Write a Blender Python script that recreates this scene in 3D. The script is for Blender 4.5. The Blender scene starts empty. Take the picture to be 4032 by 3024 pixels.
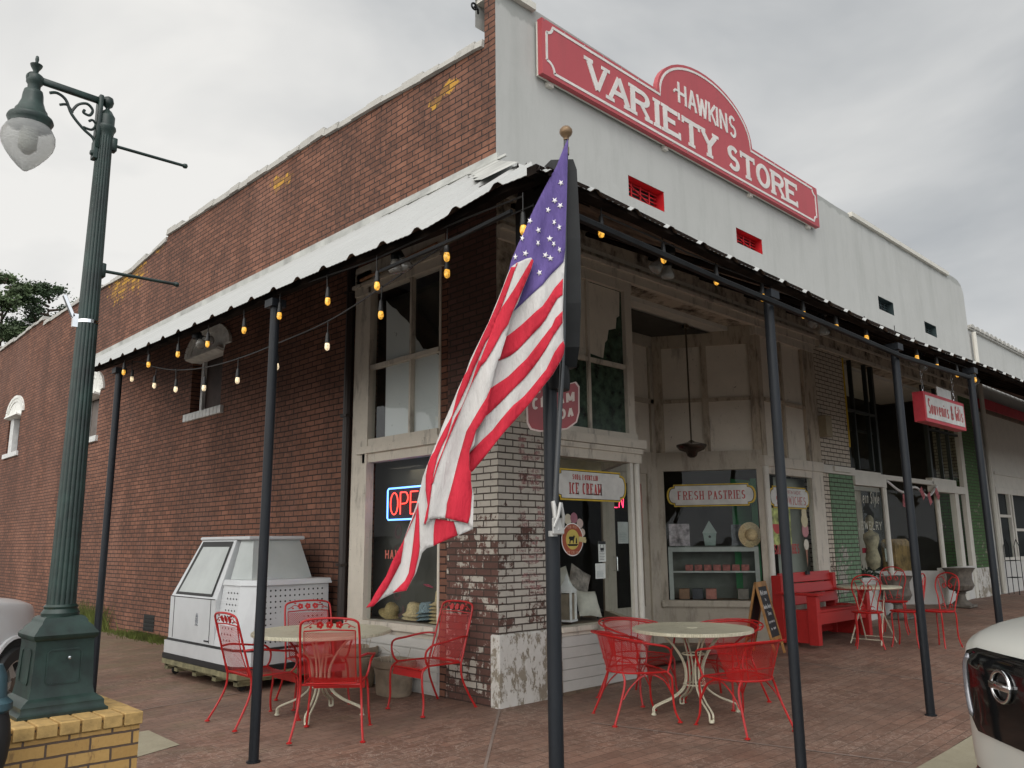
import bpy, math, random
from mathutils import Vector, Matrix
random.seed(7)
S = bpy.context.scene
COL = S.collection
PI = math.pi
# ---------------------------------------------------------------- camera
cam_d = bpy.data.cameras.new('camera'); cam = bpy.data.objects.new('camera', cam_d); COL.objects.link(cam)
yaw, pit, rol = .770521, .191964, -.0088608
fw = Vector((math.sin(yaw)*math.cos(pit), math.cos(yaw)*math.cos(pit), math.sin(pit)))
rt = Vector((math.cos(yaw), -math.sin(yaw), 0)); up = rt.cross(fw)
rt, up = rt*math.cos(rol)+up*math.sin(rol), up*math.cos(rol)-rt*math.sin(rol)
M = Matrix((rt, up, -fw)).transposed().to_4x4(); M.translation = Vector((-5.2383, -5.5985, 1.445))
cam.matrix_world = M
cam_d.lens = 28.675; cam_d.sensor_width = 36; cam_d.clip_end = 2000; cam_d.clip_start = .05
S.camera = cam
S.view_settings.view_transform = 'Standard'; S.view_settings.look = 'None'; S.view_settings.gamma = 1
S.view_settings.exposure = 0.78
# ---------------------------------------------------------------- world: overcast sky
W = bpy.data.worlds.new('World'); S.world = W; W.use_nodes = True
wn, wl = W.node_tree.nodes, W.node_tree.links; wn.clear()
def wnode(t, **k):
    n = wn.new(t)
    for a, b in k.items(): setattr(n, a, b)
    return n
SUN_EL, SUN_ROT = math.radians(52), math.radians(215)
sky = wnode('ShaderNodeTexSky', sky_type='NISHITA', sun_disc=False, sun_elevation=SUN_EL, sun_rotation=SUN_ROT)
tc = wnode('ShaderNodeTexCoord'); sep = wnode('ShaderNodeSeparateXYZ'); wl.new(tc.outputs['Generated'], sep.inputs[0])
mp = wnode('ShaderNodeMapping'); mp.inputs['Scale'].default_value = (1.2, 1.2, 2.6); wl.new(tc.outputs['Generated'], mp.inputs[0])
n1 = wnode('ShaderNodeTexNoise'); n1.inputs['Scale'].default_value = 1.9; n1.inputs['Detail'].default_value = 5; n1.inputs['Roughness'].default_value = .52; n1.inputs['Distortion'].default_value = .5
wl.new(mp.outputs[0], n1.inputs['Vector'])
dt = wnode('ShaderNodeVectorMath', operation='DOT_PRODUCT'); dt.inputs[1].default_value = (-.55, .83, -.1); wl.new(tc.outputs['Generated'], dt.inputs[0])
def wm(op, a, b=None, c=None):
    m = wnode('ShaderNodeMath', operation=op)
    for i, v in enumerate((a, b, c)):
        if v is None: continue
        if isinstance(v, (int, float)): m.inputs[i].default_value = v
        else: wl.new(v, m.inputs[i])
    return m.outputs[0]
f = wm('ADD', wm('MULTIPLY', wm('SUBTRACT', n1.outputs['Fac'], .5), 1.5), wm('MULTIPLY_ADD', dt.outputs['Value'], .62, .56))
cr = wnode('ShaderNodeValToRGB'); cr.color_ramp.elements[0].position = .05; cr.color_ramp.elements[0].color = (.222, .235, .248, 1)
cr.color_ramp.elements[1].position = 1.0; cr.color_ramp.elements[1].color = (.53, .522, .503, 1)
e = cr.color_ramp.elements.new(.5); e.color = (.365, .37, .37, 1)
wl.new(f, cr.inputs[0])
# an overcast dome is brightest overhead; the unseen sky behind the camera is boosted as front fill
zen = wnode('ShaderNodeMapRange'); zen.interpolation_type = 'SMOOTHSTEP'; wl.new(sep.outputs['Z'], zen.inputs[0])
zen.inputs[1].default_value = .55; zen.inputs[2].default_value = 1.0; zen.inputs[3].default_value = 1.0; zen.inputs[4].default_value = 1.2
bd = wnode('ShaderNodeVectorMath', operation='DOT_PRODUCT'); bd.inputs[1].default_value = (-.70, -.70, .12); wl.new(tc.outputs['Generated'], bd.inputs[0])
beh = wnode('ShaderNodeMapRange'); beh.interpolation_type = 'SMOOTHSTEP'; wl.new(bd.outputs['Value'], beh.inputs[0]); beh.inputs[1].default_value = -.1; beh.inputs[2].default_value = .8; beh.inputs[3].default_value = 1.0; beh.inputs[4].default_value = 3.6
sc_ = wnode('ShaderNodeVectorMath', operation='SCALE'); wl.new(cr.outputs[0], sc_.inputs[0]); wl.new(wm('MULTIPLY', zen.outputs[0], beh.outputs[0]), sc_.inputs['Scale'])
bg1 = wnode('ShaderNodeBackground'); wl.new(sc_.outputs[0], bg1.inputs[0]); bg1.inputs[1].default_value = 1.0
bg2 = wnode('ShaderNodeBackground'); wl.new(sky.outputs[0], bg2.inputs[0]); bg2.inputs[1].default_value = .05
mx = wnode('ShaderNodeMixShader'); mx.inputs[0].default_value = .06; wl.new(bg1.outputs[0], mx.inputs[1]); wl.new(bg2.outputs[0], mx.inputs[2])
out = wnode('ShaderNodeOutputWorld'); wl.new(mx.outputs[0], out.inputs[0])
# ---------------------------------------------------------------- sun through cloud
sd = bpy.data.lights.new('sun', 'SUN'); sd.energy = .35; sd.angle = math.radians(24); sd.color = (1, .96, .9)
so = bpy.data.objects.new('sun', sd); COL.objects.link(so)
sdir = Vector((-.34, -.52, .78)).normalized()
so.rotation_euler = sdir.to_track_quat('Z', 'Y').to_euler(); so.location = (-10, -15, 25)

# ---------------------------------------------------------------- node helper for materials
class NT:
    def __init__(s, name):
        s.m = bpy.data.materials.new(name); s.m.use_nodes = True; s.n = s.m.node_tree.nodes; s.l = s.m.node_tree.links
        s.n.clear(); s.o = s.n.new('ShaderNodeOutputMaterial'); s.b = s.n.new('ShaderNodeBsdfPrincipled'); s.l.new(s.b.outputs[0], s.o.inputs[0])
        s._c = None
    def nd(s, t, ins=None, **k):
        n = s.n.new(t)
        for a, b in k.items(): setattr(n, a, b)
        for a, b in (ins or {}).items(): s.put(n, a, b)
        return n
    def put(s, n, i, v):
        if hasattr(v, 'links') or isinstance(v, bpy.types.NodeSocket): s.l.new(v, n.inputs[i])
        else:
            if isinstance(v, (tuple, list)) and len(v) == 3 and n.inputs[i].type == 'RGBA': v = (*v, 1)
            n.inputs[i].default_value = v
    def co(s):
        if s._c is None: s._c = s.n.new('ShaderNodeTexCoord').outputs['Object']
        return s._c
    def mp(s, v=None, scale=(1, 1, 1), rot=(0, 0, 0), loc=(0, 0, 0)):
        return s.nd('ShaderNodeMapping', {0: v or s.co(), 'Scale': scale, 'Rotation': rot, 'Location': loc}).outputs[0]
    def noise(s, scale, detail=4, rough=.55, v=None, dist=0, col=False):
        n = s.nd('ShaderNodeTexNoise', {'Vector': v or s.co(), 'Scale': scale, 'Detail': detail, 'Roughness': rough, 'Distortion': dist})
        return n.outputs['Color' if col else 'Fac']
    def ramp(s, f, *st):
        n = s.n.new('ShaderNodeValToRGB'); s.l.new(f, n.inputs[0]); el = n.color_ramp.elements
        while len(el) < len(st): el.new(.5)
        for e, (p, c) in zip(el, st):
            e.position = p; e.color = (c, c, c, 1) if isinstance(c, (int, float)) else (*c, 1)
        return n.outputs[0]
    def mix(s, f, a, b, mode='MIX'):
        n = s.nd('ShaderNodeMix', data_type='RGBA', blend_type=mode)
        s.put(n, 0, f); s.put(n, 6, a); s.put(n, 7, b)
        return n.outputs[2]
    def math(s, op, a, b=0.0, c=0.0, clamp=False):
        n = s.nd('ShaderNodeMath', operation=op, use_clamp=clamp); s.put(n, 0, a); s.put(n, 1, b); s.put(n, 2, c); return n.outputs[0]
    def xyz(s, v=None):
        n = s.n.new('ShaderNodeSeparateXYZ'); s.l.new(v or s.co(), n.inputs[0]); return n.outputs
    def comb(s, x, y, z):
        n = s.n.new('ShaderNodeCombineXYZ')
        for i, v in enumerate((x, y, z)): s.put(n, i, v)
        return n.outputs[0]
    def bump(s, h, st=.3, d=.01):
        n = s.nd('ShaderNodeBump', {'Height': h, 'Strength': st, 'Distance': d}); s.l.new(n.outputs[0], s.b.inputs['Normal'])
    def set(s, col=None, rough=.7, metal=0, spec=None):
        if col is not None: s.put(s.b, 'Base Color', col)
        s.put(s.b, 'Roughness', rough); s.put(s.b, 'Metallic', metal)
        if spec is not None: s.put(s.b, 'Specular IOR Level', spec)
        return s.m

def plain(name, col, rough=.6, metal=0, var=.12, sc=6, bump=0, spec=None):
    t = NT(name); nz = t.noise(sc, 5, .6)
    d = tuple(max(0, c*(1-var*1.6)) for c in col); h = tuple(min(1, c*(1+var)) for c in col)
    c = t.ramp(nz, (.3, d), (.7, h)); 
    if bump: t.bump(t.noise(sc*8, 4, .6), bump, .004)
    return t.set(c, rough, metal, spec)

def m_brick(name, c1, c2, mortar, bw, bh, ms, axis, stain=.5, lichen=None, wave=.0):
    """bricks laid in real courses on a wall that runs along the given axis"""
    t = NT(name); x, y, z = t.xyz()
    u = {'x': x, 'y': y}[axis]
    wob = t.math('MULTIPLY', t.math('SUBTRACT', t.noise(1.7, 3), .5), .02+wave)
    v = t.comb(u, t.math('ADD', z, wob), 0.0)
    jit = t.nd('ShaderNodeVectorMath', {0: t.noise(14, 2, col=True), 1: (.5, .5, .5)}, operation='SUBTRACT').outputs[0]
    jit = t.nd('ShaderNodeVectorMath', {0: jit, 3: .006}, operation='SCALE').outputs[0]
    v = t.nd('ShaderNodeVectorMath', {0: v, 1: jit}, operation='ADD').outputs[0]
    bk = t.nd('ShaderNodeTexBrick', {'Vector': v, 'Color1': (0, 0, 0), 'Color2': (1, 1, 1), 'Mortar': (0, 0, 0), 'Scale': 1.0, 'Mortar Size': ms, 'Mortar Smooth': .25, 'Bias': 0.0, 'Brick Width': bw, 'Row Height': bh}, offset=.5)
    per = bk.outputs['Color']; fac = bk.outputs['Fac']
    base = t.mix(per, c1, c2)
    big = t.noise(.55, 6, .65, v=t.mp(scale=(1, 1, 1.0)))
    strk = t.noise(1.6, 5, .7, v=t.mp(scale=(1, 1, .28)))
    dk = t.ramp(t.math('MULTIPLY', t.math('ADD', big, strk), .5), (.455, .0), (.545, 1.0))
    pb = t.ramp(t.noise(11, 4, .65), (.36, .15), (.58, 1))
    blot = t.ramp(t.noise(1.35, 6, .72, v=t.mp(loc=(2, 7, 1))), (.50, 0), (.60, 1)); sm_ = t.math('MAXIMUM', dk, blot)
    base = t.mix(t.math('MULTIPLY', t.math('MULTIPLY', sm_, pb), stain), base, tuple(c*.30+.004 for c in c1))
    lt = t.ramp(t.noise(.9, 5, .6, v=t.mp(scale=(1, 1, .5), loc=(5, 3, 9))), (.48, 0), (.70, .7))
    base = t.mix(t.math('MULTIPLY', lt, .5), base, tuple(min(1, c*1.25+.05) for c in c2))
    base = t.mix(.35, base, t.mix(t.noise(40, 4, .7), tuple(c*.6 for c in c1), tuple(c*1.35 for c in c2)))
    mort = t.mix(t.noise(3, 4), tuple(c*.6 for c in mortar), mortar)
    col = t.mix(fac, base, mort)
    if lichen:
        tot = None
        for (ly, lz, r) in lichen:
            d = t.nd('ShaderNodeVectorMath', {0: t.comb(u, t.math('MULTIPLY', z, 1.6), 0.0), 1: (ly, lz*1.6, 0)}, operation='DISTANCE').outputs['Value']
            g = t.math('SUBTRACT', 1.0, t.math('DIVIDE', d, r), clamp=True)
            tot = g if tot is None else t.math('MAXIMUM', tot, g)
        msk = t.ramp(t.math('ADD', tot, t.math('MULTIPLY', t.math('SUBTRACT', t.noise(7, 6, .75), .5), 2.2)), (.55, 0), (.62, 1))
        msk = t.math('MULTIPLY', msk, t.math('MULTIPLY', t.math('GREATER_THAN', tot, .02), t.math('MULTIPLY_ADD', t.math('GREATER_THAN', per, .45), .65, .3)))
        col = t.mix(t.math('MULTIPLY', msk, .9), col, t.mix(fac, (.52, .27, .03), (.12, .08, .02)))
    t.bump(t.math('SUBTRACT', t.math('MULTIPLY', t.noise(60, 3), .25), fac), .7, .012)
    return t.set(col, .88)

def m_peel(name, under1, under2, paint, bw, bh, bias=.0, tint=None):
    """painted brick whose paint has peeled; thicker loss on the side street face and near the ground"""
    t = NT(name); x, y, z = t.xyz(); nx, ny, nz = t.xyz(t.n.new('ShaderNodeNewGeometry').outputs['Normal'])
    side = t.math('ABSOLUTE', nx)
    u = t.math('ADD', x, t.math('MULTIPLY', y, 1.0))
    v = t.comb(u, z, 0.0)
    jit = t.nd('ShaderNodeVectorMath', {0: t.noise(16, 2, col=True), 1: (.5, .5, .5)}, operation='SUBTRACT').outputs[0]
    v = t.nd('ShaderNodeVectorMath', {0: v, 1: t.nd('ShaderNodeVectorMath', {0: jit, 3: .007}, operation='SCALE').outputs[0]}, operation='ADD').outputs[0]
    bk = t.nd('ShaderNodeTexBrick', {'Vector': v, 'Color1': (0, 0, 0), 'Color2': (1, 1, 1), 'Mortar': (0, 0, 0), 'Scale': 1.0, 'Mortar Size': .0078, 'Mortar Smooth': .35, 'Brick Width': bw, 'Row Height': bh}, offset=.5)
    fac = bk.outputs['Fac']
    n = t.math('ADD', t.math('MULTIPLY', t.noise(2.2, 5, .65), .55), t.math('MULTIPLY', t.noise(13, 5, .75), .45))
    n = t.math('ADD', n, t.math('MULTIPLY', t.math('SUBTRACT', bk.outputs['Color'], .5), .10))
    # more loss: on the side face, low down, and none of the paint survives high on the side face
    n = t.math('SUBTRACT', n, t.math('MULTIPLY', t.math('MULTIPLY', side, t.math('LESS_THAN', t.math('ADD', z, t.math('MULTIPLY', t.noise(3, 3), .6)), 1.95)), .062+bias))
    n = t.math('ADD', n, .018)
    n = t.math('SUBTRACT', n, t.math('MULTIPLY', t.math('MULTIPLY', side, t.math('GREATER_THAN', t.math('ADD', z, t.math('MULTIPLY', t.noise(5, 3), .3)), 2.85)), .5))
    n = t.math('ADD', n, t.math('MULTIPLY', t.math('SUBTRACT', z, 1.25, clamp=True), .11))
    n = t.math('SUBTRACT', n, t.math('MULTIPLY', t.ramp(t.noise(1.3, 4, .6, v=t.mp(loc=(4, 1, 2))), (.45, 0), (.65, 1)), .09)); msk = t.ramp(n, (.44, 0), (.475, 1))
    br = t.mix(bk.outputs['Color'], under1, under2); br = t.mix(.3, br, t.mix(t.noise(35, 4), (.03, .02, .015), tuple(c*1.4 for c in under2)))
    pt = t.mix(t.noise(5, 5, .7), tuple(c*.66 for c in paint), paint)
    pt = t.mix(t.ramp(t.noise(22, 5, .8), (.55, 0), (.75, .55)), pt, tuple(c*.45 for c in paint))
    if tint: pt = t.mix(t.ramp(t.noise(3, 4, .7), (.5, 0), (.7, tint[1])), pt, tint[0])
    col = t.mix(msk, br, pt); col = t.mix(t.math('MULTIPLY', fac, .93), col, (.05, .036, .028))
    t.bump(t.math('SUBTRACT', t.math('MULTIPLY', msk, .25), fac), .8, .012)
    return t.set(col, .85)

def m_wood(name, paint, grime=.5, gcol=(.07, .05, .035), sc=5, thr=.55, streak=(1, 1, .25)):
    """old paint on wood with grime, mildew specks and bare patches"""
    t = NT(name)
    a = t.mix(t.noise(sc, 5, .65), tuple(c*.74 for c in paint), paint)
    g = t.ramp(t.noise(sc*.9, 6, .72, v=t.mp(scale=streak)), (thr, 0), (thr+.2, 1))
    a = t.mix(t.math('MULTIPLY', g, grime), a, gcol)
    sp = t.ramp(t.noise(sc*7, 5, .75), (.64, 0), (.7, 1)); a = t.mix(t.math('MULTIPLY', sp, min(1, grime*1.2)), a, gcol)
    t.bump(t.noise(sc*10, 4, .6, v=t.mp(scale=streak)), .25, .004)
    return t.set(a, .72)

def m_glass(name, refl=.3, tint=(.93, .96, .95), rough=.0, dirt=.06):
    t = NT(name); t.n.remove(t.b)
    tr = t.nd('ShaderNodeBsdfTransparent', {0: tint}); gl = t.nd('ShaderNodeBsdfGlossy', {0: (.95, .97, 1), 'Roughness': rough})
    lw = t.nd('ShaderNodeLayerWeight', {'Blend': .35}).outputs['Facing']
    fc = t.math('ADD', refl*.55, t.math('MULTIPLY', lw, refl), clamp=True)
    wob = t.nd('ShaderNodeBump', {'Height': t.noise(1.3, 2), 'Strength': .12, 'Distance': .05}); t.l.new(wob.outputs[0], gl.inputs['Normal'])
    s1 = t.nd('ShaderNodeMixShader', {0: fc, 1: tr.outputs[0], 2: gl.outputs[0]})
    df = t.nd('ShaderNodeBsdfDiffuse', {0: (.32, .32, .3)})
    dm = t.math('MULTIPLY', t.ramp(t.noise(2.5, 6, .7), (.45, .3), (.75, 1)), dirt)
    s2 = t.nd('ShaderNodeMixShader', {0: dm, 1: s1.outputs[0], 2: df.outputs[0]}); t.l.new(s2.outputs[0], t.o.inputs[0])
    return t.m

def m_emit(name, col, st):
    t = NT(name); t.put(t.b, 'Emission Color', col); t.put(t.b, 'Emission Strength', st); return t.set(col, .4)

MT = {}
MT['brick_side'] = m_brick('red brick', (.102, .037, .020), (.245, .104, .061), (.026, .014, .011), .215, .069, .0075, 'y', .95,
    [(10.9, 6.62, 1.3), (10.1, 6.5, .9), (4.6, 6.55, .42), (4.3, 6.52, .3), (.75, 6.38, .30), (1.0, 6.28, .25), (9.0, 6.8, .4)])
MT['stucco'] = None
t = NT('white stucco')
b_ = t.mix(t.noise(1.1, 6, .6), (.385, .38, .355), (.48, .475, .45))
b_ = t.mix(t.ramp(t.noise(2.2, 6, .75, v=t.mp(scale=(1, 1, .16))), (.48, 0), (.74, .5)), b_, (.30, .30, .275))
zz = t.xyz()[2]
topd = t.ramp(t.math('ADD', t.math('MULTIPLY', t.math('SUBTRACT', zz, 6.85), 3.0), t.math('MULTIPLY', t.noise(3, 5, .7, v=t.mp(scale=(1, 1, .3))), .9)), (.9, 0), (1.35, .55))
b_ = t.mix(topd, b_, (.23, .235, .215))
b_ = t.mix(t.ramp(t.noise(28, 5, .7), (.66, 0), (.74, .35)), b_, (.3, .3, .28))
t.bump(t.math('ADD', t.noise(7, 5, .6), t.math('MULTIPLY', t.noise(60, 4, .6), .3)), .35, .015); MT['stucco'] = t.set(b_, .86)
MT['pier'] = m_peel('peeling painted brick', (.085, .040, .030), (.155, .072, .055), (.54, .49, .42), .200, .0635)
MT['pier_cream'] = m_peel('cream painted brick', (.12, .07, .05), (.2, .13, .1), (.60, .52, .42), .21, .066, -.2)
MT['pier_green'] = m_peel('green painted brick', (.30, .28, .24), (.42, .38, .33), (.17, .28, .165), .21, .066, -.2)
t = NT('peeling plaster')
pm = t.ramp(t.noise(9, 8, .78, v=t.mp(scale=(1, 1, .6)), dist=.12), (.455, 0), (.49, 1))
c_ = t.mix(pm, t.mix(t.noise(8, 4), (.20, .165, .12), (.31, .27, .21)), t.mix(t.noise(9, 5), (.5, .47, .42), (.62, .6, .56)))
c_ = t.mix(t.ramp(t.noise(3, 5, .7), (.62, 0), (.66, .8)), c_, (.24, .2, .15))
t.bump(t.math('ADD', pm, t.noise(30, 4)), .5, .006); MT['plinth'] = t.set(c_, .85)
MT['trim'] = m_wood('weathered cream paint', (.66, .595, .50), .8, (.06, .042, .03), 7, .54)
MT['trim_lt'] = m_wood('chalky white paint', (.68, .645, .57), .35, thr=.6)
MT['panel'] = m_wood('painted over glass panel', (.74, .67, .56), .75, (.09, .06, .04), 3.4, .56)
MT['grimy'] = m_wood('grimy peeling frame', (.50, .42, .32), .85, (.05, .034, .022), 9, .50)
MT['dark_wood'] = m_wood('bare dark wood', (.19, .135, .09), .7, (.04, .028, .02), 6, .45)
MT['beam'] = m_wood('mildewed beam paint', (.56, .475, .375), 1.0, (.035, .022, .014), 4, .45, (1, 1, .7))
MT['kick'] = m_wood('white clapboard paint', (.62, .60, .56), .28, (.2, .18, .15), 5, .62, (.3, .3, 1.5))
MT['gwood'] = m_wood('grey weathered wood', (.50, .44, .355), .6, (.1, .075, .05), 8, .53)
MT['green_glass'] = plain('green painted pane', (.045, .075, .05), .25, 0, .6, 9)
MT['black_metal'] = plain('black painted steel', (.008, .0085, .009), .5, 0, .4, 5, 0, .25)
t = NT('weathered dark post paint')
c_ = t.mix(t.noise(4, 5, .7, v=t.mp(scale=(4, 4, .6))), (.006, .007, .009), (.022, .025, .030))
c_ = t.mix(t.ramp(t.noise(22, 5, .7), (.66, 0), (.71, .8)), c_, (.012, .010, .009)); t.bump(t.noise(20, 4), .3, .003); MT['post'] = t.set(c_, .42, 0, .25)
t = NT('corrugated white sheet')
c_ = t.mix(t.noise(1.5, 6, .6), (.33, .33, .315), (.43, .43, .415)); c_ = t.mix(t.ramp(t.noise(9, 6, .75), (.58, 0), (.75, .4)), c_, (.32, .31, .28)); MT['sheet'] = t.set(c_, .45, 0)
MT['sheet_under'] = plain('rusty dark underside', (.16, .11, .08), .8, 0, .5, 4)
MT['sheet_flat'] = plain('old flashing', (.42, .42, .39), .6, 0, .22, 3)
MT['glass'] = m_glass('shop window glass', .022, dirt=.006)
MT['glass_sky'] = m_glass('dusty upper glass', .10, (.93, .95, .94), .02, .012)
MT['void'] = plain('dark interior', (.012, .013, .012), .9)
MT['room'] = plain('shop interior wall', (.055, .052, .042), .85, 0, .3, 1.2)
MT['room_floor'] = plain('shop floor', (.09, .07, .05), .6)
MT['cream_board'] = plain('beadboard', (.5, .46, .30), .7)
t = NT('paver sidewalk')
x, y, z = t.xyz()
vv = t.nd('ShaderNodeVectorMath', {0: t.comb(t.math('ADD', x, t.math('MULTIPLY', y, .0)), y, 0.0), 1: t.nd('ShaderNodeVectorMath', {0: t.noise(9, 2, col=True), 3: .014}, operation='SCALE').outputs[0]}, operation='ADD').outputs[0]
bk = t.nd('ShaderNodeTexBrick', {'Vector': vv, 'Color1': (0, 0, 0), 'Color2': (1, 1, 1), 'Mortar': (0, 0, 0), 'Scale': 1.0, 'Mortar Size': .0035, 'Mortar Smooth': .4, 'Brick Width': .205, 'Row Height': .105}, offset=.5)
c_ = t.mix(bk.outputs['Color'], (.135, .062, .040), (.24, .122, .082))
c_ = t.mix(t.ramp(t.noise(1.1, 6, .65), (.38, 0), (.66, .55)), c_, (.27, .18, .135))
c_ = t.mix(t.ramp(t.noise(.8, 6, .7, v=t.mp(loc=(3, 8, 0))), (.5, 0), (.68, .6)), c_, (.085, .058, .042))
sw = t.noise(7.5, 5, .66, dist=1.1)
ridge = t.math('ABSOLUTE', t.math('SUBTRACT', sw, .5)); sm = t.ramp(ridge, (.0, 1), (.022, 0))
zone = t.ramp(t.noise(.9, 3, .5, v=t.mp(loc=(1.5, 0, 0))), (.42, .15), (.6, 1))
c_ = t.mix(t.math('MULTIPLY', t.math('MULTIPLY', sm, zone), .75), c_, (.47, .36, .29))
c_ = t.mix(t.ramp(ridge, (.08, 0), (.2, .6)), c_, (.10, .058, .042))
moss = t.ramp(t.math('ADD', t.noise(2.0, 5, .7), t.math('MULTIPLY', y, .035)), (.56, 0), (.8, .6)); c_ = t.mix(moss, c_, (.13, .115, .055))
c_ = t.mix(t.math('MULTIPLY', bk.outputs['Fac'], .7), c_, (.040, .027, .020))
vo = t.nd('ShaderNodeTexVoronoi', {'Vector': t.co(), 'Scale': 3.1}).outputs['Distance']; c_ = t.mix(t.math('MULTIPLY', t.math('LESS_THAN', vo, .045), .55), c_, (.05, .04, .035))
vo = t.nd('ShaderNodeTexVoronoi', {'Vector': t.mp(loc=(4, 2, 0)), 'Scale': 1.3}).outputs['Distance']; c_ = t.mix(t.math('MULTIPLY', t.math('LESS_THAN', vo, .016), .8), c_, (.45, .42, .38))
c_ = t.mix(t.ramp(t.noise(.55, 5, .6, v=t.mp(loc=(9, 1, 0))), (.5, 0), (.62, .4)), c_, (.10, .062, .045))
c_ = t.mix(.18, c_, t.mix(t.noise(70, 4, .7), (.09, .05, .036), (.36, .25, .19)))
t.bump(t.math('SUBTRACT', t.math('ADD', t.math('MULTIPLY', sw, .5), t.math('MULTIPLY', t.noise(50, 4), .3)), t.math('MULTIPLY', bk.outputs['Fac'], .5)), .55, .01)
MT['paver'] = t.set(c_, t.ramp(t.noise(3, 4), (.3, .55), (.7, .8)))
t = NT('kerb concrete'); c_ = t.mix(t.noise(4, 6, .7), (.22, .19, .125), (.40, .36, .26)); c_ = t.mix(t.ramp(t.noise(60, 4, .7), (.6, 0), (.7, .6)), c_, (.13, .11, .08)); t.bump(t.noise(60, 4), .4, .005); MT['concrete'] = t.set(c_, .85)
t = NT('asphalt'); c_ = t.mix(t.noise(60, 4, .7), (.03, .03, .03), (.085, .083, .08)); t.bump(t.noise(90, 3), .5, .006); MT['asphalt'] = t.set(c_, .85)
t = NT('ybrick')
x, y, z = t.xyz(); nx, ny, nz = t.xyz(t.n.new('ShaderNodeNewGeometry').outputs['Normal'])
u = t.math('ADD', t.math('MULTIPLY', x, t.math('ABSOLUTE', ny)), t.math('MULTIPLY', y, t.math('ABSOLUTE', nx)))
bk = t.nd('ShaderNodeTexBrick', {'Vector': t.nd('ShaderNodeVectorMath', {0: t.comb(u, z, 0.0), 1: t.nd('ShaderNodeVectorMath', {0: t.noise(16, 2, col=True), 3: .007}, operation='SCALE').outputs[0]}, operation='ADD').outputs[0], 'Color1': (0, 0, 0), 'Color2': (1, 1, 1), 'Mortar': (0, 0, 0), 'Scale': 1.0, 'Mortar Size': .006, 'Mortar Smooth': .2, 'Brick Width': .21, 'Row Height': .0677}, offset=.5)
c_ = t.mix(bk.outputs['Color'], (.31, .17, .045), (.45, .27, .085)); 
c_ = t.mix(t.ramp(t.noise(6, 6, .75, v=t.mp(scale=(3.2, 3.2, 1.0))), (.56, 0), (.66, .85)), c_, (.12, .065, .03))
c_ = t.mix(.3, c_, t.mix(t.noise(70, 3), (.3, .16, .05), (.55, .36, .14)))
c_ = t.mix(bk.outputs['Fac'], c_, (.085, .055, .038)); t.bump(t.math('SUBTRACT', t.math('MULTIPLY', t.noise(60, 3), .3), bk.outputs['Fac']), .8, .01); MT['ybrick'] = t.set(c_, .82)
MT['ycap'] = plain('yellow brick', (.44, .28, .10), .8, 0, .22, 14, .5)
MT['mortar'] = plain('brown mortar', (.10, .065, .045), .9)
MT['green_paint'] = plain('dark green lamp post paint', (.012, .029, .023), .42, 0, .45, 7, .1)
MT['globe'] = None
t = NT('ribbed lamp globe'); t.put(t.b, 'Transmission Weight', .65); t.put(t.b, 'IOR', 1.1); t.bump(t.noise(40, 3, .5, v=t.mp(scale=(1, 1, 2.5))), .6, .006); MT['globe'] = t.set((.62, .62, .60), .32)
t = NT('faded sign red'); c_ = t.mix(t.noise(1.3, 5, .6), (.36, .050, .060), (.45, .075, .085)); c_ = t.mix(t.ramp(t.noise(4, 6, .75, v=t.mp(scale=(1, 1, .12))), (.52, 0), (.75, .35)), c_, (.25, .06, .06)); c_ = t.mix(t.ramp(t.noise(45, 4, .8), (.66, 0), (.72, .5)), c_, (.5, .3, .28)); MT['sign_red'] = t.set(c_, .5)
MT['sign_white'] = plain('sign lettering cream', (.66, .62, .58), .5, 0, .08, 6)
MT['vent_red'] = plain('bright red paint', (.55, .012, .018), .5)
MT['vent_dark'] = plain('dark teal paint', (.03, .05, .052), .5)
t = NT('red enamel'); c_ = t.mix(t.noise(5, 5, .65), (.33, .007, .008), (.47, .014, .012)); c_ = t.mix(t.ramp(t.noise(55, 4, .75), (.64, 0), (.70, .7)), c_, (.16, .03, .015)); MT['chair_red'] = t.set(c_, t.ramp(t.noise(9, 4), (.3, .25), (.7, .5)))
MT['bench_red'] = None
t = NT('red painted planks'); c_ = t.mix(t.noise(3, 5, .7, v=t.mp(scale=(.4, 3, 3))), (.30, .012, .012), (.52, .03, .026)); c_ = t.mix(t.ramp(t.noise(30, 5, .7), (.66, 0), (.72, .6)), c_, (.2, .02, .015)); t.bump(t.noise(12, 4, .6, v=t.mp(scale=(.3, 4, 4))), .3, .004); MT['bench_red'] = t.set(c_, .4)
t = NT('cream table enamel'); c_ = t.mix(t.noise(5, 5, .6), (.50, .465, .34), (.62, .585, .45)); c_ = t.mix(t.ramp(t.noise(14, 6, .75), (.55, 0), (.68, .6)), c_, (.30, .27, .17)); MT['cream'] = t.set(c_, .45)
t = NT('cream table top mesh')
x, y, z = t.xyz(); gr = t.nd('ShaderNodeTexBrick', {'Vector': t.comb(t.math('ADD', x, y), t.math('SUBTRACT', x, y), 0.0), 'Color1': (1, 1, 1), 'Color2': (1, 1, 1), 'Mortar': (0, 0, 0), 'Scale': 1.0, 'Mortar Size': .004, 'Brick Width': .022, 'Row Height': .022}, offset=0)
c_ = t.mix(t.noise(5, 5, .6), (.50, .465, .34), (.62, .585, .45)); c_ = t.mix(t.ramp(t.noise(7, 6, .75), (.5, 0), (.7, .6)), c_, (.33, .29, .18)); c_ = t.mix(t.math('MULTIPLY', gr.outputs['Fac'], .0), c_, (.3, .3, .2)); c_ = t.mix(t.math('MULTIPLY', t.math('SUBTRACT', 1.0, gr.outputs['Fac']), .32), c_, (.16, .14, .09)); t.bump(gr.outputs['Fac'], .5, .003); MT['cream_mesh'] = t.set(c_, .45)
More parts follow.
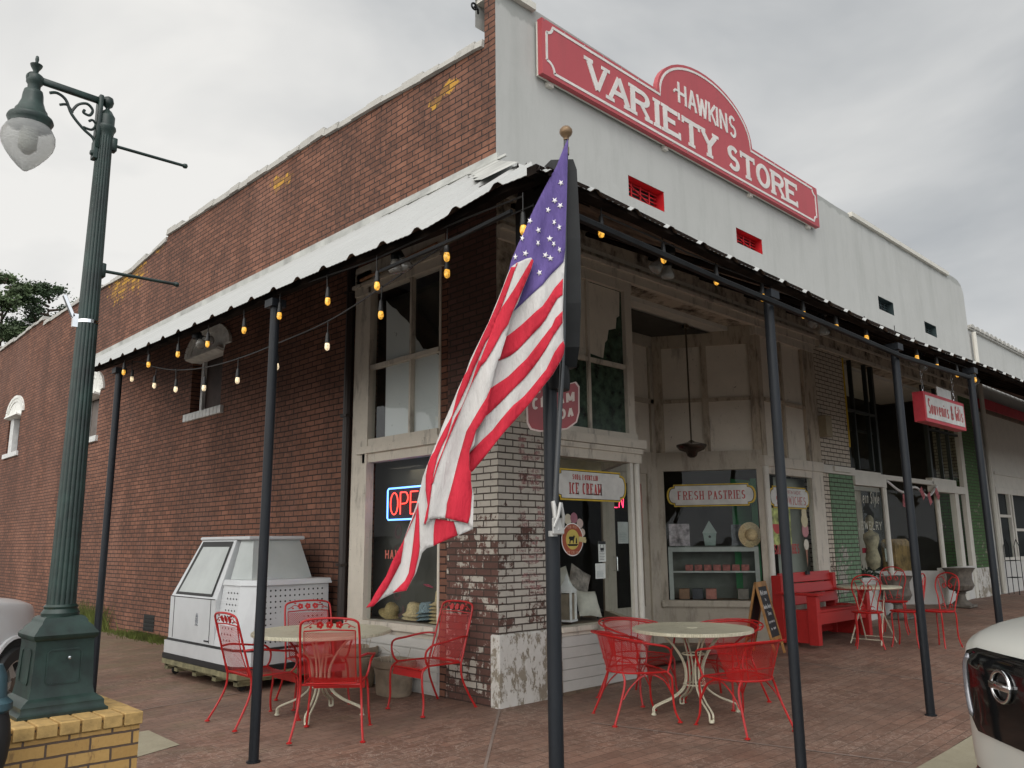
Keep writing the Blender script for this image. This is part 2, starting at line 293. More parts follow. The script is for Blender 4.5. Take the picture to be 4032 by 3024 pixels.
MT['white_app'] = plain('white powder coat', (.55, .56, .565), .3, 0, .05, 3)
MT['grey_glass'] = plain('frosted grey panel', (.42, .445, .43), .15, 0, .08, 2)
MT['rubber'] = plain('black rubber', (.012, .012, .012), .6)
MT['pallet'] = plain('mossy pallet wood', (.22, .20, .11), .8, 0, .3, 8)
MT['pot'] = plain('tan clay pot', (.27, .215, .155), .75, 0, .22, 7, .3)
MT['pot_dark'] = plain('grey urn', (.13, .11, .09), .8, 0, .3, 10, .4)
MT['car_white'] = None
t = NT('pearl white car paint'); t.put(t.b, 'Coat Weight', .8); t.put(t.b, 'Coat Roughness', .05); c_ = t.mix(t.ramp(t.noise(26, 6, .8), (.66, 0), (.74, .35)), (.58, .575, .53), (.33, .3, .23)); MT['car_white'] = t.set(c_, .3)
t = NT('silver white car paint'); t.put(t.b, 'Coat Weight', .6); MT['car_silver'] = t.set((.60, .60, .60), .3)
MT['gloss_black'] = plain('gloss black grille', (.006, .006, .006), .06)
MT['chrome'] = plain('chrome', (.75, .75, .75), .12, 1)
MT['alloy'] = plain('alloy wheel', (.50, .48, .45), .35, .6)
MT['hub'] = plain('brown hub cap', (.12, .09, .07), .5, .3)
MT['white_paint'] = plain('white painted brick', (.62, .62, .60), .75, 0, .12, 8, .3)
MT['bright_white'] = plain('fresh white paint on brick', (.78, .77, .72), .75, 0, .12, 8, .3)
MT['coping'] = m_wood('crumbling mortar coping', (.46, .44, .40), .55, (.14, .13, .11), 6, .5, (1, 1, 1))
MT['orange_pipe'] = plain('rusty conduit', (.33, .16, .075), .7, 0, .3, 9)
MT['socket'] = plain('black rubber socket', (.015, .014, .013), .5)
t = NT('warm lit bulb'); t.put(t.b, 'Emission Color', (1, .46, .05)); t.put(t.b, 'Emission Strength', t.ramp(t.noise(70, 2, .5), (.35, .06), (.65, .62))); MT['bulb'] = t.set((.75, .42, .08), .15)
t = NT('pale lit bulb'); t.put(t.b, 'Emission Color', (1, .80, .52)); t.put(t.b, 'Emission Strength', t.ramp(t.noise(70, 2, .5), (.35, .1), (.65, .6))); MT['bulb_pale'] = t.set((.8, .66, .42), .15)
t = NT('clear flood lamp glass'); t.put(t.b, 'Transmission Weight', .4); MT['flood'] = t.set((.26, .245, .22), .2)
MT['neon_red'] = m_emit('red neon', (1, .045, .03), 2.2)
MT['neon_blue'] = m_emit('blue neon', (.12, .32, 1), 2.2)
MT['neon_pink'] = m_emit('pink neon', (1, .04, .12), 2.0)
MT['lamp_warm'] = m_emit('warm shop lamp', (1, .72, .35), 4)
MT['yellow'] = plain('sign yellow', (.60, .40, .02), .45)
MT['sign_face'] = plain('sign white face', (.62, .60, .56), .5)
MT['red_ink'] = plain('red lettering', (.42, .05, .045), .5)
MT['white_ink'] = plain('white lettering', (.75, .74, .72), .5)
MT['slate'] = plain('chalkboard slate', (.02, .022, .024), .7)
MT['oak'] = plain('honey oak frame', (.36, .17, .045), .5, 0, .25, 9)
MT['straw'] = plain('straw', (.48, .37, .20), .8, 0, .25, 60, .5)
MT['paper'] = plain('paper', (.62, .64, .60), .7)
for nm_, a_, b2_ in (('f_red', (.42, .008, .024), (.55, .015, .038)), ('f_white', (.47, .445, .425), (.57, .545, .52)), ('f_blue', (.07, .045, .17), (.125, .083, .27))):
    t = NT('flag cloth '+nm_[2:]); cr2 = t.noise(6, 5, .7, v=t.mp(scale=(2.2, 2.2, .5))); t.bump(t.math('ADD', cr2, t.math('MULTIPLY', t.noise(38, 3, .6, v=t.mp(scale=(1, 1, .35))), .25)), .85, .02); MT[nm_] = t.set(t.mix(t.ramp(cr2, (.35, 0), (.65, 1)), a_, b2_), .85)
MT['f_star'] = plain('embroidered star', (.74, .70, .70), .7)
# ---------------------------------------------------------------- mesh builder and tagging
class MB:
    def __init__(s): s.v = []; s.f = []; s.mi = []; s.cur = 0
    def poly(s, pts):
        i = len(s.v); s.v += [tuple(p) for p in pts]; s.f.append(tuple(range(i, i+len(pts)))); s.mi.append(s.cur); return s
    def add(s, vs, fs):
        i = len(s.v); s.v += [tuple(p) for p in vs]; s.f += [tuple(i+k for k in q) for q in fs]; s.mi += [s.cur]*len(fs); return s
    def box(s, a, b, b_=0, R=None, o=(0, 0, 0)):
        """axis box from corner a to corner b; R rotates about o"""
        x0, y0, z0 = (min(p, q) for p, q in zip(a, b)); x1, y1, z1 = (max(p, q) for p, q in zip(a, b))
        if b_:
            c = min(b_, (x1-x0)*.45, (y1-y0)*.45, (z1-z0)*.45); vs = []; 
            for z, k in ((z0, c), (z0+c, 0), (z1-c, 0), (z1, c)):
                X0, X1, Y0, Y1 = x0+k, x1-k, y0+k, y1-k; q = c-k+0.0
                vs += [(X0+q*.6, Y0, z), (X1-q*.6, Y0, z), (X1, Y0+q*.6, z), (X1, Y1-q*.6, z), (X1-q*.6, Y1, z), (X0+q*.6, Y1, z), (X0, Y1-q*.6, z), (X0, Y0+q*.6, z)]
            fs = [tuple(range(7, -1, -1)), tuple(range(24, 32))]
            for l in range(3):
                for k in range(8): fs.append((l*8+k, l*8+(k+1) % 8, l*8+8+(k+1) % 8, l*8+8+k))
        else:
            vs = [(x0, y0, z0), (x1, y0, z0), (x1, y1, z0), (x0, y1, z0), (x0, y0, z1), (x1, y0, z1), (x1, y1, z1), (x0, y1, z1)]
            fs = [(3, 2, 1, 0), (4, 5, 6, 7), (0, 1, 5, 4), (1, 2, 6, 5), (2, 3, 7, 6), (3, 0, 4, 7)]
        if R is not None: o = Vector(o); vs = [R @ (Vector(p)-o)+o for p in vs]
        return s.add(vs, fs)
    def tube(s, pts, r, n=8, closed=False, caps=True):
        pts = [Vector(p) for p in pts]; rs = r if isinstance(r, (list, tuple)) else [r]*len(pts); m = len(pts); vs = []
        up_ = None
        for i, p in enumerate(pts):
            a = pts[(i-1) % m] if (closed or i > 0) else p; b = pts[(i+1) % m] if (closed or i < m-1) else p
            t_ = (b-a).normalized() if (b-a).length > 1e-9 else Vector((0, 0, 1))
            if up_ is None: up_ = t_.orthogonal().normalized()
            up_ = (up_-t_*up_.dot(t_)); up_ = up_.normalized() if up_.length > 1e-6 else t_.orthogonal().normalized()
            bi = t_.cross(up_)
            for k in range(n):
                an = 2*PI*k/n; vs.append(p+(up_*math.cos(an)+bi*math.sin(an))*rs[i])
        fs = []
        for i in range(m if closed else m-1):
            j = (i+1) % m
            for k in range(n): fs.append((i*n+k, i*n+(k+1) % n, j*n+(k+1) % n, j*n+k))
        if caps and not closed: fs += [tuple(range(n-1, -1, -1)), tuple(range((m-1)*n, m*n))]
        return s.add(vs, fs)
    def lathe(s, prof, c=(0, 0, 0), n=24, R=None, cap=True):
        vs = []; m = len(prof)
        for (r, z) in prof:
            for k in range(n): vs.append(Vector((r*math.cos(2*PI*k/n), r*math.sin(2*PI*k/n), z)))
        if R is not None: vs = [R @ p for p in vs]
        c = Vector(c); vs = [p+c for p in vs]; fs = []
        for i in range(m-1):
            for k in range(n): fs.append((i*n+k, i*n+(k+1) % n, (i+1)*n+(k+1) % n, (i+1)*n+k))
        if cap: fs += [tuple(range(n-1, -1, -1)), tuple(range((m-1)*n, m*n))]
        return s.add(vs, fs)
    def sqlathe(s, prof, c=(0, 0, 0)):
        """square section turned up a profile of (half width, z)"""
        vs = [];
        for (r, z) in prof: vs += [(c[0]-r, c[1]-r, c[2]+z), (c[0]+r, c[1]-r, c[2]+z), (c[0]+r, c[1]+r, c[2]+z), (c[0]-r, c[1]+r, c[2]+z)]
        fs = [(3, 2, 1, 0), tuple(range(len(vs)-4, len(vs)))]
        for i in range(len(prof)-1):
            for k in range(4): fs.append((i*4+k, i*4+(k+1) % 4, i*4+4+(k+1) % 4, i*4+4+k))
        return s.add(vs, fs)
    def prism(s, pts, fn, d0, d1):
        """closed 2d outline pushed from depth d0 to d1; fn(u, v, d) gives the 3d point"""
        n = len(pts); i = len(s.v)
        s.v += [tuple(fn(u, v, d0)) for u, v in pts]+[tuple(fn(u, v, d1)) for u, v in pts]
        s.f += [tuple(range(i+n-1, i-1, -1)), tuple(range(i+n, i+2*n))]; s.mi += [s.cur]*2
        for k in range(n): s.f.append((i+k, i+(k+1) % n, i+n+(k+1) % n, i+n+k)); s.mi.append(s.cur)
        return s
    def grid(s, fn, nu, nv, flip=False):
        vs = [fn(i/nu, j/nv) for j in range(nv+1) for i in range(nu+1)]; fs = []
        for j in range(nv):
            for i in range(nu):
                a = j*(nu+1)+i; q = (a, a+1, a+nu+2, a+nu+1); fs.append(q[::-1] if flip else q)
        return s.add(vs, fs)
    def lattice(s, fn, nu, nv, w, inside=None):
        """expanded metal: crossing strips over the surface fn(u, v), nu and nv diamonds"""
        for i in range(nu):
            for j in range(nv):
                for (a, b) in (((i, j+.5), (i+.5, j)), ((i+.5, j), (i+1, j+.5)), ((i+1, j+.5), (i+.5, j+1)), ((i+.5, j+1), (i, j+.5))):
                    u0, v0, u1, v1 = a[0]/nu, a[1]/nv, b[0]/nu, b[1]/nv
                    if inside and not (inside(u0, v0) and inside(u1, v1)): continue
                    p, q = Vector(fn(u0, v0)), Vector(fn(u1, v1)); e1 = Vector(fn(min(1, u0+.01), v0))-Vector(fn(max(0, u0-.01), v0)); e2 = Vector(fn(u0, min(1, v0+.01)))-Vector(fn(u0, max(0, v0-.01)))
                    nn = e1.cross(e2); 
                    if nn.length < 1e-12: continue
                    nn.normalize(); d = (q-p); sd_ = d.cross(nn).normalized()*w*.5
                    s.add([p-sd_, p+sd_, q+sd_, q-sd_], [(0, 1, 2, 3)])
        return s
    def split(s, name, mat, parent=None):
        """every group of touching pieces becomes a part of its own"""
        n = len(s.v); par = list(range(n))
        def fd(a):
            while par[a] != a: par[a] = par[par[a]]; a = par[a]
            return a
        for f in s.f:
            for q in f[1:]: par[fd(q)] = fd(f[0])
        gr = {}
        for i in range(n): gr.setdefault(fd(i), []).append(i)
        cl = [[ids, [min(s.v[i][k] for i in ids)-.012 for k in range(3)], [max(s.v[i][k] for i in ids)+.012 for k in range(3)]] for ids in gr.values()]
        ch_ = True
        while ch_:
            ch_ = False; i = 0
            while i < len(cl):
                j = i+1
                while j < len(cl):
                    if all(cl[i][1][k] <= cl[j][2][k] and cl[j][1][k] <= cl[i][2][k] for k in range(3)):
                        cl[i][0] += cl[j][0]; cl[i][1] = [min(a, b) for a, b in zip(cl[i][1], cl[j][1])]; cl[i][2] = [max(a, b) for a, b in zip(cl[i][2], cl[j][2])]; cl.pop(j); ch_ = True
                    else: j += 1
                i += 1
        r = None
        for ids, _, _ in cl:
            st = set(ids); mpp = {}; m = MB()
            for i in sorted(ids): mpp[i] = len(m.v); m.v.append(s.v[i])
            for f in s.f:
                if f[0] in st: m.f.append(tuple(mpp[q] for q in f)); m.mi.append(0)
            r = m.build(name, mat, parent)
        return r
    def build(s, name, mat, parent=None, smooth=None, loc=None):
        me = bpy.data.meshes.new(name); me.from_pydata(s.v, [], s.f)
        mats = mat if isinstance(mat, (list, tuple)) else [mat]
        for m in mats: me.materials.append(MT[m] if isinstance(m, str) else m)
        if len(mats) > 1: me.polygons.foreach_set('material_index', s.mi)
        me.validate(); me.update()
        if smooth is not None:
            import bmesh
            bm = bmesh.new(); bm.from_mesh(me); bmesh.ops.remove_doubles(bm, verts=bm.verts, dist=1e-5)
            bmesh.ops.recalc_face_normals(bm, faces=bm.faces)
            for f_ in bm.faces: f_.smooth = True
            for e_ in bm.edges:
                if len(e_.link_faces) == 2 and e_.calc_face_angle(0) > math.radians(smooth): e_.smooth = False
            bm.to_mesh(me); bm.free()
        o = bpy.data.objects.new(name, me); COL.objects.link(o)
        if loc: o.location = loc
        if parent: o.parent = parent
        return o
def tag(o, label, cat, group=None, kind=None):
    if label: o['label'] = label
    if cat: o['category'] = cat
    if group: o['group'] = group
    if kind: o['kind'] = kind
    return o
def struct(o): o['kind'] = 'structure'; return o
def thing(name, label, cat, loc=(0, 0, 0), rz=0, group=None):
    o = bpy.data.objects.new(name, None); o.empty_display_size = .2; COL.objects.link(o); o.location = loc; o.rotation_euler = (0, 0, rz)
    return tag(o, label, cat, group)
def copy_tree(o, parent=None):
    c = o.copy(); COL.objects.link(c); c.parent = parent
    for ch in list(o.children): copy_tree(ch, c)
    return c
def gz(x, y): return .03*min(x, y, 0)+.033*min(max(x-1, 0), 5)+.017*min(max(x-6, 0), 7)
def arc(cx, cy, r, a0, a1, n, ry=None): ry = r if ry is None else ry; return [(cx+r*math.cos(math.radians(a0+(a1-a0)*i/n)), cy+ry*math.sin(math.radians(a0+(a1-a0)*i/n))) for i in range(n+1)]
def smooth_line(P, n=5):
    """points joined by a smooth curve"""
    P = [Vector(p) for p in P]; o = []
    for i in range(len(P)-1):
        a = P[max(i-1, 0)]; b = P[i]; c = P[i+1]; d = P[min(i+2, len(P)-1)]
        for k in range(n):
            t_ = k/n; o.append(.5*((2*b)+(c-a)*t_+(2*a-5*b+4*c-d)*t_**2+(3*b-a-3*c+d)*t_**3))
    return o+[P[-1]]

# stroke lettering: every glyph is polylines in a box 0..1 wide, 0..1 high
A8 = lambda cx, cy, rx, ry, a0, a1, n=10: arc(cx, cy, rx, a0, a1, n, ry)
GL = {
 'A': [[(0, 0), (.5, 1)], [(.5, 1), (1, 0)], [(.2, .34), (.8, .34)]], 'B': [[(0, 0), (0, 1)], [(0, 1), (.6, 1)]+A8(.6, .76, .36, .24, 90, -90)+[(0, .52)], [(.6, .52)]+A8(.62, .26, .38, .26, 90, -90)+[(0, 0)]],
 'C': [A8(.5, .5, .5, .5, 50, 310, 16)], 'D': [[(0, 0), (0, 1)], [(0, 1), (.45, 1)]+A8(.45, .5, .55, .5, 90, -90, 12)+[(0, 0)]], 'E': [[(0, 0), (0, 1)], [(0, 1), (.95, 1)], [(0, .52), (.75, .52)], [(0, 0), (1, 0)]],
 'F': [[(0, 0), (0, 1)], [(0, 1), (.95, 1)], [(0, .52), (.7, .52)]], 'G': [A8(.5, .5, .5, .5, 50, 350, 18)+[(.98, .45), (.6, .45)]], 'H': [[(0, 0), (0, 1)], [(1, 0), (1, 1)], [(0, .5), (1, .5)]], 'I': [[(.5, 0), (.5, 1)]],
 'J': [[(.8, 1), (.8, .3)]+A8(.42, .3, .38, .3, 0, -180)], 'K': [[(0, 0), (0, 1)], [(1, 1), (.05, .4)], [(.3, .55), (1, 0)]], 'L': [[(0, 1), (0, 0)], [(0, 0), (.9, 0)]], 'M': [[(0, 0), (0, 1)], [(0, 1), (.5, .15)], [(.5, .15), (1, 1)], [(1, 1), (1, 0)]],
 'N': [[(0, 0), (0, 1)], [(0, 1), (1, 0)], [(1, 0), (1, 1)]], 'O': [A8(.5, .5, .5, .5, 90, 450, 24)], 'P': [[(0, 0), (0, 1)], [(0, 1), (.55, 1)]+A8(.58, .74, .42, .26, 90, -90)+[(0, .48)]],
 'R': [[(0, 0), (0, 1)], [(0, 1), (.55, 1)]+A8(.56, .75, .38, .25, 90, -90)+[(0, .5)], [(.5, .5), (.98, 0)]], 'S': [A8(.5, .745, .42, .255, 30, 270, 12)+A8(.5, .25, .46, .25, 90, -150, 12)], 'T': [[(.5, 0), (.5, 1)], [(0, 1), (1, 1)]],
 'U': [[(0, 1), (0, .32)]+A8(.5, .32, .5, .32, 180, 360)+[(1, 1)]], 'V': [[(0, 1), (.5, 0)], [(.5, 0), (1, 1)]], 'W': [[(0, 1), (.25, 0)], [(.25, 0), (.5, .9)], [(.5, .9), (.75, 0)], [(.75, 0), (1, 1)]], 'Y': [[(0, 1), (.5, .45)], [(1, 1), (.5, .45)], [(.5, .45), (.5, 0)]],
 '&': [[(1, 0), (.25, .75)]+A8(.45, .8, .2, .2, 190, -40, 8)+[(.15, .4)]+A8(.4, .22, .36, .22, 140, 340, 10)+[(.95, .45)]],
 '1': [[(.5, 0), (.5, 1)], [(.5, 1), (.2, .8)]],
 'a': [A8(.42, .3, .4, .3, 0, 360, 14), [(.85, .6), (.85, 0)]], 'e': [[(.05, .3), (.95, .3)]+A8(.5, .3, .45, .3, 0, 300, 12)], 'i': [[(.5, 0), (.5, .6)], [(.5, .75), (.5, .82)]], 'f': [[(.4, 0), (.4, .8)]+A8(.7, .8, .3, .2, 180, 60, 6), [(.1, .58), (.8, .58)]],
 'k': [[(.1, 0), (.1, 1)], [(.8, .6), (.12, .3)], [(.3, .38), (.85, 0)]], 'm': [[(0, 0), (0, .6)], [(0, .45)]+A8(.25, .4, .25, .2, 180, 0, 6)+[(.5, 0)], [(.5, .4)]+A8(.75, .4, .25, .2, 180, 0, 6)+[(1, 0)]], 'n': [[(.1, 0), (.1, .6)], [(.1, .4)]+A8(.5, .38, .4, .22, 180, 0, 8)+[(.9, 0)]], 'o': [A8(.5, .3, .42, .3, 90, 450, 16)],
 'r': [[(.2, 0), (.2, .6)], [(.2, .4)]+A8(.6, .38, .4, .22, 180, 50, 6)], 's': [A8(.5, .45, .34, .15, 30, 270, 8)+A8(.5, .15, .36, .15, 90, -150, 8)], 't': [[(.45, .9), (.45, .1), (.75, 0)], [(.1, .6), (.85, .6)]], 'u': [[(.1, .6), (.1, .22)]+A8(.5, .22, .4, .22, 180, 360, 8)+[(.9, .6)]], 'v': [[(.05, .6), (.5, 0)], [(.5, 0), (.95, .6)]],
 'w': [[(0, .6), (.25, 0)], [(.25, 0), (.5, .5)], [(.5, .5), (.75, 0)], [(.75, 0), (1, .6)]], 'c': [A8(.5, .3, .42, .3, 50, 310, 12)], 'l': [[(.5, 0), (.5, 1)]], 'y': [[(.05, .6), (.5, .02)], [(.95, .6), (.25, -.35)]], 'h': [[(.1, 0), (.1, 1)], [(.1, .4)]+A8(.5, .38, .4, .22, 180, 0, 8)+[(.9, 0)]], 'p': [[(.1, -.35), (.1, .6)], A8(.5, .3, .4, .3, 90, 450, 14)]}
SERF = {'A': [(0, 0), (1, 0)], 'D': [(0, 0), (0, 1)], 'E': [(0, 0), (0, 1)], 'F': [(0, 0), (0, 1)], 'H': [(0, 0), (1, 0), (0, 1), (1, 1)], 'I': [(.5, 0), (.5, 1)], 'K': [(0, 0), (1, 0), (0, 1), (1, 1)], 'M': [(0, 0), (1, 0), (0, 1), (1, 1)], 'N': [(0, 0), (0, 1), (1, 1)], 'P': [(0, 0), (0, 1)], 'R': [(0, 0), (0, 1), (.98, 0)], 'T': [(.5, 0)], 'U': [(0, 1), (1, 1)], 'V': [(0, 1), (1, 1)], 'W': [(0, 1), (1, 1)], 'Y': [(0, 1), (1, 1), (.5, 0)]}
def stroke(mb, fn, pts, w, d0, d1, wy=None):
    """flat ribbon with thickness along 2d pts"""
    wy = wy or w; n = len(pts)
    L_, R_ = [], []
    for i, p in enumerate(pts):
        a = pts[max(i-1, 0)]; b = pts[min(i+1, n-1)]; dx, dy = b[0]-a[0], b[1]-a[1]; l = math.hypot(dx, dy) or 1
        nx, ny = -dy/l, dx/l; hw = .5*math.hypot(nx*w, ny*wy); L_.append((p[0]+nx*hw, p[1]+ny*hw)); R_.append((p[0]-nx*hw, p[1]-ny*hw))
    for i in range(n-1): mb.prism([L_[i], R_[i], R_[i+1], L_[i+1]], fn, d0, d1)
LC = [0]
def letter(mb, fn, ch, x, y, w, h, t_, d0, d1, slab=0, slant=0, thin=None):
    if ch not in GL: return
    LC[0] += 1; sh = .00007*(LC[0] % 5); d1 -= sh
    k = 0
    for pl in GL[ch]:
        k += 1
        pts = [(x+t_/2+(w-t_)*u+slant*v*h, y+t_*.4+(h-t_*.8)*v) for u, v in pl]
        if len(pl) == 2:      # straight strokes reach the full height
            pts = [(p[0]+(q[0]-p[0])*0, p[1]) for p, q in zip(pts, pts)]
        vert = len(pl) == 2 and abs(pl[0][0]-pl[1][0]) < .05
        tw = t_ if (thin is None or vert or len(pl) > 3 or ch in 'AVWYKN') else thin
        if thin is not None and ch in 'AVW' and len(pl) == 2 and pl[1][1] > pl[0][1]: tw = thin
        stroke(mb, fn, pts, tw, d0, d1-.0004*k, thin if thin else None)
    if slab:
        for u, v in SERF.get(ch, []):
            cx = x+t_/2+(w-t_)*u+slant*v*h; cy = y+(slab*.5 if v < .5 else h-slab*.5)
            mb.prism([(cx-t_*.85, cy-slab*.5), (cx+t_*.85, cy-slab*.5), (cx+t_*.85, cy+slab*.5), (cx-t_*.85, cy+slab*.5)], fn, d0, d1-.0021)
        if ch in 'ET': 
            for u in ((0, 1) if ch == 'T' else (1,)):
                cx = x+(w-slab*.5)*u+(slab*.5 if u == 0 else 0); mb.prism([(cx-slab*.5, y+h*.74), (cx+slab*.5, y+h*.74), (cx+slab*.5, y+h), (cx-slab*.5, y+h)], fn, d0, d1-.0023)
            if ch == 'E': mb.prism([(x+w-slab, y), (x+w, y), (x+w, y+h*.26), (x+w-slab, y+h*.26)], fn, d0, d1-.0025)
def words(mb, fn, txt, x0, x1, y, h, t_, d0, d1, gap=.22, **k):
    wid = {'I': .45, 'i': .4, 'l': .35, 'M': 1.3, 'W': 1.35, 'm': 1.4, 'w': 1.3, ' ': .55, '1': .5, 'f': .7, 't': .7, 'r': .7}
    tot = sum(wid.get(c, 1) for c in txt)+gap*(len(txt)-1); s_ = (x1-x0)/tot; x = x0
    for c in txt:
        w = wid.get(c, 1)*s_; letter(mb, fn, c, x, y, w, h, t_, d0, d1, **k); x += w+gap*s_
FY = lambda y0: (lambda u, v, d: (u, y0-d, v))       # faces -Y
FX = lambda x0: (lambda u, v, d: (x0-d, -u, v))      # faces -X, u runs towards -Y

# ================================================================ SETTING
g = MB(); g.add([(-600, -600, -.24), (900, -600, -.24), (900, 900, -.24), (-600, 900, -.24)], [(0, 1, 2, 3)]); struct(g.build('road', 'asphalt'))
# brick sidewalk wraps the corner and falls to both kerbs
g = MB()
def swalk(x, y): return (x, y, gz(x, y)+.006*math.sin(x*1.7+y*.6)*math.sin(y*1.3-x*.4)*(1 if min(x, y) < -.1 else 0))
xs = [-6, -3.2, -2.9, -2.6, -2.3, -2, -1.7, -1.4, -1.1, -.8, -.5, -.2, .15, .45]+[.45+i*.45 for i in range(1, 34)]+[18, 22, 26, 34, 45]
ys = [-3.22, -2.9, -2.6, -2.3, -2, -1.7, -1.4, -1.1, -.8, -.5, -.2, 0, .3, .6, .9, 1.3]
for i in range(len(xs)-1):
    for j in range(len(ys)-1):
        if xs[i] < -3.0: continue
        g.poly([swalk(xs[i], ys[j]), swalk(xs[i+1], ys[j]), swalk(xs[i+1], ys[j+1]), swalk(xs[i], ys[j+1])])
ysl = [1.3]+[1.3+i*.5 for i in range(1, 40)]+[25, 32, 45]
for i in range(len(xs)-1):
    if xs[i] < -3.0 or xs[i+1] > .2: continue
    for j in range(len(ysl)-1): g.poly([swalk(xs[i], ysl[j]), swalk(xs[i+1], ysl[j]), swalk(xs[i+1], ysl[j+1]), swalk(xs[i], ysl[j+1])])
sw_ = g.build('sidewalk', 'paver'); struct(sw_)
# kerb along the front street and the side street
k = MB(); X = [-3.2]+[-3+i*.9 for i in range(0, 22)]+[20, 30, 45]
for a, b in zip(X, X[1:]):
    za, zb = gz(max(a, -2.9), -3.22)+.002, gz(max(b, -2.9), -3.22)+.002
    k.poly([(a, -3.62, za-.02), (b, -3.62, zb-.02), (b, -3.22, zb), (a, -3.22, za)]); k.poly([(a, -3.66, -.24), (b, -3.66, -.24), (b, -3.62, zb-.02), (a, -3.62, za-.02)])
for a, b in ((-3.62, -3.0),): pass
Yk = [-3.22, -1, 1, 4, 8, 14, 24, 45]
for a, b in zip(Yk, Yk[1:]):
    k.poly([(-3.24, a, -.092), (-3.2, a, -.09), (-3.0, a, gz(-3, a)+.002), (-3.0, b, gz(-3, b)+.002), (-3.2, b, -.09), (-3.24, b, -.092)]); k.poly([(-3.27, a, -.24), (-3.24, a, -.092), (-3.24, b, -.092), (-3.27, b, -.24)])
struct(k.build('kerb', 'concrete'))
k = MB(); k.add([(-3.0, .86, -.083), (-2.42, 1.03, -.066), (-2.40, 1.72, -.066), (-3.0, 1.75, -.083)], [(0, 1, 2, 3)]); struct(k.build('concrete_patch', 'concrete'))
# pale expansion joints scored across the pavers at the corner
k = MB()
for (a, b) in (((-.02, -.03), (-2.3, -2.2)), ((1.0, -3.15), (.2, -.9)), ((3.9, -3.15), (3.9, -.1)), ((-2.9, 2.6), (-.1, 2.6))):
    A_, B_ = Vector((*a, 0)), Vector((*b, 0)); nn = (B_-A_).normalized().cross(Vector((0, 0, 1)))*.011; seg = 14
    for i in range(seg):
        p, q = A_.lerp(B_, i/seg), A_.lerp(B_, (i+1)/seg)
        k.poly([(v.x, v.y, swalk(v.x, v.y)[2]+.004) for v in (p-nn, p+nn, q+nn, q-nn)])
struct(k.build('pavement_joint', plain('pale joint mortar', (.24, .18, .15), .85)))

# ================================================================ STORE BUILDING
B = thing('store_building', 'two-shop brick corner building with white stuccoed front and brick side wall', 'building')
def wall_x(mb, ys_, zs_, holes, x=0.0, depth=.3):
    """wall in the plane x, facing -X, cells minus holes, with reveals"""
    for i in range(len(ys_)-1):
        for j in range(len(zs_)-1):
            y0, y1, z0, z1 = ys_[i], ys_[i+1], zs_[j], zs_[j+1]; cy, cz = (y0+y1)/2, (z0+z1)/2
            if any(a < cy < b and c < cz < d for a, b, c, d in holes): continue
            mb.poly([(x, y1, z0), (x, y0, z0), (x, y0, z1), (x, y1, z1)])
    for a, b, c, d in holes:
        mb.poly([(x, a, c), (x+depth, a, c), (x+depth, a, d), (x, a, d)]); mb.poly([(x, b, d), (x+depth, b, d), (x+depth, b, c), (x, b, c)])
        mb.poly([(x, a, d), (x+depth, a, d), (x+depth, b, d), (x, b, d)]); mb.poly([(x, b, c), (x+depth, b, c), (x+depth, a, c), (x, a, c)])
SW = [(6.06, 7.16, 3.50, 4.42, 4.78), (11.60, 12.72, 3.60, 4.50, 4.90), (17.5, 18.62, 3.80, 4.78, 5.18)]
holes = [(.86, 2.43, -.1, 4.6)]+[(a, b, c, d) for a, b, c, d, e in SW]
w_ = MB()
ysw = sorted({.74, .86, 2.43, 40.0}|{q for s_ in SW for q in s_[:2]}); zsw = sorted({-.2, 6.4, -.1, 4.6}|{q for s_ in SW for q in s_[2:4]})
wall_x(w_, ysw, zsw, holes)
prof = [(.0, 6.62), (1.2, 6.68), (2.0, 6.74), (3.3, 6.80), (3.35, 6.84), (5.2, 6.86), (7.0, 6.90), (8.62, 6.93), (8.66, 6.83), (9.6, 6.74), (10.3, 6.66), (11.2, 6.70), (12.4, 6.76), (16.2, 6.78), (16.26, 6.93), (17.2, 6.93), (18.6, 6.88), (20.5, 6.88), (20.55, 7.0), (26, 7.0), (40, 7.1)]
for (a, za), (b, zb) in zip(prof, prof[1:]): w_.poly([(0, b, 6.4), (0, a, 6.4), (0, a, za), (0, b, zb)]); w_.poly([(.3, a, 6.4), (.3, b, 6.4), (.3, b, zb), (.3, a, za)]); w_.poly([(0, a, za), (.3, a, za), (.3, b, zb), (0, b, zb)])
w_.poly([(0, .74, 5.12), (0, 0, 5.12), (0, 0, 6.4), (0, .74, 6.4)])
# stepped end of the front parapet, brick on its side
w_.poly([(0, .17, 6.62), (0, 0, 6.62), (0, 0, 7.22), (0, .17, 7.14)]); w_.poly([(0, .17, 6.62), (0, .17, 7.14), (.3, .17, 7.14), (.3, .17, 6.62)])
w_.build('brick_wall', 'brick_side', B)
# ragged coping
c_ = MB(); rnd = random.Random(3)
for (a, za), (b, zb) in zip(prof, prof[1:]):
    n = max(1, int((b-a)/.28)); 
    if abs(za-zb) > .09 and b-a < .1: continue
    for i in range(n):
        y0 = a+(b-a)*i/n; y1 = a+(b-a)*(i+1)/n; z0 = za+(zb-za)*i/n; z1 = za+(zb-za)*(i+1)/n; h = .045+rnd.random()*.05; o_ = .03+rnd.random()*.025
        if a < .17: y0 = max(y0, .175)
        if rnd.random() < .05: h *= .3
        m_ = (z0+z1)/2
        c_.add([(-o_, y0, z0-.03), (-o_, y1, z1-.03), (.34, y1, z1-.03), (.34, y0, z0-.03), (-o_*.6, y0, z0+h), (-o_*.6, y1, z1+h*.9), (.34, y1, z1+h), (.34, y0, z0+h)], [(3, 2, 1, 0), (4, 5, 6, 7), (1, 0, 4, 5), (0, 3, 7, 4), (2, 1, 5, 6), (3, 2, 6, 7)])
c_.build('parapet_coping', 'coping', B)
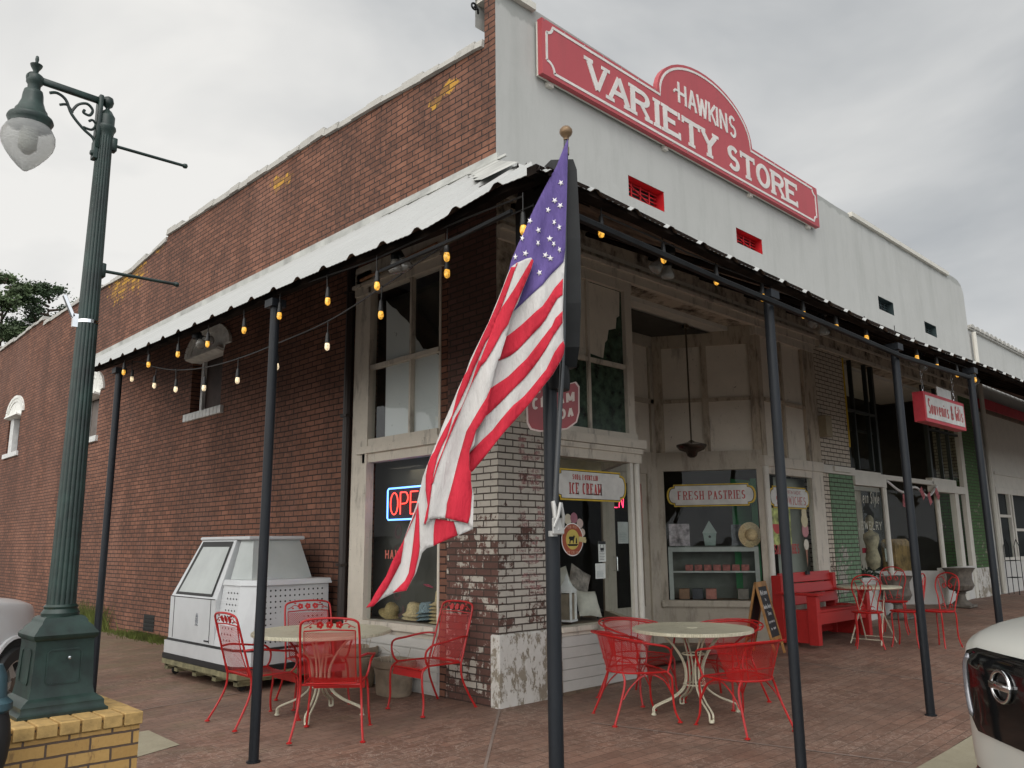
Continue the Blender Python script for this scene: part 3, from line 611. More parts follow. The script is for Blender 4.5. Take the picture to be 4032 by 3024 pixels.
k = MB(); k.tube([(-.02, .25, 7.02), (-.07, .2, 7.02), (-.12, .2, 7.03)], .012, 8); k.tube([(-.12+.035*math.cos(a), .2, 7.03+.035*math.sin(a)) for a in [i*PI/6 for i in range(13)]], .011, 8); k.build('anchor_hook', 'black_metal', B)
# front white wall with four vents and the rounded far corner
VT = [(2.18, 2.91, 5.52, 5.79), (4.63, 5.35, 5.56, 5.79), (9.50, 10.20, 5.55, 5.80), (11.74, 12.40, 5.50, 5.74)]
f_ = MB(); xs_ = sorted({0.0, 13.9}|{q for v in VT for q in v[:2]}); zs_ = sorted({5.12, 6.9}|{q for v in VT for q in v[2:]})
for i in range(len(xs_)-1):
    for j in range(len(zs_)-1):
        cx, cz = (xs_[i]+xs_[i+1])/2, (zs_[j]+zs_[j+1])/2
        if any(a < cx < b and c < cz < d for a, b, c, d in VT): continue
        f_.poly([(xs_[i], 0, zs_[j]), (xs_[i+1], 0, zs_[j]), (xs_[i+1], 0, zs_[j+1]), (xs_[i], 0, zs_[j+1])])
for a, b, c, d in VT:
    f_.poly([(a, 0, c), (a, .17, c), (a, .17, d), (a, 0, d)]); f_.poly([(b, 0, d), (b, .17, d), (b, .17, c), (b, 0, c)]); f_.poly([(a, 0, d), (a, .17, d), (b, .17, d), (b, 0, d)]); f_.poly([(b, 0, c), (b, .17, c), (a, .17, c), (a, 0, c)])
top = [(0, 7.24), (2, 7.22), (6, 7.14), (8.0, 7.10), (13.9, 7.14)]
for (a, za), (b, zb) in zip(top, top[1:]): f_.poly([(a, 0, 6.9), (b, 0, 6.9), (b, 0, zb), (a, 0, za)]); f_.poly([(a, 0, za), (b, 0, zb), (b, .32, zb), (a, .32, za)]); f_.poly([(b, .32, 6.9), (a, .32, 6.9), (a, .32, za), (b, .32, zb)])
cr_ = [(13.9, 7.14), (14.12, 7.12), (14.30, 7.05), (14.40, 6.94), (14.43, 6.8), (14.45, 6.2), (14.45, 5.12)]
f_.poly([(13.9, 0, 5.12), (14.45, 0, 5.12)]+[(a, 0, z) for a, z in reversed(cr_[:-1])])
for (a, za), (b, zb) in zip(cr_, cr_[1:]): f_.poly([(a, 0, za), (b, 0, zb), (b, .32, zb), (a, .32, za)])
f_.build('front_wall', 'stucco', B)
k = MB()
for x0, x1 in ((.02, .56), (8.55, 13.4)):
    n = max(1, int((x1-x0)/.5))
    for i in range(n): 
        a, b = x0+(x1-x0)*i/n, x0+(x1-x0)*(i+1)/n; za = 7.235-.012*a if a < 7 else 7.105
        k.box((a, -.06, za-.05), (b, .33, za+.03))
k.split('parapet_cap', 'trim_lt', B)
for i, (a, b, c, d) in enumerate(VT):
    red = i < 2; m_ = 'vent_red' if red else 'vent_dark'
    k = MB(); t_ = .004
    k.poly([(a+t_, .003, c+t_), (a+t_, .16, c+t_), (a+t_, .16, d-t_), (a+t_, .003, d-t_)]); k.poly([(b-t_, .003, d-t_), (b-t_, .16, d-t_), (b-t_, .16, c+t_), (b-t_, .003, c+t_)]); k.poly([(a+t_, .003, d-t_), (a+t_, .16, d-t_), (b-t_, .16, d-t_), (b-t_, .003, d-t_)]); k.poly([(b-t_, .003, c+t_), (b-t_, .16, c+t_), (a+t_, .16, c+t_), (a+t_, .003, c+t_)])
    v = k.build('wall_vent', m_, B); v['label'] = 'bright red recessed wall vent' if red else 'dark green recessed wall vent'
    k = MB(); n = 5
    for j in range(n): z = c+(d-c)*(j+.5)/n; k.box((a+.01, .105, z-.006), (b-.01, .12, z+.006))
    for j in range(1, 4): x = a+(b-a)*j/4; k.box((x-.008, .095, c+.01), (x+.008, .104, d-.01))
    k.tube([(a, .09, d), (b, .09, c)], .006, 4); k.build('grille', m_, v)
    k = MB(); k.poly([(a, .159, c), (b, .159, c), (b, .159, d), (a, .159, d)]); k.build('vent_back', 'void', v)
# pier A on the corner: painted brick, plinth
k = MB(); k.box((.0, .0, .0), (.80, .74, 5.12)); k.build('corner_pier', 'pier', B)
k = MB(); k.box((-.022, -.03, -.1), (.82, .09, .625), .012); k.build('pier_plinth', 'plinth', B)
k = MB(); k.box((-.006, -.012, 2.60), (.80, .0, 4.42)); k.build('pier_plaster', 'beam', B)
# ghost lettering down the pier, worn pink paint
t = NT('worn pink painted letters'); msk = t.ramp(t.math('ADD', t.math('MULTIPLY', t.noise(5, 4, .6), .5), t.math('MULTIPLY', t.noise(22, 4, .75), .5)), (.46, 0), (.66, .6))
bkf = t.nd('ShaderNodeTexBrick', {'Vector': t.comb(t.xyz()[0], t.xyz()[2], 0.0), 'Scale': 1.0, 'Mortar Size': .008, 'Brick Width': .195, 'Row Height': .0585}, offset=.5).outputs['Fac']
t.put(t.b, 'Alpha', t.math('MULTIPLY', msk, t.math('SUBTRACT', 1.0, bkf))); MT['ghost'] = t.set((.42, .21, .20), .85)
k = MB()
for i, ch in enumerate('DRUGS'): letter(k, FY(-.0035), ch, .27, 2.22-i*.325, .34, .26, .085, 0, .0012)
k.split('painted_lettering', 'ghost', B)['label'] = 'faded pink letters painted down the pier'
# front beam / frieze band under the canopy, mouldings
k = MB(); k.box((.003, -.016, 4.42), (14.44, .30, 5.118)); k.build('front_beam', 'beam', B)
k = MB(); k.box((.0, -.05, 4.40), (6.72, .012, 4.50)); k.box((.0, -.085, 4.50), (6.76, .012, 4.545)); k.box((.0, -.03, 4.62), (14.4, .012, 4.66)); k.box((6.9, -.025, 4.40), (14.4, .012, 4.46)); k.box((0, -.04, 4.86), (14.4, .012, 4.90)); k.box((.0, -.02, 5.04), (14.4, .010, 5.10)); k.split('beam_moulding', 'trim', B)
k = MB(); k.box((6.67, .0, 0.0), (7.72, .5, 4.42)); k.build('brick_pier', 'pier_cream', B)
k = MB(); k.box((6.90, -.014, 0.0), (7.735, .0, 2.45)); k.build('green_painted_brick', 'pier_green', B)
k = MB(); k.box((6.66, -.05, 2.44), (7.75, .0, 2.56)); k.box((6.95, -.09, 2.47), (7.55, -.05, 2.55)); k.split('pier_ledge', 'trim_lt', B)
k = MB(); k.box((13.15, .0, .86), (14.36, .55, 4.40)); k.build('green_pier', m_peel('deep green painted brick', (.2, .2, .15), (.3, .28, .2), (.065, .15, .045), .21, .066, -.6), B)
k = MB(); k.box((13.10, -.04, .0), (14.42, .5, .86), .01); k.build('pier_plinth', 'plinth', B)
# sheathing above the recess and inside ceiling
k = MB(); k.box((2.1, .30, 4.36), (13.0, 1.5, 4.42)); k.build('entry_ceiling', 'trim_lt', B)
t = NT('pale film behind glass'); c_ = t.mix(t.xyz()[2] if False else t.noise(.9, 3), (.60, .63, .63), (.74, .76, .75)); c_ = t.mix(t.ramp(t.noise(5.5, 5, .75), (.66, 0), (.71, .7)), c_, (.10, .11, .11)); MT['film'] = t.set(c_, .5)
# side street show window: frame, panes
wf = MB(); y0, y1 = .86, 2.43
wf.box((-.03, 2.13, .55), (.05, 2.43, 4.62)); wf.box((-.05, 2.10, .64), (.05, 2.14, 4.40)); wf.box((-.01, .85, .55), (.05, .88, 4.5))
wf.box((-.05, .80, 4.33), (.06, 2.43, 4.43)); wf.box((-.075, .80, 4.43), (.06, 2.46, 4.47)); wf.box((-.03, .80, 4.47), (.06, 2.46, 4.70))
wf.box((-.04, .86, 2.52), (.08, 2.13, 2.60)); wf.box((-.075, .80, 2.44), (.08, 2.30, 2.52)); wf.box((-.03, .86, 2.34), (.08, 2.22, 2.44)); 
wf.box((-.07, .86, .57), (.10, 2.44, .64)); wf.box((-.03, .86, .52), (.05, 2.44, .57))
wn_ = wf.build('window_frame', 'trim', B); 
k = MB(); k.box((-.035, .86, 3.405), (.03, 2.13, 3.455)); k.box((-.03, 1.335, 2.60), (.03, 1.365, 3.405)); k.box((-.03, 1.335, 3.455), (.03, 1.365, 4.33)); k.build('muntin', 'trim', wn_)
k = MB(); k.add([(.012, .86, 2.60), (.012, 2.13, 2.60), (.012, 2.13, 4.33), (.012, .86, 4.33)], [(0, 1, 2, 3)]); k.build('upper_pane', 'glass_sky', wn_)
k = MB(); k.prism([(2.0, 4.33), (1.9, 4.198), (1.84, 4.14), (1.777, 4.091), (1.70, 4.05), (1.634, 3.981), (1.50, 3.88), (1.38, 3.76), (1.32, 3.63), (1.278, 3.596), (1.2, 3.50), (1.158, 3.493), (1.05, 3.46), (.949, 3.396), (.90, 3.37), (.87, 3.30), (.86, 3.24), (.86, 2.60), (1.868, 2.60), (1.875, 3.44), (1.885, 4.0), (1.89, 4.33)][1:-1], lambda u, v, d: (.03-d, u, v), -.004, .0); k.build('torn_paint_film', 'film', wn_)
k = MB(); k.add([(.012, .88, .64), (.012, 2.10, .64), (.012, 2.10, 2.34), (.012, .88, 2.34)], [(0, 1, 2, 3)]); k.build('lower_pane', 'glass', wn_)
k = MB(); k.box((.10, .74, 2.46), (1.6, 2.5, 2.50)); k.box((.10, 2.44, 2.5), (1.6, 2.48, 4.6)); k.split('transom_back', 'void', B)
k = MB(); k.box((-.02, .84, .0), (.05, 2.43, .52))
for i in range(5): k.box((-.034, .84, .03+i*.098), (-.019, 2.43, .118+i*.098))
k.split('clapboard_panel', 'kick', B)
k = MB(); k.tube([(.0, 2.52, 0), (-.045, 2.52, .05), (-.045, 2.52, 4.9)], .055, 10); 
for z in (1.2, 2.9, 4.4): k.box((-.11, 2.46, z), (.0, 2.58, z+.03))
k.build('downpipe', plain('dark brown downpipe', (.022, .014, .011), .5), B)
k = MB(); k.tube([(-.09, .83, 4.56), (-.09, 2.25, 4.50)], .02, 8); k.build('conduit', 'orange_pipe', B)
# three small arched windows on the side
for i, (a, b, c, d, e) in enumerate(SW):
    wi = bpy.data.objects.new('arched_window', None); COL.objects.link(wi); wi.parent = B; wi['label'] = 'small arched side window with white brick arch'
    k = MB(); k.add([(.16, a, c), (.16, b, c), (.16, b, d), (.16, a, d)], [(0, 1, 2, 3)]); k.build('pane', plain('curtained pane', (.060, .040, .034), .6, 0, .3, 3, 0, .2) if i == 0 else plain('grey pane', (.16, .135, .12), .5, 0, .2, 3, 0, .2), wi)
    k = MB(); k.box((.10, b-.20, c+.01), (.155, b-.12, d)); k.box((.11, a+.02, d-.05), (.155, b-.2, d)); 
    if i == 2: k.box((.02, b-.42, c+.01), (.15, b-.10, d+.04))
    k.build('frame', 'white_paint', wi)
    n = 7; k = MB()
    for j in range(11): q0 = a-.12+(b-a+.26)*j/11; k.box((-.05, q0+.006, c-.13), (.04, q0+(b-a+.26)/11-.006, c-.012), .006)
    k.box((-.03, a-.115, c-.125), (.05, b+.125, c-.018)); k.build('sill', 'white_paint', wi)
    k = MB(); cy = (a+b)/2; hw = (b-a)/2; sp = d-.02; rise = e-.20-sp
    def pt(f, r): an = math.radians(180*f); return (cy-math.cos(an)*(hw+.06)*r, sp+.02+math.sin(an)*(rise+.10)*(1+(r-1)*1.4))
    for rr in ((1.0, 1.16), (1.17, 1.36)):
        m = 13
        for j in range(m):
            p = [pt(j/m+.004, rr[0]), pt((j+1)/m-.004, rr[0]), pt((j+1)/m-.004, rr[1]-.01), pt(j/m+.004, rr[1]-.01)]
            k.prism(p, lambda u, v, q: (-q, u, v), -.05, .028 if rr[0] < 1.1 else .04)
    k.prism([pt(j/m, 1.0) for j in range(m+1)]+[pt(1, 1.34), ]+[pt(j/m, 1.34) for j in range(m, -1, -1)][1:], lambda u, v, q: (-q, u, v), -.05, .018)
    k.build('arch', 'bright_white', wi)
    k = MB(); k.prism([pt(j/m, .995) for j in range(m+1)]+[(b+.0, d-.10), (a-.0, d-.10)], lambda u, v, q: (-q, u, v), -.12, .008); k.box((-.12, a-.02, d-.10), (.02, b+.03, d-.06), 0, Matrix.Rotation(.25, 3, 'Y'), (0, a, d-.08)); k.build('tympanum', 'bright_white', wi)
k = MB(); k.box((-.004, 7.98, .10), (.05, 8.42, .36)); vb = k.build('crawlspace_vent', 'void', B)
k = MB(); 
for i in range(4): k.box((-.012, 7.99, .12+i*.06), (-.005, 8.41, .135+i*.06))
k.build('grille', 'black_metal', vb)

# -------- front shopfront, first shop
GLS = MB()
def pane_y(x0, x1, z0, z1, y=.0, mat='glass', par=None, nm='window_pane'):
    k = MB(); k.add([(x0, y, z0), (x1, y, z0), (x1, y, z1), (x0, y, z1)], [(0, 1, 2, 3)]); return k.build(nm, mat, par or B)
k = MB()   # trim of the left bay
k.box((.80, -.06, 2.56), (2.10, .10, 2.62)); k.box((.80, -.10, 2.46), (2.20, .10, 2.555)); k.box((.80, -.05, 2.30), (2.16, .10, 2.40)); k.box((.80, -.075, 2.40), (2.16, .10, 2.455))
k.box((.80, -.03, 4.28), (2.12, .08, 4.40)); k.box((1.98, -.03, 2.62), (2.10, .08, 4.28)); k.box((.80, -.03, 2.62), (.86, .08, 4.28)); k.box((1.335, -.01, 2.62), (1.375, .05, 4.28)); k.box((.86, -.012, 3.36), (1.335, .05, 3.41)); k.box((1.375, -.012, 3.36), (1.98, .05, 3.41))
k.box((.80, -.06, .585), (2.16, .12, .63)); k.box((.80, -.03, .545), (2.13, .10, .585)); k.split('bay_trim', 'trim', B)
k = MB(); k.box((1.985, -.02, .63), (2.035, .03, 2.30)); k.tube([(2.115, .0, .0), (2.115, .0, 2.46)], .04, 12); k.split('corner_post', 'trim_lt', B)
k = MB(); k.box((.82, .0, -.05), (2.12, .06, .545)); 
for i in range(5): k.box((.82, -.016, .03+i*.103), (2.12, -.001, .127+i*.103))
k.split('clapboard_panel', 'kick', B)
k = MB(); k.box((.78, -.03, -.12), (2.14, .05, .03)); k.build('base_board', 'dark_wood', B)
pane_y(.82, 1.985, .63, 2.30, .01)
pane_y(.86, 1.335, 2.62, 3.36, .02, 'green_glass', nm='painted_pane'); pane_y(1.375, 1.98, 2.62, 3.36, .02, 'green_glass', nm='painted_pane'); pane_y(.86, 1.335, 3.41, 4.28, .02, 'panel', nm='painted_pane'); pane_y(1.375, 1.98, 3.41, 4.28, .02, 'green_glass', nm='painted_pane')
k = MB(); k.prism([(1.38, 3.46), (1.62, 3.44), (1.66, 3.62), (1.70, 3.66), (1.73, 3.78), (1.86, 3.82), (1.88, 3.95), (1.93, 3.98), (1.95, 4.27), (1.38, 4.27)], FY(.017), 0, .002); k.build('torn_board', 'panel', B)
# recess: left return glass, back wall with door, right return
def seg(a, b, z0, z1, mb, th=.05, off=0):
    a, b = Vector((*a, 0)), Vector((*b, 0)); d = (b-a).normalized(); nn = Vector((d.y, -d.x, 0))
    p = [a+nn*(off), b+nn*(off), b+nn*(off-th), a+nn*(off-th)]
    mb.add([(q.x, q.y, z0) for q in p]+[(q.x, q.y, z1) for q in p], [(3, 2, 1, 0), (4, 5, 6, 7), (0, 1, 5, 4), (1, 2, 6, 5), (2, 3, 7, 6), (3, 0, 4, 7)])
def lerp2(a, b, f): return (a[0]+(b[0]-a[0])*f, a[1]+(b[1]-a[1])*f)
P1, P2, P3, P4 = (2.12, .03), (3.05, 1.20), (4.17, 1.20), (4.93, .0)
def flatpane(a, b, z0, z1, mat, nm, off=0.0):
    a_, b_ = Vector((*a, 0)), Vector((*b, 0)); d = (b_-a_).normalized(); nn = Vector((d.y, -d.x, 0))*off
    k = MB(); k.add([(a[0]+nn.x, a[1]+nn.y, z0), (b[0]+nn.x, b[1]+nn.y, z0), (b[0]+nn.x, b[1]+nn.y, z1), (a[0]+nn.x, a[1]+nn.y, z1)], [(0, 1, 2, 3)]); return k.build(nm, mat, B)
k = MB(); seg(P1, P2, .0, .6, k, .08); seg(P1, P2, 2.34, 2.66, k, .08); seg(P1, P2, 4.18, 4.42, k, .08); seg(lerp2(P1, P2, .93), P2, .6, 4.2, k, .08); k.split('entry_return_trim', 'gwood', B)
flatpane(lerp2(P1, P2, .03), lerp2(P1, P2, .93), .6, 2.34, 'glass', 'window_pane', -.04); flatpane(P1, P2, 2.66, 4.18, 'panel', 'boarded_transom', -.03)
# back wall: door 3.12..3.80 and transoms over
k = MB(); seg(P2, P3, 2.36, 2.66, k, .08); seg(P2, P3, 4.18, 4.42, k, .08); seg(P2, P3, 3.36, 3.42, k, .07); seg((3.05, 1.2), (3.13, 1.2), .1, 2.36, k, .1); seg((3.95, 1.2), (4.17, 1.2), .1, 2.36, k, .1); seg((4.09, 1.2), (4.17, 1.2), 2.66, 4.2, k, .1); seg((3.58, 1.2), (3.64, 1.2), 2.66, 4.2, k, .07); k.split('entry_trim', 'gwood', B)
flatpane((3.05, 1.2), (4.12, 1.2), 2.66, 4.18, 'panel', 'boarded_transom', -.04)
dr = MB(); x0, x1 = 3.13, 3.95
dr.box((x0, 1.23, .12), (x0+.11, 1.27, 2.36)); dr.box((x1-.11, 1.23, .12), (x1, 1.27, 2.36)); dr.box((x0+.11, 1.23, 2.22), (x1-.11, 1.27, 2.36)); dr.box((x0+.11, 1.23, .12), (x1-.11, 1.27, .60)); dro = dr.build('door', 'gwood', B)
k = MB(); k.add([(x0+.11, 1.25, .6), (x1-.11, 1.25, .6), (x1-.11, 1.25, 2.22), (x0+.11, 1.25, 2.22)], [(0, 1, 2, 3)]); k.build('pane', 'glass', dro)
k = MB(); k.tube([(x0+.06, 1.23, 1.08), (x0+.06, 1.17, 1.08), (x0+.06, 1.17, 1.25), (x0+.06, 1.23, 1.25)], .01, 6); k.build('handle', 'chrome', dro)
# right return (fresh pastries window)
k = MB(); seg(P3, P4, .10, .58, k, .08); seg(P3, P4, .58, .66, k, .14, .05); seg(P3, P4, 2.40, 2.66, k, .10, .01); seg(P3, lerp2(P3, P4, .06), .66, 2.40, k, .08); seg(lerp2(P3, P4, .94), P4, .66, 2.40, k, .08)
seg(lerp2(P3, P4, .12), lerp2(P3, P4, .9), .2, .5, k, .02, .015); k.split('pastry_bay_trim', 'gwood', B)
flatpane(lerp2(P3, P4, .06), lerp2(P3, P4, .94), .66, 2.40, 'glass', 'window_pane', -.04)
k = MB(); seg(P3, P4, 4.16, 4.42, k, .08); seg(P3, lerp2(P3, P4, .09), 2.66, 4.2, k, .09, .01); seg(lerp2(P3, P4, .47), lerp2(P3, P4, .53), 2.66, 4.16, k, .06, -.005); seg(lerp2(P3, P4, .93), P4, 2.66, 4.2, k, .09, .01); seg(lerp2(P3, P4, .09), lerp2(P3, P4, .47), 3.36, 3.41, k, .06, -.008); seg(lerp2(P3, P4, .53), lerp2(P3, P4, .93), 3.36, 3.41, k, .06, -.008); k.split('transom_frame', 'grimy', B)
flatpane(P3, P4, 2.66, 4.16, 'panel', 'boarded_transom', -.035)
# right bay front
k = MB(); k.box((4.93, -.02, 2.34), (6.67, .08, 2.44)); k.box((4.90, -.05, 2.44), (6.67, .08, 2.58)); k.box((4.90, -.03, 4.28), (6.67, .08, 4.40)); k.box((4.93, -.05, .62), (6.67, .10, .68)); k.box((6.30, -.02, .68), (6.67, .06, 2.34)); k.box((4.93, .0, .1), (6.67, .06, .62)); k.split('bay_trim', 'trim', B)
k = MB(); k.tube([(4.96, -.02, .1), (4.96, -.02, 2.44)], .045, 12); k.split('corner_post', 'trim_lt', B)
k = MB(); k.box((4.93, -.02, 2.58), (5.05, .06, 4.28)); k.box((5.60, -.015, 2.58), (5.66, .05, 4.28)); k.box((6.28, -.02, 2.58), (6.67, .06, 4.28)); k.box((5.05, -.01, 3.36), (5.6, .05, 3.41)); k.box((5.66, -.01, 3.36), (6.28, .05, 3.41)); k.split('transom_frame', 'grimy', B)
pane_y(5.05, 6.28, 2.58, 4.28, .03, 'panel', nm='boarded_transom'); pane_y(4.98, 6.30, .68, 2.34, .01)
k = MB(); k.box((6.66, -.14, 2.98), (6.86, -.002, 3.30), .01); k.build('junction_box', plain('tan meter box', (.30, .25, .16), .6), B)
# -------- second shop
k = MB(); k.box((7.72, -.03, 2.44), (8.80, .10, 2.54)); k.box((7.72, -.05, 2.30), (8.95, .10, 2.44)); k.box((11.25, -.05, 2.32), (12.95, .10, 2.46)); k.box((11.2, -.02, 2.46), (12.5, .10, 2.58)); k.box((8.80, 1.0, 2.36), (11.25, 1.1, 2.46)); k.box((8.8, -.02, 2.44), (11.25, .06, 2.52)); k.box((12.35, -.02, .25), (12.55, .08, 2.32)); k.box((12.95, -.02, .25), (13.15, .06, 4.40)); k.split('bay_trim', 'trim_lt', B)
k = MB(); k.tube([(8.90, -.01, .2), (8.90, -.01, 2.34)], .045, 10); k.tube([(11.35, -.01, .2), (11.35, -.01, 2.34)], .045, 10); k.split('corner_post', 'trim_lt', B)
k = MB(); k.box((7.72, .0, .15), (8.9, .08, .80)); k.box((11.3, .0, .2), (13.1, .08, .86)); k.box((7.72, -.03, .80), (8.9, .1, .85)); k.box((11.3, -.03, .86), (13.1, .1, .91)); seg((8.9, .0), (9.6, 1.1), .2, .82, k, .08); seg((10.6, 1.1), (11.35, 0), .2, .86, k, .08); k.split('clapboard_panel', 'kick', B)
pane_y(7.72, 8.9, .85, 2.30, .02); pane_y(11.35, 12.9, .91, 2.32, .02); flatpane((8.92, .02), (9.6, 1.1), .82, 2.36, 'glass', 'window_pane', -.03); flatpane((10.6, 1.1), (11.33, .02), .86, 2.36, 'glass', 'window_pane', -.03)
k = MB(); seg((9.6, 1.1), (9.85, 1.1), .2, 2.4, k, .06); seg((10.35, 1.1), (10.6, 1.1), .2, 2.4, k, .06); k.box((9.85, 1.12, .2), (9.92, 1.16, 2.36)); k.box((10.28, 1.12, .2), (10.35, 1.16, 2.36)); k.box((9.92, 1.12, .2), (10.28, 1.16, .7)); k.build('door', 'gwood', B)
for a, b, y in ((7.74, 8.9, .03), (11.3, 13.0, .03)):
    pane_y(a, b, 2.58, 4.38, y, 'glass', nm='transom_pane')
k = MB()
for x in (8.05, 8.62, 11.9, 12.4): k.box((x-.02, -.005, 2.56), (x+.02, .06, 4.38))
k.box((8.84, -.01, 2.52), (8.92, .06, 4.38)); k.box((11.25, -.01, 2.58), (11.33, .06, 4.38)); k.box((7.74, -.008, 3.50), (8.84, .055, 3.54)); k.box((11.33, -.008, 3.50), (12.98, .055, 3.54)); k.box((8.92, 1.02, 2.46), (9.0, 1.08, 4.38)); k.box((10.1, 1.02, 2.46), (10.16, 1.08, 4.38)); k.box((8.92, 1.02, 3.5), (11.25, 1.08, 3.54)); k.split('transom_frame', plain('black green mullion', (.02, .026, .022), .5), B)
k = MB(); k.add([(8.95, 1.09, 2.46), (11.25, 1.09, 2.46), (11.25, 1.09, 4.38), (8.95, 1.09, 4.38)], [(0, 1, 2, 3)]); k.build('transom_pane', 'glass', B)
k = MB(); k.box((7.718, -.018, 2.9), (7.74, .0, 4.36)); k.build('yellow_edge', 'yellow', B)
# interior shells
k = MB()
def room(x0, x1, y0, y1, z0, z1):
    k.poly([(x0, y1, z0), (x1, y1, z0), (x1, y1, z1), (x0, y1, z1)]); k.poly([(x0, y0, z0), (x0, y1, z0), (x0, y1, z1), (x0, y0, z1)]); k.poly([(x1, y1, z0), (x1, y0, z0), (x1, y0, z1), (x1, y1, z1)]); k.poly([(x0, y0, z1), (x1, y0, z1), (x1, y1, z1), (x0, y1, z1)])
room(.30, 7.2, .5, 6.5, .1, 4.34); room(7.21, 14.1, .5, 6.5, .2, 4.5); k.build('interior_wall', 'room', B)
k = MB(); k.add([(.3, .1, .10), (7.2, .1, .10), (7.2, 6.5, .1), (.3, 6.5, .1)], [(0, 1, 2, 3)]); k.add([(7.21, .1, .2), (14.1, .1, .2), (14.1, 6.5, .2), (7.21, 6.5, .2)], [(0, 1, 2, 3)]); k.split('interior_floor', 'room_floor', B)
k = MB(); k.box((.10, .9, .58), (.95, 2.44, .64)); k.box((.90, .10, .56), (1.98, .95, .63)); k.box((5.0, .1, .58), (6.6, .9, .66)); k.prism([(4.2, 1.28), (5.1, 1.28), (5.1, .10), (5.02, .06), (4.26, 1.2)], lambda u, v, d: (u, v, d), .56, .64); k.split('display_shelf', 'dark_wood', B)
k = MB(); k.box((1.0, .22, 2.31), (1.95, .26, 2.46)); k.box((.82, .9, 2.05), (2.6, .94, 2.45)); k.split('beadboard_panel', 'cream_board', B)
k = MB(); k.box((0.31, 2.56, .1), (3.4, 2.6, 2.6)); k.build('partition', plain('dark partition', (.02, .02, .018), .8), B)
# flat roof and back so that the box is closed
k = MB(); k.box((.31, .33, 6.2), (14.1, 39, 6.3)); k.build('flat_roof', 'asphalt', B)
# ================================================================ NEIGHBOUR
N = thing('neighbor_shop', 'low white stuccoed shop with wavy tile coping right of the green pier', 'building', (14.46, 0, 0))
def nb(mb, nm, mat): o = mb.build(nm, mat, N); o.matrix_parent_inverse = Matrix.Translation((-14.46, 0, 0)); return o
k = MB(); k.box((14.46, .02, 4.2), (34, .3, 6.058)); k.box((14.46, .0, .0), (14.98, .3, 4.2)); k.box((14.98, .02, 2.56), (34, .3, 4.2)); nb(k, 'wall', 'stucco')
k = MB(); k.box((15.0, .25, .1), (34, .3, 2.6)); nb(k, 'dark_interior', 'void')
k = MB(); 
for i in range(60): x = 14.5+i*.33; k.prism([(x, 6.10), (x+.30, 6.10)]+arc(x+.15, 6.10, .15, 0, 180, 6, .09)[1:-1], lambda u, v, d: (u, d, v), -.06, .36)
k.box((14.46, -.03, 6.06), (34, .33, 6.10)); nb(k, 'tile_coping', 'coping')
k = MB(); k.box((14.6, -.09, 4.27), (34, .015, 4.49)); nb(k, 'awning_band', plain('red band', (.50, .05, .07), .5)); k = MB(); k.box((14.6, -.06, 4.19), (34, .015, 4.268)); nb(k, 'painted_shadow_line', 'dark_wood'); k = MB(); k.box((14.99, -.012, 2.90), (34, .018, 4.188)); k.box((14.99, -.04, 2.84), (34, .018, 2.898)); nb(k, 'upper_panel', 'trim_lt'); k = MB(); k.box((14.99, -.012, 2.565), (34, .018, 2.838)); nb(k, 'ribbed_panel', 'trim_lt')  # the dark strip below the red band paints its shadow line
k = MB(); k.box((14.98, -.03, 2.42), (34, .02, 2.56)); k.box((14.98, -.02, .95), (34, .05, 1.03)); 
for x in (15.0, 15.9, 16.1, 17.5, 19.5, 22): k.box((x, -.02, 1.03), (x+.09, .05, 2.42))
k.box((15.1, -.015, 1.9), (15.9, .04, 1.96)); k.box((16.19, -.015, 1.6), (17.5, .04, 1.66)); nb(k, 'window_frame', 'trim_lt')
k = MB(); k.box((14.98, .0, .0), (34, .1, .95)); nb(k, 'panel', 'kick')
k = MB(); k.add([(15.0, .03, 1.03), (34, .03, 1.03), (34, .03, 2.42), (15, .03, 2.42)], [(0, 1, 2, 3)]); nb(k, 'window_pane', 'glass')
k = MB(); k.tube([(14.62, -.06, .3), (14.62, -.06, 6.0)], .05, 8); nb(k, 'downpipe', 'trim_lt')
# wire plant rack beside the green pier
t_ = thing('wire_rack', 'thin black wire shelf rack against white wall of the neighbouring shop', 'rack', (14.75, -.25, gz(14.7, -.2)))
k = MB()
for x in (-.18, .18):
    for y in (-.1, .1): k.tube([(x, y, 0), (x, y, 1.0)], .008, 5)
for y in (-.1, .1): k.tube([(-.18, y, 1.0), (0, y, 1.14), (.18, y, 1.0)], .008, 5)
k.build('frame', 'black_metal', t_)
for z in (.35, .7):
    k = MB()
    for i in range(7): x = -.18+i*.06; k.tube([(x, -.1, z), (x, .1, z)], .005, 4)
    k.tube([(-.18, -.1, z), (.18, -.1, z), (.18, .1, z), (-.18, .1, z)], .007, 4, closed=True); k.build('shelf', 'black_metal', t_)

# ================================================================ CANOPY
CP = thing('canopy', 'corrugated metal sidewalk canopy wrapping the brick corner on dark pipe posts', 'canopy')
EL = [(-2.85, 3.355), (-2.5, 3.37), (-1.9, 3.315), (-1.0, 3.345), (.1, 3.365), (1.5, 3.375), (3.0, 3.40), (3.9, 3.42), (4.45, 3.445)]
ER = [(-2.36, 3.355), (-1.9, 3.36), (-.6, 3.315), (.7, 3.30), (2.4, 3.265), (4.6, 3.33), (5.3, 3.35), (9, 3.38), (14, 3.42), (20, 3.45), (30, 3.5)]
def itp(T, x):
    if x <= T[0][0]: return T[0][1]
    for (a, b), (c, d) in zip(T, T[1:]):
        if x <= c: return b+(d-b)*(x-a)/(c-a)
    return T[-1][1]
_H = .030
def rib(s_):
    m = (s_ % .36)/.36
    if m < .05 or m > .95: return _H
    if m < .16 or m > .84: return _H*(1-(min(m, 1-m)-.05)/.11)
    q = (s_ % .05)/.05
    return .0055*(1 if q < .5 else 0)*.35
XE, YE, ZW = -2.36, -2.86, 5.21
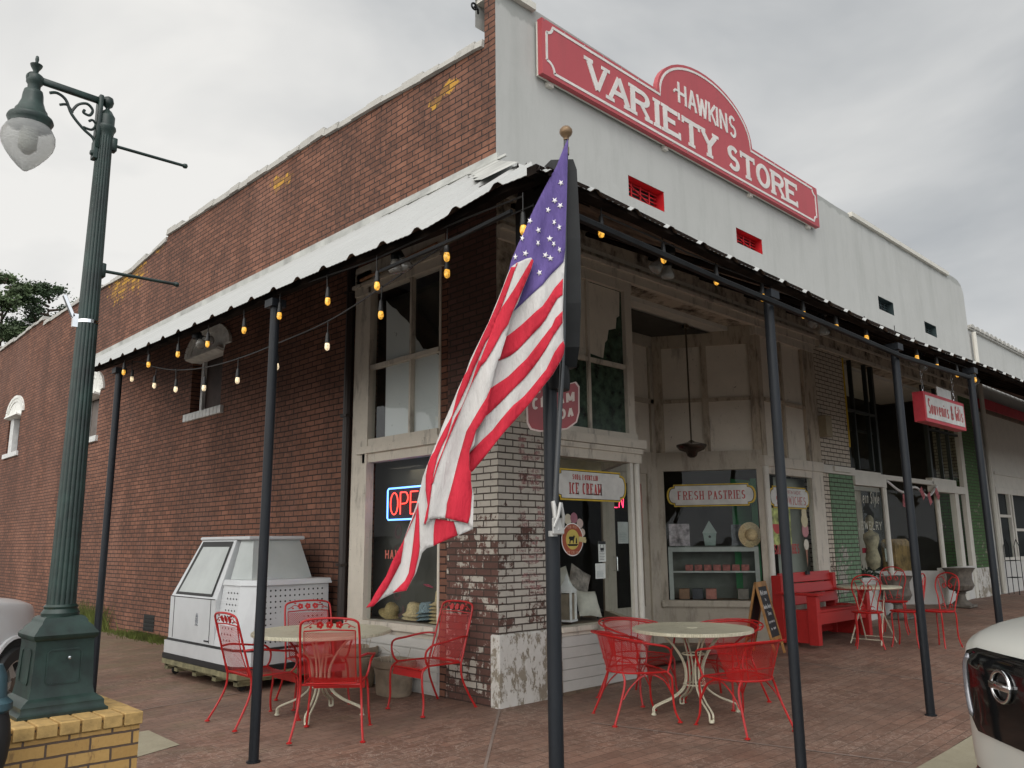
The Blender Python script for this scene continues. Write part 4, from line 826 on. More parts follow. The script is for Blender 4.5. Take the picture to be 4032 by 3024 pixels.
def left_sheet(y, v):     # v 0 at the wall, 1 at the eave; strips run down the slope
    # beyond y = 4.4 the eave is cut back obliquely to the wall
    if y <= 4.45:
        vm = 1.0
        if y < 0: vm0 = y/YE; 
        e = itp(EL, y)
        x = XE*v; z = ZW+(e-ZW)*v
    else:
        cut = max(0, (12.3-y)/(12.3-4.45)); e = 3.445; x = XE*cut*v; z = ZW+(e-ZW)*cut*v
    return x, z
k = MB(); u = MB()
ysn = []; y = YE
while y < 12.3:
    ysn.append(y); m = (y % .30)/.30
    y += .0125 if y < 4.5 else .05
for y0_, y1_ in zip(ysn, ysn[1:]):
    qs = []
    for yy in (y0_, y1_):
        v0 = max(0.0, yy/YE) if yy < 0 else 0.0
        x0_, z0_ = left_sheet(yy, v0); x1_, z1_ = left_sheet(yy, 1.0); h = rib(yy)
        qs.append(((x0_, yy, z0_+h), (x1_, yy, z1_+h)))
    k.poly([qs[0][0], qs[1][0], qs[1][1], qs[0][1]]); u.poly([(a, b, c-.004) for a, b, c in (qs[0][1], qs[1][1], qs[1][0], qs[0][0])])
k.build('roof_sheet', 'sheet', CP)['label'] = 'white ribbed sheets on the side street slope'
kr = MB(); x = XE; xn = []
while x < 22: xn.append(x); x += .0125 if x < 7 else .03
for a, b in zip(xn, xn[1:]):
    qs = []
    for xx in (a, b):
        v0 = max(0.0, xx/XE) if xx < 0 else 0.0
        e = itp(ER, xx); h = rib(xx+.1); wz = ZW-.34*min(1, max(0, xx)/1.6); zz = lambda v: wz+(e-wz)*v
        qs.append(((xx, YE*v0, zz(v0)+h), (xx, YE, e+h)))
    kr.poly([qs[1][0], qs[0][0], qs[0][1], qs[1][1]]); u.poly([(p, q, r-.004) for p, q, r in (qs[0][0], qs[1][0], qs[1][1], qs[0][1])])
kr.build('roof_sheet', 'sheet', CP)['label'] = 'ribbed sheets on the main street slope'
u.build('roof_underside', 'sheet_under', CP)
k = MB(); k.box((-.035, -.05, 5.15), (-.003, 12.3, 5.30)); k.box((-.06, -.2, 5.20), (-.036, 1.9, 5.225)); 
for i in range(0, 4):
    f0, f1 = i/6, (i+1)/6; hip = lambda f, s_: (XE*f*1.0+s_*.0, YE*f*1.0+s_*.42, ZW+(3.355-ZW)*f+.034-.0*abs(s_))
    k.poly([hip(f0, 0), hip(f1, 0), hip(f1, .9), hip(f0, 1.1)][::-1])
k.build('flashing', 'sheet_flat', CP)
k = MB()
for a, b in zip([p[0] for p in EL], [p[0] for p in EL][1:]): 
    za, zb = itp(EL, a), itp(EL, b); k.add([(XE+.07, a, za-.004), (XE+.13, a, za-.004), (XE+.13, a, za+.046), (XE+.07, a, za+.046), (XE+.07, b, zb-.004), (XE+.13, b, zb-.004), (XE+.13, b, zb+.046), (XE+.07, b, zb+.046)], [(0, 1, 2, 3), (7, 6, 5, 4), (0, 4, 5, 1), (1, 5, 6, 2), (2, 6, 7, 3), (3, 7, 4, 0)])
for a, b in zip([p[0] for p in ER], [p[0] for p in ER][1:]):
    za, zb = itp(ER, a), itp(ER, b); k.add([(a, YE+.03, za-.006), (a, YE+.10, za-.006), (a, YE+.10, za+.046), (a, YE+.03, za+.046), (b, YE+.03, zb-.006), (b, YE+.10, zb-.006), (b, YE+.10, zb+.046), (b, YE+.03, zb+.046)], [(3, 2, 1, 0), (4, 5, 6, 7), (1, 5, 4, 0), (2, 6, 5, 1), (3, 7, 6, 2), (0, 4, 7, 3)])
for (xx, yy, ze) in [(0, y_, itp(EL, y_)) for y_ in (.1, 1.3, 2.5, 3.75)]: k.tube([(-.02, yy, ZW-.10), (XE+.08, yy, ze-.0)], .03, 5)
for xx in (.2, 1.35, 2.5, 3.6, 4.7, 5.9, 7.1, 8.3, 9.5, 10.7, 11.9): k.tube([(xx, -.03, 4.80), (xx, YE+.08, itp(ER, xx)-.0)], .03, 5)
k.tube([(-.02, -.02, ZW-.10), (XE+.16, YE+.2, 3.40)], .04, 6)
for f in (.33, .66): 
    k.tube([(XE*f, YE*f, ZW+(3.36-ZW)*f-.045), (XE*f, 4.3, ZW+(3.42-ZW)*f-.045)], .022, 5); k.tube([(XE*f, YE*f, ZW+(3.36-ZW)*f-.045), (20, YE*f, 5.12+(3.4-5.12)*f-.045)], .022, 5)
k.build('frame', plain('dark rusted frame', (.018, .012, .009), .9, 0, .5, 5, 0, .1), CP)
k = MB(); k.tube([(XE+.02, y_, itp(EL, y_)-.16) for y_ in (-2.62, -2.2, -1.4)], .014, 6); k.tube([(x_, YE+.02, itp(ER, x_)-.17) for x_ in (-2.12, -.6, .16, 1.2, 2.43, 3.4, 4.35)], .024, 6); k.build('rail', 'black_metal', CP)
for (px_, py_, top_) in ((-2.2, 3.78, 3.32), (-2.27, .12, 3.27), (.16, -2.76, 3.19), (2.44, -2.78, 3.16), (4.50, -2.80, 3.22), (7.0, -2.78, 3.25), (9.6, -2.78, 3.26)):
    z0 = gz(px_, py_); k = MB(); k.tube([(px_, py_, z0-.02), (px_, py_, top_)], .036, 16); k.lathe([(.05, z0), (.05, z0+.012), (.037, z0+.014)], (px_, py_, 0), 12); k.box((px_-.06, py_-.06, top_), (px_+.06, py_+.06, top_+.06)); k.build('post', 'post', CP, 40)

# ================================================================ CORNER POST AND DOUBLE-SIDED BLACK SIGN
t_ = thing('sign_post', 'dark round post at the canopy corner carrying a tall black oval sign seen edge-on', 'sign post', (-2.19, -2.74, -.08))
k = MB(); k.tube([(0, 0, 0), (0, 0, 2.34)], .037, 16); k.build('post', 'post', t_, 40)
k = MB(); k.lathe([(.06, 2.30), (.065, 2.34), (.06, 2.42), (.03, 2.44)], (.03, -.03, 0), 16); k.build('cap', 'black_metal', t_, 40)
e1, nrm = Vector((.684, -.729, 0)), Vector((.729, .684, 0))
def signpt(u, v, d): return tuple(Vector((.03, -.04, 0))+e1*(d)+(nrm*.9-e1*.43).normalized()*u+Vector((0, 0, v)))
pts = [(-.0, 2.42), (.12, 2.42), (.30, 2.52), (.42, 2.75), (.48, 3.1), (.48, 3.50), (.44, 3.58), (-.02, 3.58), (-.06, 3.5), (-.08, 3.1), (-.07, 2.75), (-.04, 2.52)]
k = MB(); k.prism(pts, signpt, -.03, .092); k.build('sign_box', 'black_metal', t_)
# flagpole bracket, pole and flag
t_ = thing('flagpole', 'slim black flagpole clamped to the corner post with bronze ball finial', 'flagpole', (-2.24, -2.80, 1.5))
k = MB(); k.tube([(-.0, .0, .02), (.045, -.05, 1.0), (.07, -.075, 2.08)], .0135, 10); k.build('pole', plain('black satin pole', (.03, .032, .034), .25), t_, 40)
k = MB(); c0 = Vector((.07, -.076, 2.13)); k.lathe([(.0, -.05), (.014, -.045), (.016, -.03), (.03, -.015), (.036, .0), (.034, .015), (.022, .03), (.0, .036)], c0, 20, cap=False); k.build('finial', plain('bronze ball', (.20, .125, .065), .4, .4), t_, 60)
k = MB(); k.tube([(.068, -.074, 2.00), (.069, -.0745, 2.04)], .018, 12); k.build('collar', plain('brass collar', (.22, .2, .13), .4, .5), t_)
k = MB(); k.box((-.055, -.045, -.02), (.055, -.03, .07), .005, Matrix.Rotation(.0, 3, 'Z')); k.tube([(-.045, -.04, .02), (-.02, -.06, .08), (.01, -.055, .15)], .011, 8); k.tube([(.045, -.04, .02), (.03, -.06, .08), (.015, -.055, .15)], .011, 8); k.tube([(-.0, -.03, .0), (.0, -.0, .16)], .020, 12); k.lathe([(.034, -.03), (.034, .0)], (.05, .06, 0), 16); bk_ = k.build('bracket', plain('cast aluminium bracket', (.42, .41, .39), .4, .4), t_, 40); bk_.scale = (.72, .72, .9)
FLAG={
'A_white':[(0.133,3.567),(0.128,3.42),(0.12,3.226),(0.109,3.036),(0.097,2.869),(0.105,2.936),(0.096,2.794),(0.086,2.595),(0.084,2.448),(0.09,2.404),(0.084,2.365),(0.072,2.336),(0.028,2.26),(-0.035,2.184),(-0.149,2.058),(-0.29,1.891),(-0.378,1.794),(-0.43,1.795),(-0.402,2.287),(-0.263,2.623)],
'A_canton':[(0.133,3.567),(0.128,3.42),(0.12,3.226),(0.109,3.036),(0.097,2.869),(0.105,2.936),(0.094,2.865),(0.033,2.796),(-0.016,2.732),(-0.094,2.669),(-0.162,2.608),(-0.263,2.593),(-0.263,2.623),(-0.243,2.677),(-0.194,2.812),(-0.176,2.884),(-0.135,2.982),(-0.108,3.034),(-0.066,3.141),(-0.024,3.231),(0.013,3.307),(0.055,3.388),(0.069,3.412),(0.091,3.47),(0.112,3.523),(0.133,3.567)],
'A_r1':[(0.09,2.772),(0.046,2.72),(0.011,2.661),(-0.018,2.617),(-0.076,2.569),(-0.149,2.516),(-0.199,2.476),(-0.24,2.454),(-0.274,2.338),(-0.236,2.347),(-0.193,2.37),(-0.145,2.403),(-0.087,2.456),(-0.029,2.514),(-0.0,2.552),(0.029,2.606),(0.059,2.66),(0.086,2.679)],
'A_r2':[(0.084,2.59),(0.047,2.551),(0.028,2.508),(-0.021,2.45),(-0.06,2.402),(-0.103,2.349),(-0.146,2.311),(-0.194,2.268),(-0.246,2.231),(-0.282,2.203),(-0.336,2.108),(-0.336,2.032),(-0.299,2.07),(-0.261,2.107),(-0.213,2.154),(-0.176,2.191),(-0.118,2.248),(-0.07,2.305),(-0.032,2.352),(-0.003,2.391),(0.036,2.458),(0.082,2.526)],
'A_r3':[(0.084,2.433),(0.064,2.409),(0.039,2.371),(0.015,2.322),(-0.005,2.284),(-0.053,2.232),(-0.119,2.162),(-0.172,2.115),(-0.228,2.05),(-0.275,1.994),(-0.327,1.948),(-0.364,1.911),(-0.39,1.888),(-0.406,1.851),(-0.39,1.786),(-0.378,1.794),(-0.29,1.891),(-0.149,2.058),(-0.035,2.184),(0.028,2.26),(0.072,2.336),(0.084,2.365),(0.09,2.404)],
'B_white':[(-0.072,2.877),(-0.092,2.873),(-0.121,2.861),(-0.145,2.855),(-0.175,2.838),(-0.192,2.807),(-0.224,2.722),(-0.263,2.623),(-0.292,2.544),(-0.34,2.437),(-0.383,2.35),(-0.407,2.287),(-0.45,2.206),(-0.492,2.111),(-0.529,2.026),(-0.561,1.932),(-0.584,1.876),(-0.602,1.83),(-0.613,1.77),(-0.615,1.701),(-0.605,1.628),(-0.619,1.53),(-0.608,1.533),(-0.584,1.562),(-0.509,1.565),(-0.396,1.536),(-0.373,1.512),(-0.371,1.676),(-0.381,1.73),(-0.39,1.8),(-0.39,1.888),(-0.364,1.92),(-0.355,1.99),(-0.303,2.06),(-0.298,2.146),(-0.277,2.205),(-0.26,2.284),(-0.241,2.347),(-0.236,2.347),(-0.199,2.476),(-0.182,2.547),(-0.167,2.596),(-0.143,2.635),(-0.113,2.714),(-0.073,2.809),(-0.059,2.859)],
'B_ra':[(-0.175,2.836),(-0.153,2.833),(-0.145,2.855),(-0.141,2.851),(-0.16,2.806),(-0.19,2.721),(-0.224,2.632),(-0.256,2.558),(-0.276,2.489),(-0.307,2.436),(-0.331,2.378),(-0.364,2.305),(-0.393,2.233),(-0.426,2.167),(-0.477,2.068),(-0.487,2.025),(-0.503,1.969),(-0.528,1.922),(-0.551,1.862),(-0.569,1.783),(-0.582,1.664),(-0.595,1.567),(-0.607,1.534),(-0.614,1.541),(-0.596,1.627),(-0.609,1.701),(-0.61,1.77),(-0.6,1.83),(-0.584,1.872),(-0.568,1.895),(-0.55,1.941),(-0.522,1.997),(-0.48,2.073),(-0.452,2.182),(-0.417,2.268),(-0.4,2.292),(-0.374,2.35),(-0.336,2.437),(-0.29,2.544),(-0.258,2.623),(-0.221,2.722),(-0.189,2.802)],
'B_rb':[(-0.068,2.868),(-0.059,2.859),(-0.073,2.809),(-0.113,2.714),(-0.167,2.596),(-0.192,2.527),(-0.221,2.488),(-0.264,2.406),(-0.305,2.339),(-0.331,2.314),(-0.379,2.224),(-0.421,2.129),(-0.458,2.044),(-0.482,1.987),(-0.505,1.931),(-0.528,1.871),(-0.551,1.806),(-0.569,1.737),(-0.578,1.728),(-0.551,1.829),(-0.528,1.885),(-0.505,1.95),(-0.482,2.016),(-0.463,2.063),(-0.43,2.114),(-0.405,2.171),(-0.379,2.233),(-0.34,2.349),(-0.336,2.339),(-0.292,2.455),(-0.268,2.524),(-0.254,2.563),(-0.225,2.622),(-0.161,2.71),(-0.112,2.79)],
'B_rc':[(-0.277,2.205),(-0.303,2.146),(-0.36,2.061),(-0.407,1.991),(-0.425,1.93),(-0.448,1.851),(-0.476,1.736),(-0.503,1.631),(-0.504,1.606),(-0.509,1.566),(-0.458,1.553),(-0.398,1.538),(-0.388,1.578),(-0.378,1.692),(-0.383,1.741),(-0.382,1.791),(-0.39,1.8),(-0.39,1.888),(-0.369,1.944),(-0.355,1.99),(-0.322,2.032),(-0.299,2.07)],
'C_white':[(-0.607,1.83),(-0.63,1.766),(-0.647,1.692),(-0.661,1.637),(-0.731,1.453),(-0.78,1.359),(-0.808,1.287),(-0.86,1.205),(-0.88,1.169),(-0.909,1.136),(-0.861,1.152),(-0.832,1.176),(-0.774,1.205),(-0.706,1.218),(-0.693,1.245),(-0.659,1.301),(-0.628,1.398),(-0.607,1.42),(-0.57,1.431),(-0.549,1.561),(-0.578,1.721),(-0.6,1.775)],
'C_r1':[(-0.659,1.621),(-0.731,1.453),(-0.78,1.359),(-0.808,1.287),(-0.86,1.205),(-0.88,1.169),(-0.909,1.136),(-0.865,1.146),(-0.843,1.169),(-0.799,1.233),(-0.76,1.312),(-0.74,1.353),(-0.734,1.395),(-0.723,1.468),(-0.668,1.584)],
'C_r2':[(-0.653,1.645),(-0.662,1.594),(-0.67,1.51),(-0.682,1.395),(-0.697,1.301),(-0.716,1.265),(-0.777,1.207),(-0.707,1.218),(-0.693,1.244),(-0.667,1.293),(-0.644,1.389),(-0.639,1.431),(-0.645,1.562)],
'C_r3':[(-0.559,1.564),(-0.466,1.547),(-0.451,1.481),(-0.57,1.432),(-0.57,1.488),(-0.567,1.53)],
'C_tan':[(-0.468,1.549),(-0.391,1.536),(-0.374,1.512),(-0.448,1.481)],
}
STARS=[(0.09,3.311),(0.056,3.211),(0.084,3.179),(0.02,3.157),(-0.076,3.094),(0.051,3.085),(0.077,3.054),(-0.032,3.04),(-0.117,2.998),(0.026,2.992),(0.046,2.96),(-0.035,2.967),(0.075,2.929),(-0.101,2.91),(-0.154,2.898),(0.002,2.898),(0.027,2.879),(-0.03,2.8),(-0.198,2.802),(-0.234,2.702)]

FQ = Vector((-2.25, -2.78, 0)); FE = Vector((.68424, -.72926, 0)); FN = Vector((.72926, .68424, 0))
def fpt(a, z, lay):
    hang = max(0.0, 3.4-z); fold = .016*math.sin(a*17+z*3.1)*min(1, hang*1.2)+.010*math.sin(a*47-z*13)*min(1, hang)
    return FQ+FE*a+Vector((0, 0, z))-FN*(.05+fold+lay+.10*min(1, hang)*math.sin((a+.5)*1.7))
import bmesh
fl = bmesh.new(); L_ = fl.loops.layers
def fpoly(pts, lay, mi):
    b = bmesh.new(); vs = [b.verts.new((a, z, 0)) for a, z in pts]
    try: f = b.faces.new(vs)
    except ValueError: return
    bmesh.ops.triangulate(b, faces=[f])
    for _ in range(6):
        le = [e for e in b.edges if e.calc_length() > .028]
        if not le: break
        bmesh.ops.subdivide_edges(b, edges=le, cuts=1); bmesh.ops.triangulate(b, faces=b.faces)
    m = {}
    for v in b.verts: m[v] = fl.verts.new(fpt(v.co.x, v.co.y, lay))
    for f in b.faces:
        try: q = fl.faces.new([m[v] for v in f.verts])
        except ValueError: continue
        q.material_index = mi; q.smooth = True
        if q.normal.length == 0: q.normal_update()
        q.normal_update()
        if q.normal.dot(FN) > 0: q.normal_flip()
    b.free()
LAY = {'A_white': (.0, 1), 'A_canton': (.004, 2), 'A_r1': (.0042, 0), 'A_r2': (.0044, 0), 'A_r3': (.0046, 0), 'C_white': (.014, 1), 'C_r1': (.018, 0), 'C_r2': (.0182, 0), 'C_r3': (.019, 0), 'C_tan': (.021, 1), 'B_white': (.034, 1), 'B_ra': (.038, 0), 'B_rb': (.040, 0), 'B_rc': (.0385, 0)}
for kx, (ly_, mi) in LAY.items(): fpoly(FLAG[kx], ly_, mi)
rs = random.Random(5)
for (a, z) in STARS[:-2]:
    rot = rs.uniform(0, 1.2); pts = []; sx = rs.uniform(.55, .9)
    for i in range(10):
        r = (.020 if i % 2 == 0 else .008); an = rot+PI*i/5; pts.append((a+r*math.cos(an)*sx, z+r*math.sin(an)))
    fpoly(pts, .0085, 3)
me = bpy.data.meshes.new('american_flag'); fl.to_mesh(me); fl.free()
for m in ('f_red', 'f_white', 'f_blue', 'f_star'): me.materials.append(MT[m])
fo = bpy.data.objects.new('flag', me); COL.objects.link(fo); tag(fo, 'large stars and stripes flag hanging limp and folded from the corner pole', 'flag')
fm = fo.modifiers.new('thickness', 'SOLIDIFY'); fm.thickness = .0012; fm.offset = 1

# ================================================================ BIG STORE SIGN
SG = thing('store_sign', 'long red board sign with arched top reading HAWKINS VARIETY STORE on white wall', 'sign', (3.8, 0, 6.4))
def ch(o): o.matrix_parent_inverse = SG.matrix_world.inverted() if False else Matrix.Translation((-3.8, 0, -6.4)); return o
def arch_out(x0, x1, z0, z1, ax, aw, az, n=20):
    return [(x0, z0), (x1, z0), (x1, z1)]+arc(ax, z1, aw, 0, 180, n, az)+[(x0, z1)]
k = MB(); k.prism(arch_out(.585, 7.07, 6.415, 7.085, 3.87, 1.165, .69), FY(0), .045, .115); ch(k.build('board', ['sign_red'], SG))
k = MB(); k.box((.58, -.05, 6.41), (7.07, -.03, 7.06))
for x in (.75, 2.9, 5.0, 6.8): k.box((x, -.05, 6.36), (x+.08, -.0, 6.42))
ch(k.build('backing', 'trim_lt', SG))
k = MB(); q = .075; t_ = .032; X0, X1, Z0, Z1 = .655, 6.99, 6.475, 7.03
bp = [(X0, Z0+q*1.6)]+[(X0, Z1-q*1.3)]+arc(X0, Z1, q*1.3, 270, 360, 6)+[(3.87-1.11, Z1)]+arc(3.87, 7.085, 1.11, 180, 0, 24, .63)[1:-1]+[(3.87+1.11, Z1), (X1-q*1.3, Z1)]+arc(X1, Z1, q*1.3, 180, 270, 6)+[(X1, Z0+q*1.3)]+arc(X1, Z0, q*1.3, 90, 180, 6)+[(X0+q*1.6, Z0)]+arc(X0, Z0, q*1.6, 0, 90, 6)
stroke(k, FY(-.115), bp, t_, 0, .006)
for x0, x1, cset in ((1.31, 4.07, [('V', 1.31, .40), ('A', 1.69, .43), ('R', 2.13, .41), ('I', 2.56, .22), ('E', 2.80, .38), ('T', 3.22, .42), ('Y', 3.65, .42)]), (0, 0, [('S', 4.31, .33), ('T', 4.67, .40), ('O', 5.10, .40), ('R', 5.55, .40), ('E', 5.98, .38)])):
    for c, x, w in cset: letter(k, FY(-.115), c, x, 6.545, w, .385, .092, 0, .008, slab=.045, thin=.062)
for c, x, w in (('H', 3.16, .20), ('A', 3.39, .21), ('W', 3.60, .27), ('K', 3.885, .20), ('I', 4.06, .09), ('N', 4.17, .20), ('S', 4.41, .19)):
    letter(k, FY(-.115), c, x, 7.07, w, .33, .044, 0, .008)
stroke(k, FY(-.115), [(3.06, 7.20), (3.10, 7.245), (3.17, 7.25)], .03, 0, .009)
ch(k.build('lettering', 'sign_white', SG))
k = MB()
for i in range(20): k.lathe([(.008, 0), (.006, .006)], (.62+i*.338, -.116, 7.062 if not 2.72 < .62+i*.338 < 5.0 else 6.44), 6, Matrix.Rotation(PI/2, 3, 'X'))
ch(k.build('screws', 'chrome', SG))
# hanging Souvenirs & Gifts sign
t_ = thing('hanging_sign', 'white sign with red frame reading Souvenirs & Gifts hung on two chains', 'sign', (4.78, -2.42, 2.71)); t_.scale = (.70, .70, .70)
k = MB(); k.box((-.93, -.0, 0), (.93, .17, .47)); k.build('box', plain('red sign frame', (.50, .03, .045), .45), t_)
k = MB(); k.box((-.87, -.008, .055), (.87, -.001, .415)); k.build('face', 'sign_face', t_)
k = MB(); words(k, FY(-.008), 'Souvenirs', -.80, .12, .12, .26, .035, 0, .004, gap=.12, thin=.02); words(k, FY(-.008), '&', .20, .33, .12, .24, .035, 0, .004); words(k, FY(-.008), 'Gifts', .42, .80, .12, .26, .035, 0, .004, gap=.12, thin=.02); k.build('lettering', 'red_ink', t_)
for x in (-.70, .72):
    k = MB()
    for i in range(9):
        z = .48+i*.055; R_ = Matrix.Rotation(PI/2*(i % 2), 3, 'Z'); k.tube([Vector((x, .08, z+.03))+R_ @ Vector((.016*math.cos(a), 0, .03*math.sin(a))) for a in [j*PI/4 for j in range(8)]], .005, 4, closed=True)
    k.tube([(x, .08, .97), (x, .08, 1.33)], .003, 4); k.build('chain', 'chrome', t_)
k = MB(); k.box((-.30, .0, .47), (.35, .012, .62)); k.build('white_card', 'sign_face', t_)
# cream soda sign
t_ = thing('soda_sign', 'small dark red shield sign reading CREAM SODA behind the corner post', 'sign', (-.44, -1.13, 2.33)); t_.scale = (1.08, 1.08, 1.08)
rz = Matrix.Rotation(math.radians(-36), 3, 'Z')
fs = lambda u, v, d: tuple(rz @ Vector((u, -d, v)))
out_ = [(-.19, .06), (-.165, .015), (-.10, .0), (.0, .01), (.10, .02), (.17, .07), (.19, .14), (.195, .33), (.17, .365), (.10, .345), (-.10, .345), (-.17, .365), (-.195, .33)]
k = MB(); k.prism([(u*1.06, .18+(v-.18)*1.06) for u, v in out_], fs, 0, .012); k.build('border', plain('pinkish sign border', (.52, .40, .37), .5), t_)
k = MB(); k.prism(out_, fs, .012, .016); k.build('face', plain('dark red enamel', (.20, .014, .018), .4), t_)
k = MB(); sl = lambda u, v, d: fs(u, v+u*.20, d)
words(k, sl, 'CREAM', -.16, .165, .185, .085, .018, .016, .019, gap=.3); words(k, sl, 'SODA', -.075, .155, .075, .075, .017, .016, .019, gap=.3); words(k, sl, 'I', -.12, -.09, .30, .05, .016, .016, .019); k.build('lettering', plain('cream lettering', (.50, .42, .37), .5), t_)
k = MB(); k.tube([(0, 0, .35), (0, 0, 1.35)], .008, 6); k.build('hanger', 'black_metal', t_)

# ================================================================ STRING LIGHTS
def bulb(par, p, pale=False, lean=(0, 0)):
    x, y, z = p; z += .01
    k = MB(); k.tube([(x-lean[0], y-lean[1], z+.20), (x-lean[0]*.6, y-lean[1]*.6, z+.10)], .004, 5); k.lathe([(.010, .10), (.014, .085), (.017, .045), (.019, .03), (.017, .02)], (x, y, z), 10); s_ = k.build('socket', 'socket', par, 50)
    k = MB(); k.lathe([(.010, .028), (.016, .018), (.019, 0), (.019, -.015), (.014, -.029), (.005, -.035)], (x, y, z), 10); k.build('bulb', 'bulb_pale' if pale else 'bulb', s_, 60)
def lights(name_label, pts, wire_r=.006, drop=.20, pale=None, ends=((), ())):
    t_ = thing('string_light', name_label, 'string light'); rl = random.Random(2)
    P = [Vector((p[0], p[1], p[2]+drop)) for p in pts]; k = MB(); k.tube(smooth_line(list(ends[0])+P+list(ends[1]), 4), wire_r, 5); k.build('wire', 'socket', t_)
    for i, p in enumerate(pts): bulb(t_, p, bool(pale and i in pale), (rl.uniform(-.02, .02), rl.uniform(-.02, .02)))
lights('string of amber bulbs along the side street eave', [(-2.28, a, b) for a, b in ((-2.65, 3.10), (-2.0, 3.12), (-1.28, 3.11), (-.67, 3.14), (.03, 3.18), (.62, 3.18), (1.32, 3.19), (1.97, 3.21), (2.7, 3.23), (3.4, 3.26))])
lights('string of pale bulbs sagging from the far post to the corner', [(-2.12, a, b) for a, b in ((3.61, 3.24), (2.94, 3.07), (2.37, 2.95), (1.71, 2.87), (1.03, 2.84), (.34, 2.85), (-.42, 2.88), (-1.1, 2.98), (-1.81, 3.10), (-2.58, 3.12))], pale={0, 1, 2, 3, 4, 5, 6}, ends=([(-2.2, 3.78, 3.3)], []))
lights('string of amber bulbs along the main street eave', [(a, -2.75, b) for a, b in ((-1.74, 3.20), (-1.13, 3.19), (-.52, 3.18), (.10, 3.19), (.73, 3.18), (1.31, 3.18), (1.91, 3.19), (2.54, 3.21), (3.09, 3.19), (3.63, 3.18), (4.24, 3.18), (4.82, 3.20))], drop=.12)
# twin flood lamps
def flood(label, p, heads, mat='flood'):
    t_ = thing('flood_light', label, 'floodlight', p, 0, 'twin floodlights under the canopy eave'); t_.scale = (.78, .78, .78)
    k = MB(); k.lathe([(.05, -.03), (.06, 0), (.05, .05)], (0, 0, 0), 10); k.build('junction_box', 'black_metal', t_, 50)
    for (d, L) in heads:
        d = Vector(d).normalized(); R_ = d.to_track_quat('Z', 'Y').to_matrix()
        k = MB(); k.lathe([(.02, .0), (.022, .05), (.034, .06), (.036, .13)], (0, 0, 0), 12, R_); h = k.build('lamp_holder', 'black_metal', t_, 50)
        k = MB(); k.lathe([(.032, .125), (.036, .15), (.058, .20), (.062, .225), (.05, .245), (.02, .252)], (0, 0, 0), 16, R_); k.build('reflector_bulb', mat, h, 60)
flood('twin flood lamp near the far end of the side street eave, aimed down', (-2.2, 1.75, 3.36), [((-.1, -1, -.75), 1), ((.35, -.9, -.35), 1)])
flood('twin flood lamp in front of the tall side window', (-2.2, -1.35, 3.40), [((.1, .0, -1), 1), ((.5, -.2, -.9), 1)])
flood('first twin flood lamp on the main street eave from the corner', (-.7, -2.5, 3.42), [((.1, .2, -1), 1), ((-.5, .3, -.7), 1)])
flood('second twin flood lamp on the main street eave from the corner', (1.62, -2.5, 3.42), [((.25, .1, -1), 1), ((-.7, .2, -.6), 1)])
flood('third twin flood lamp above the souvenir sign', (3.95, -2.5, 3.42), [((.4, .1, -.8), 1), ((-.7, .2, -.6), 1)])
flood('farthest twin flood lamp right of the last post', (5.6, -2.5, 3.45), [((.7, .0, -.5), 1), ((-.2, .0, -.9), 1)])
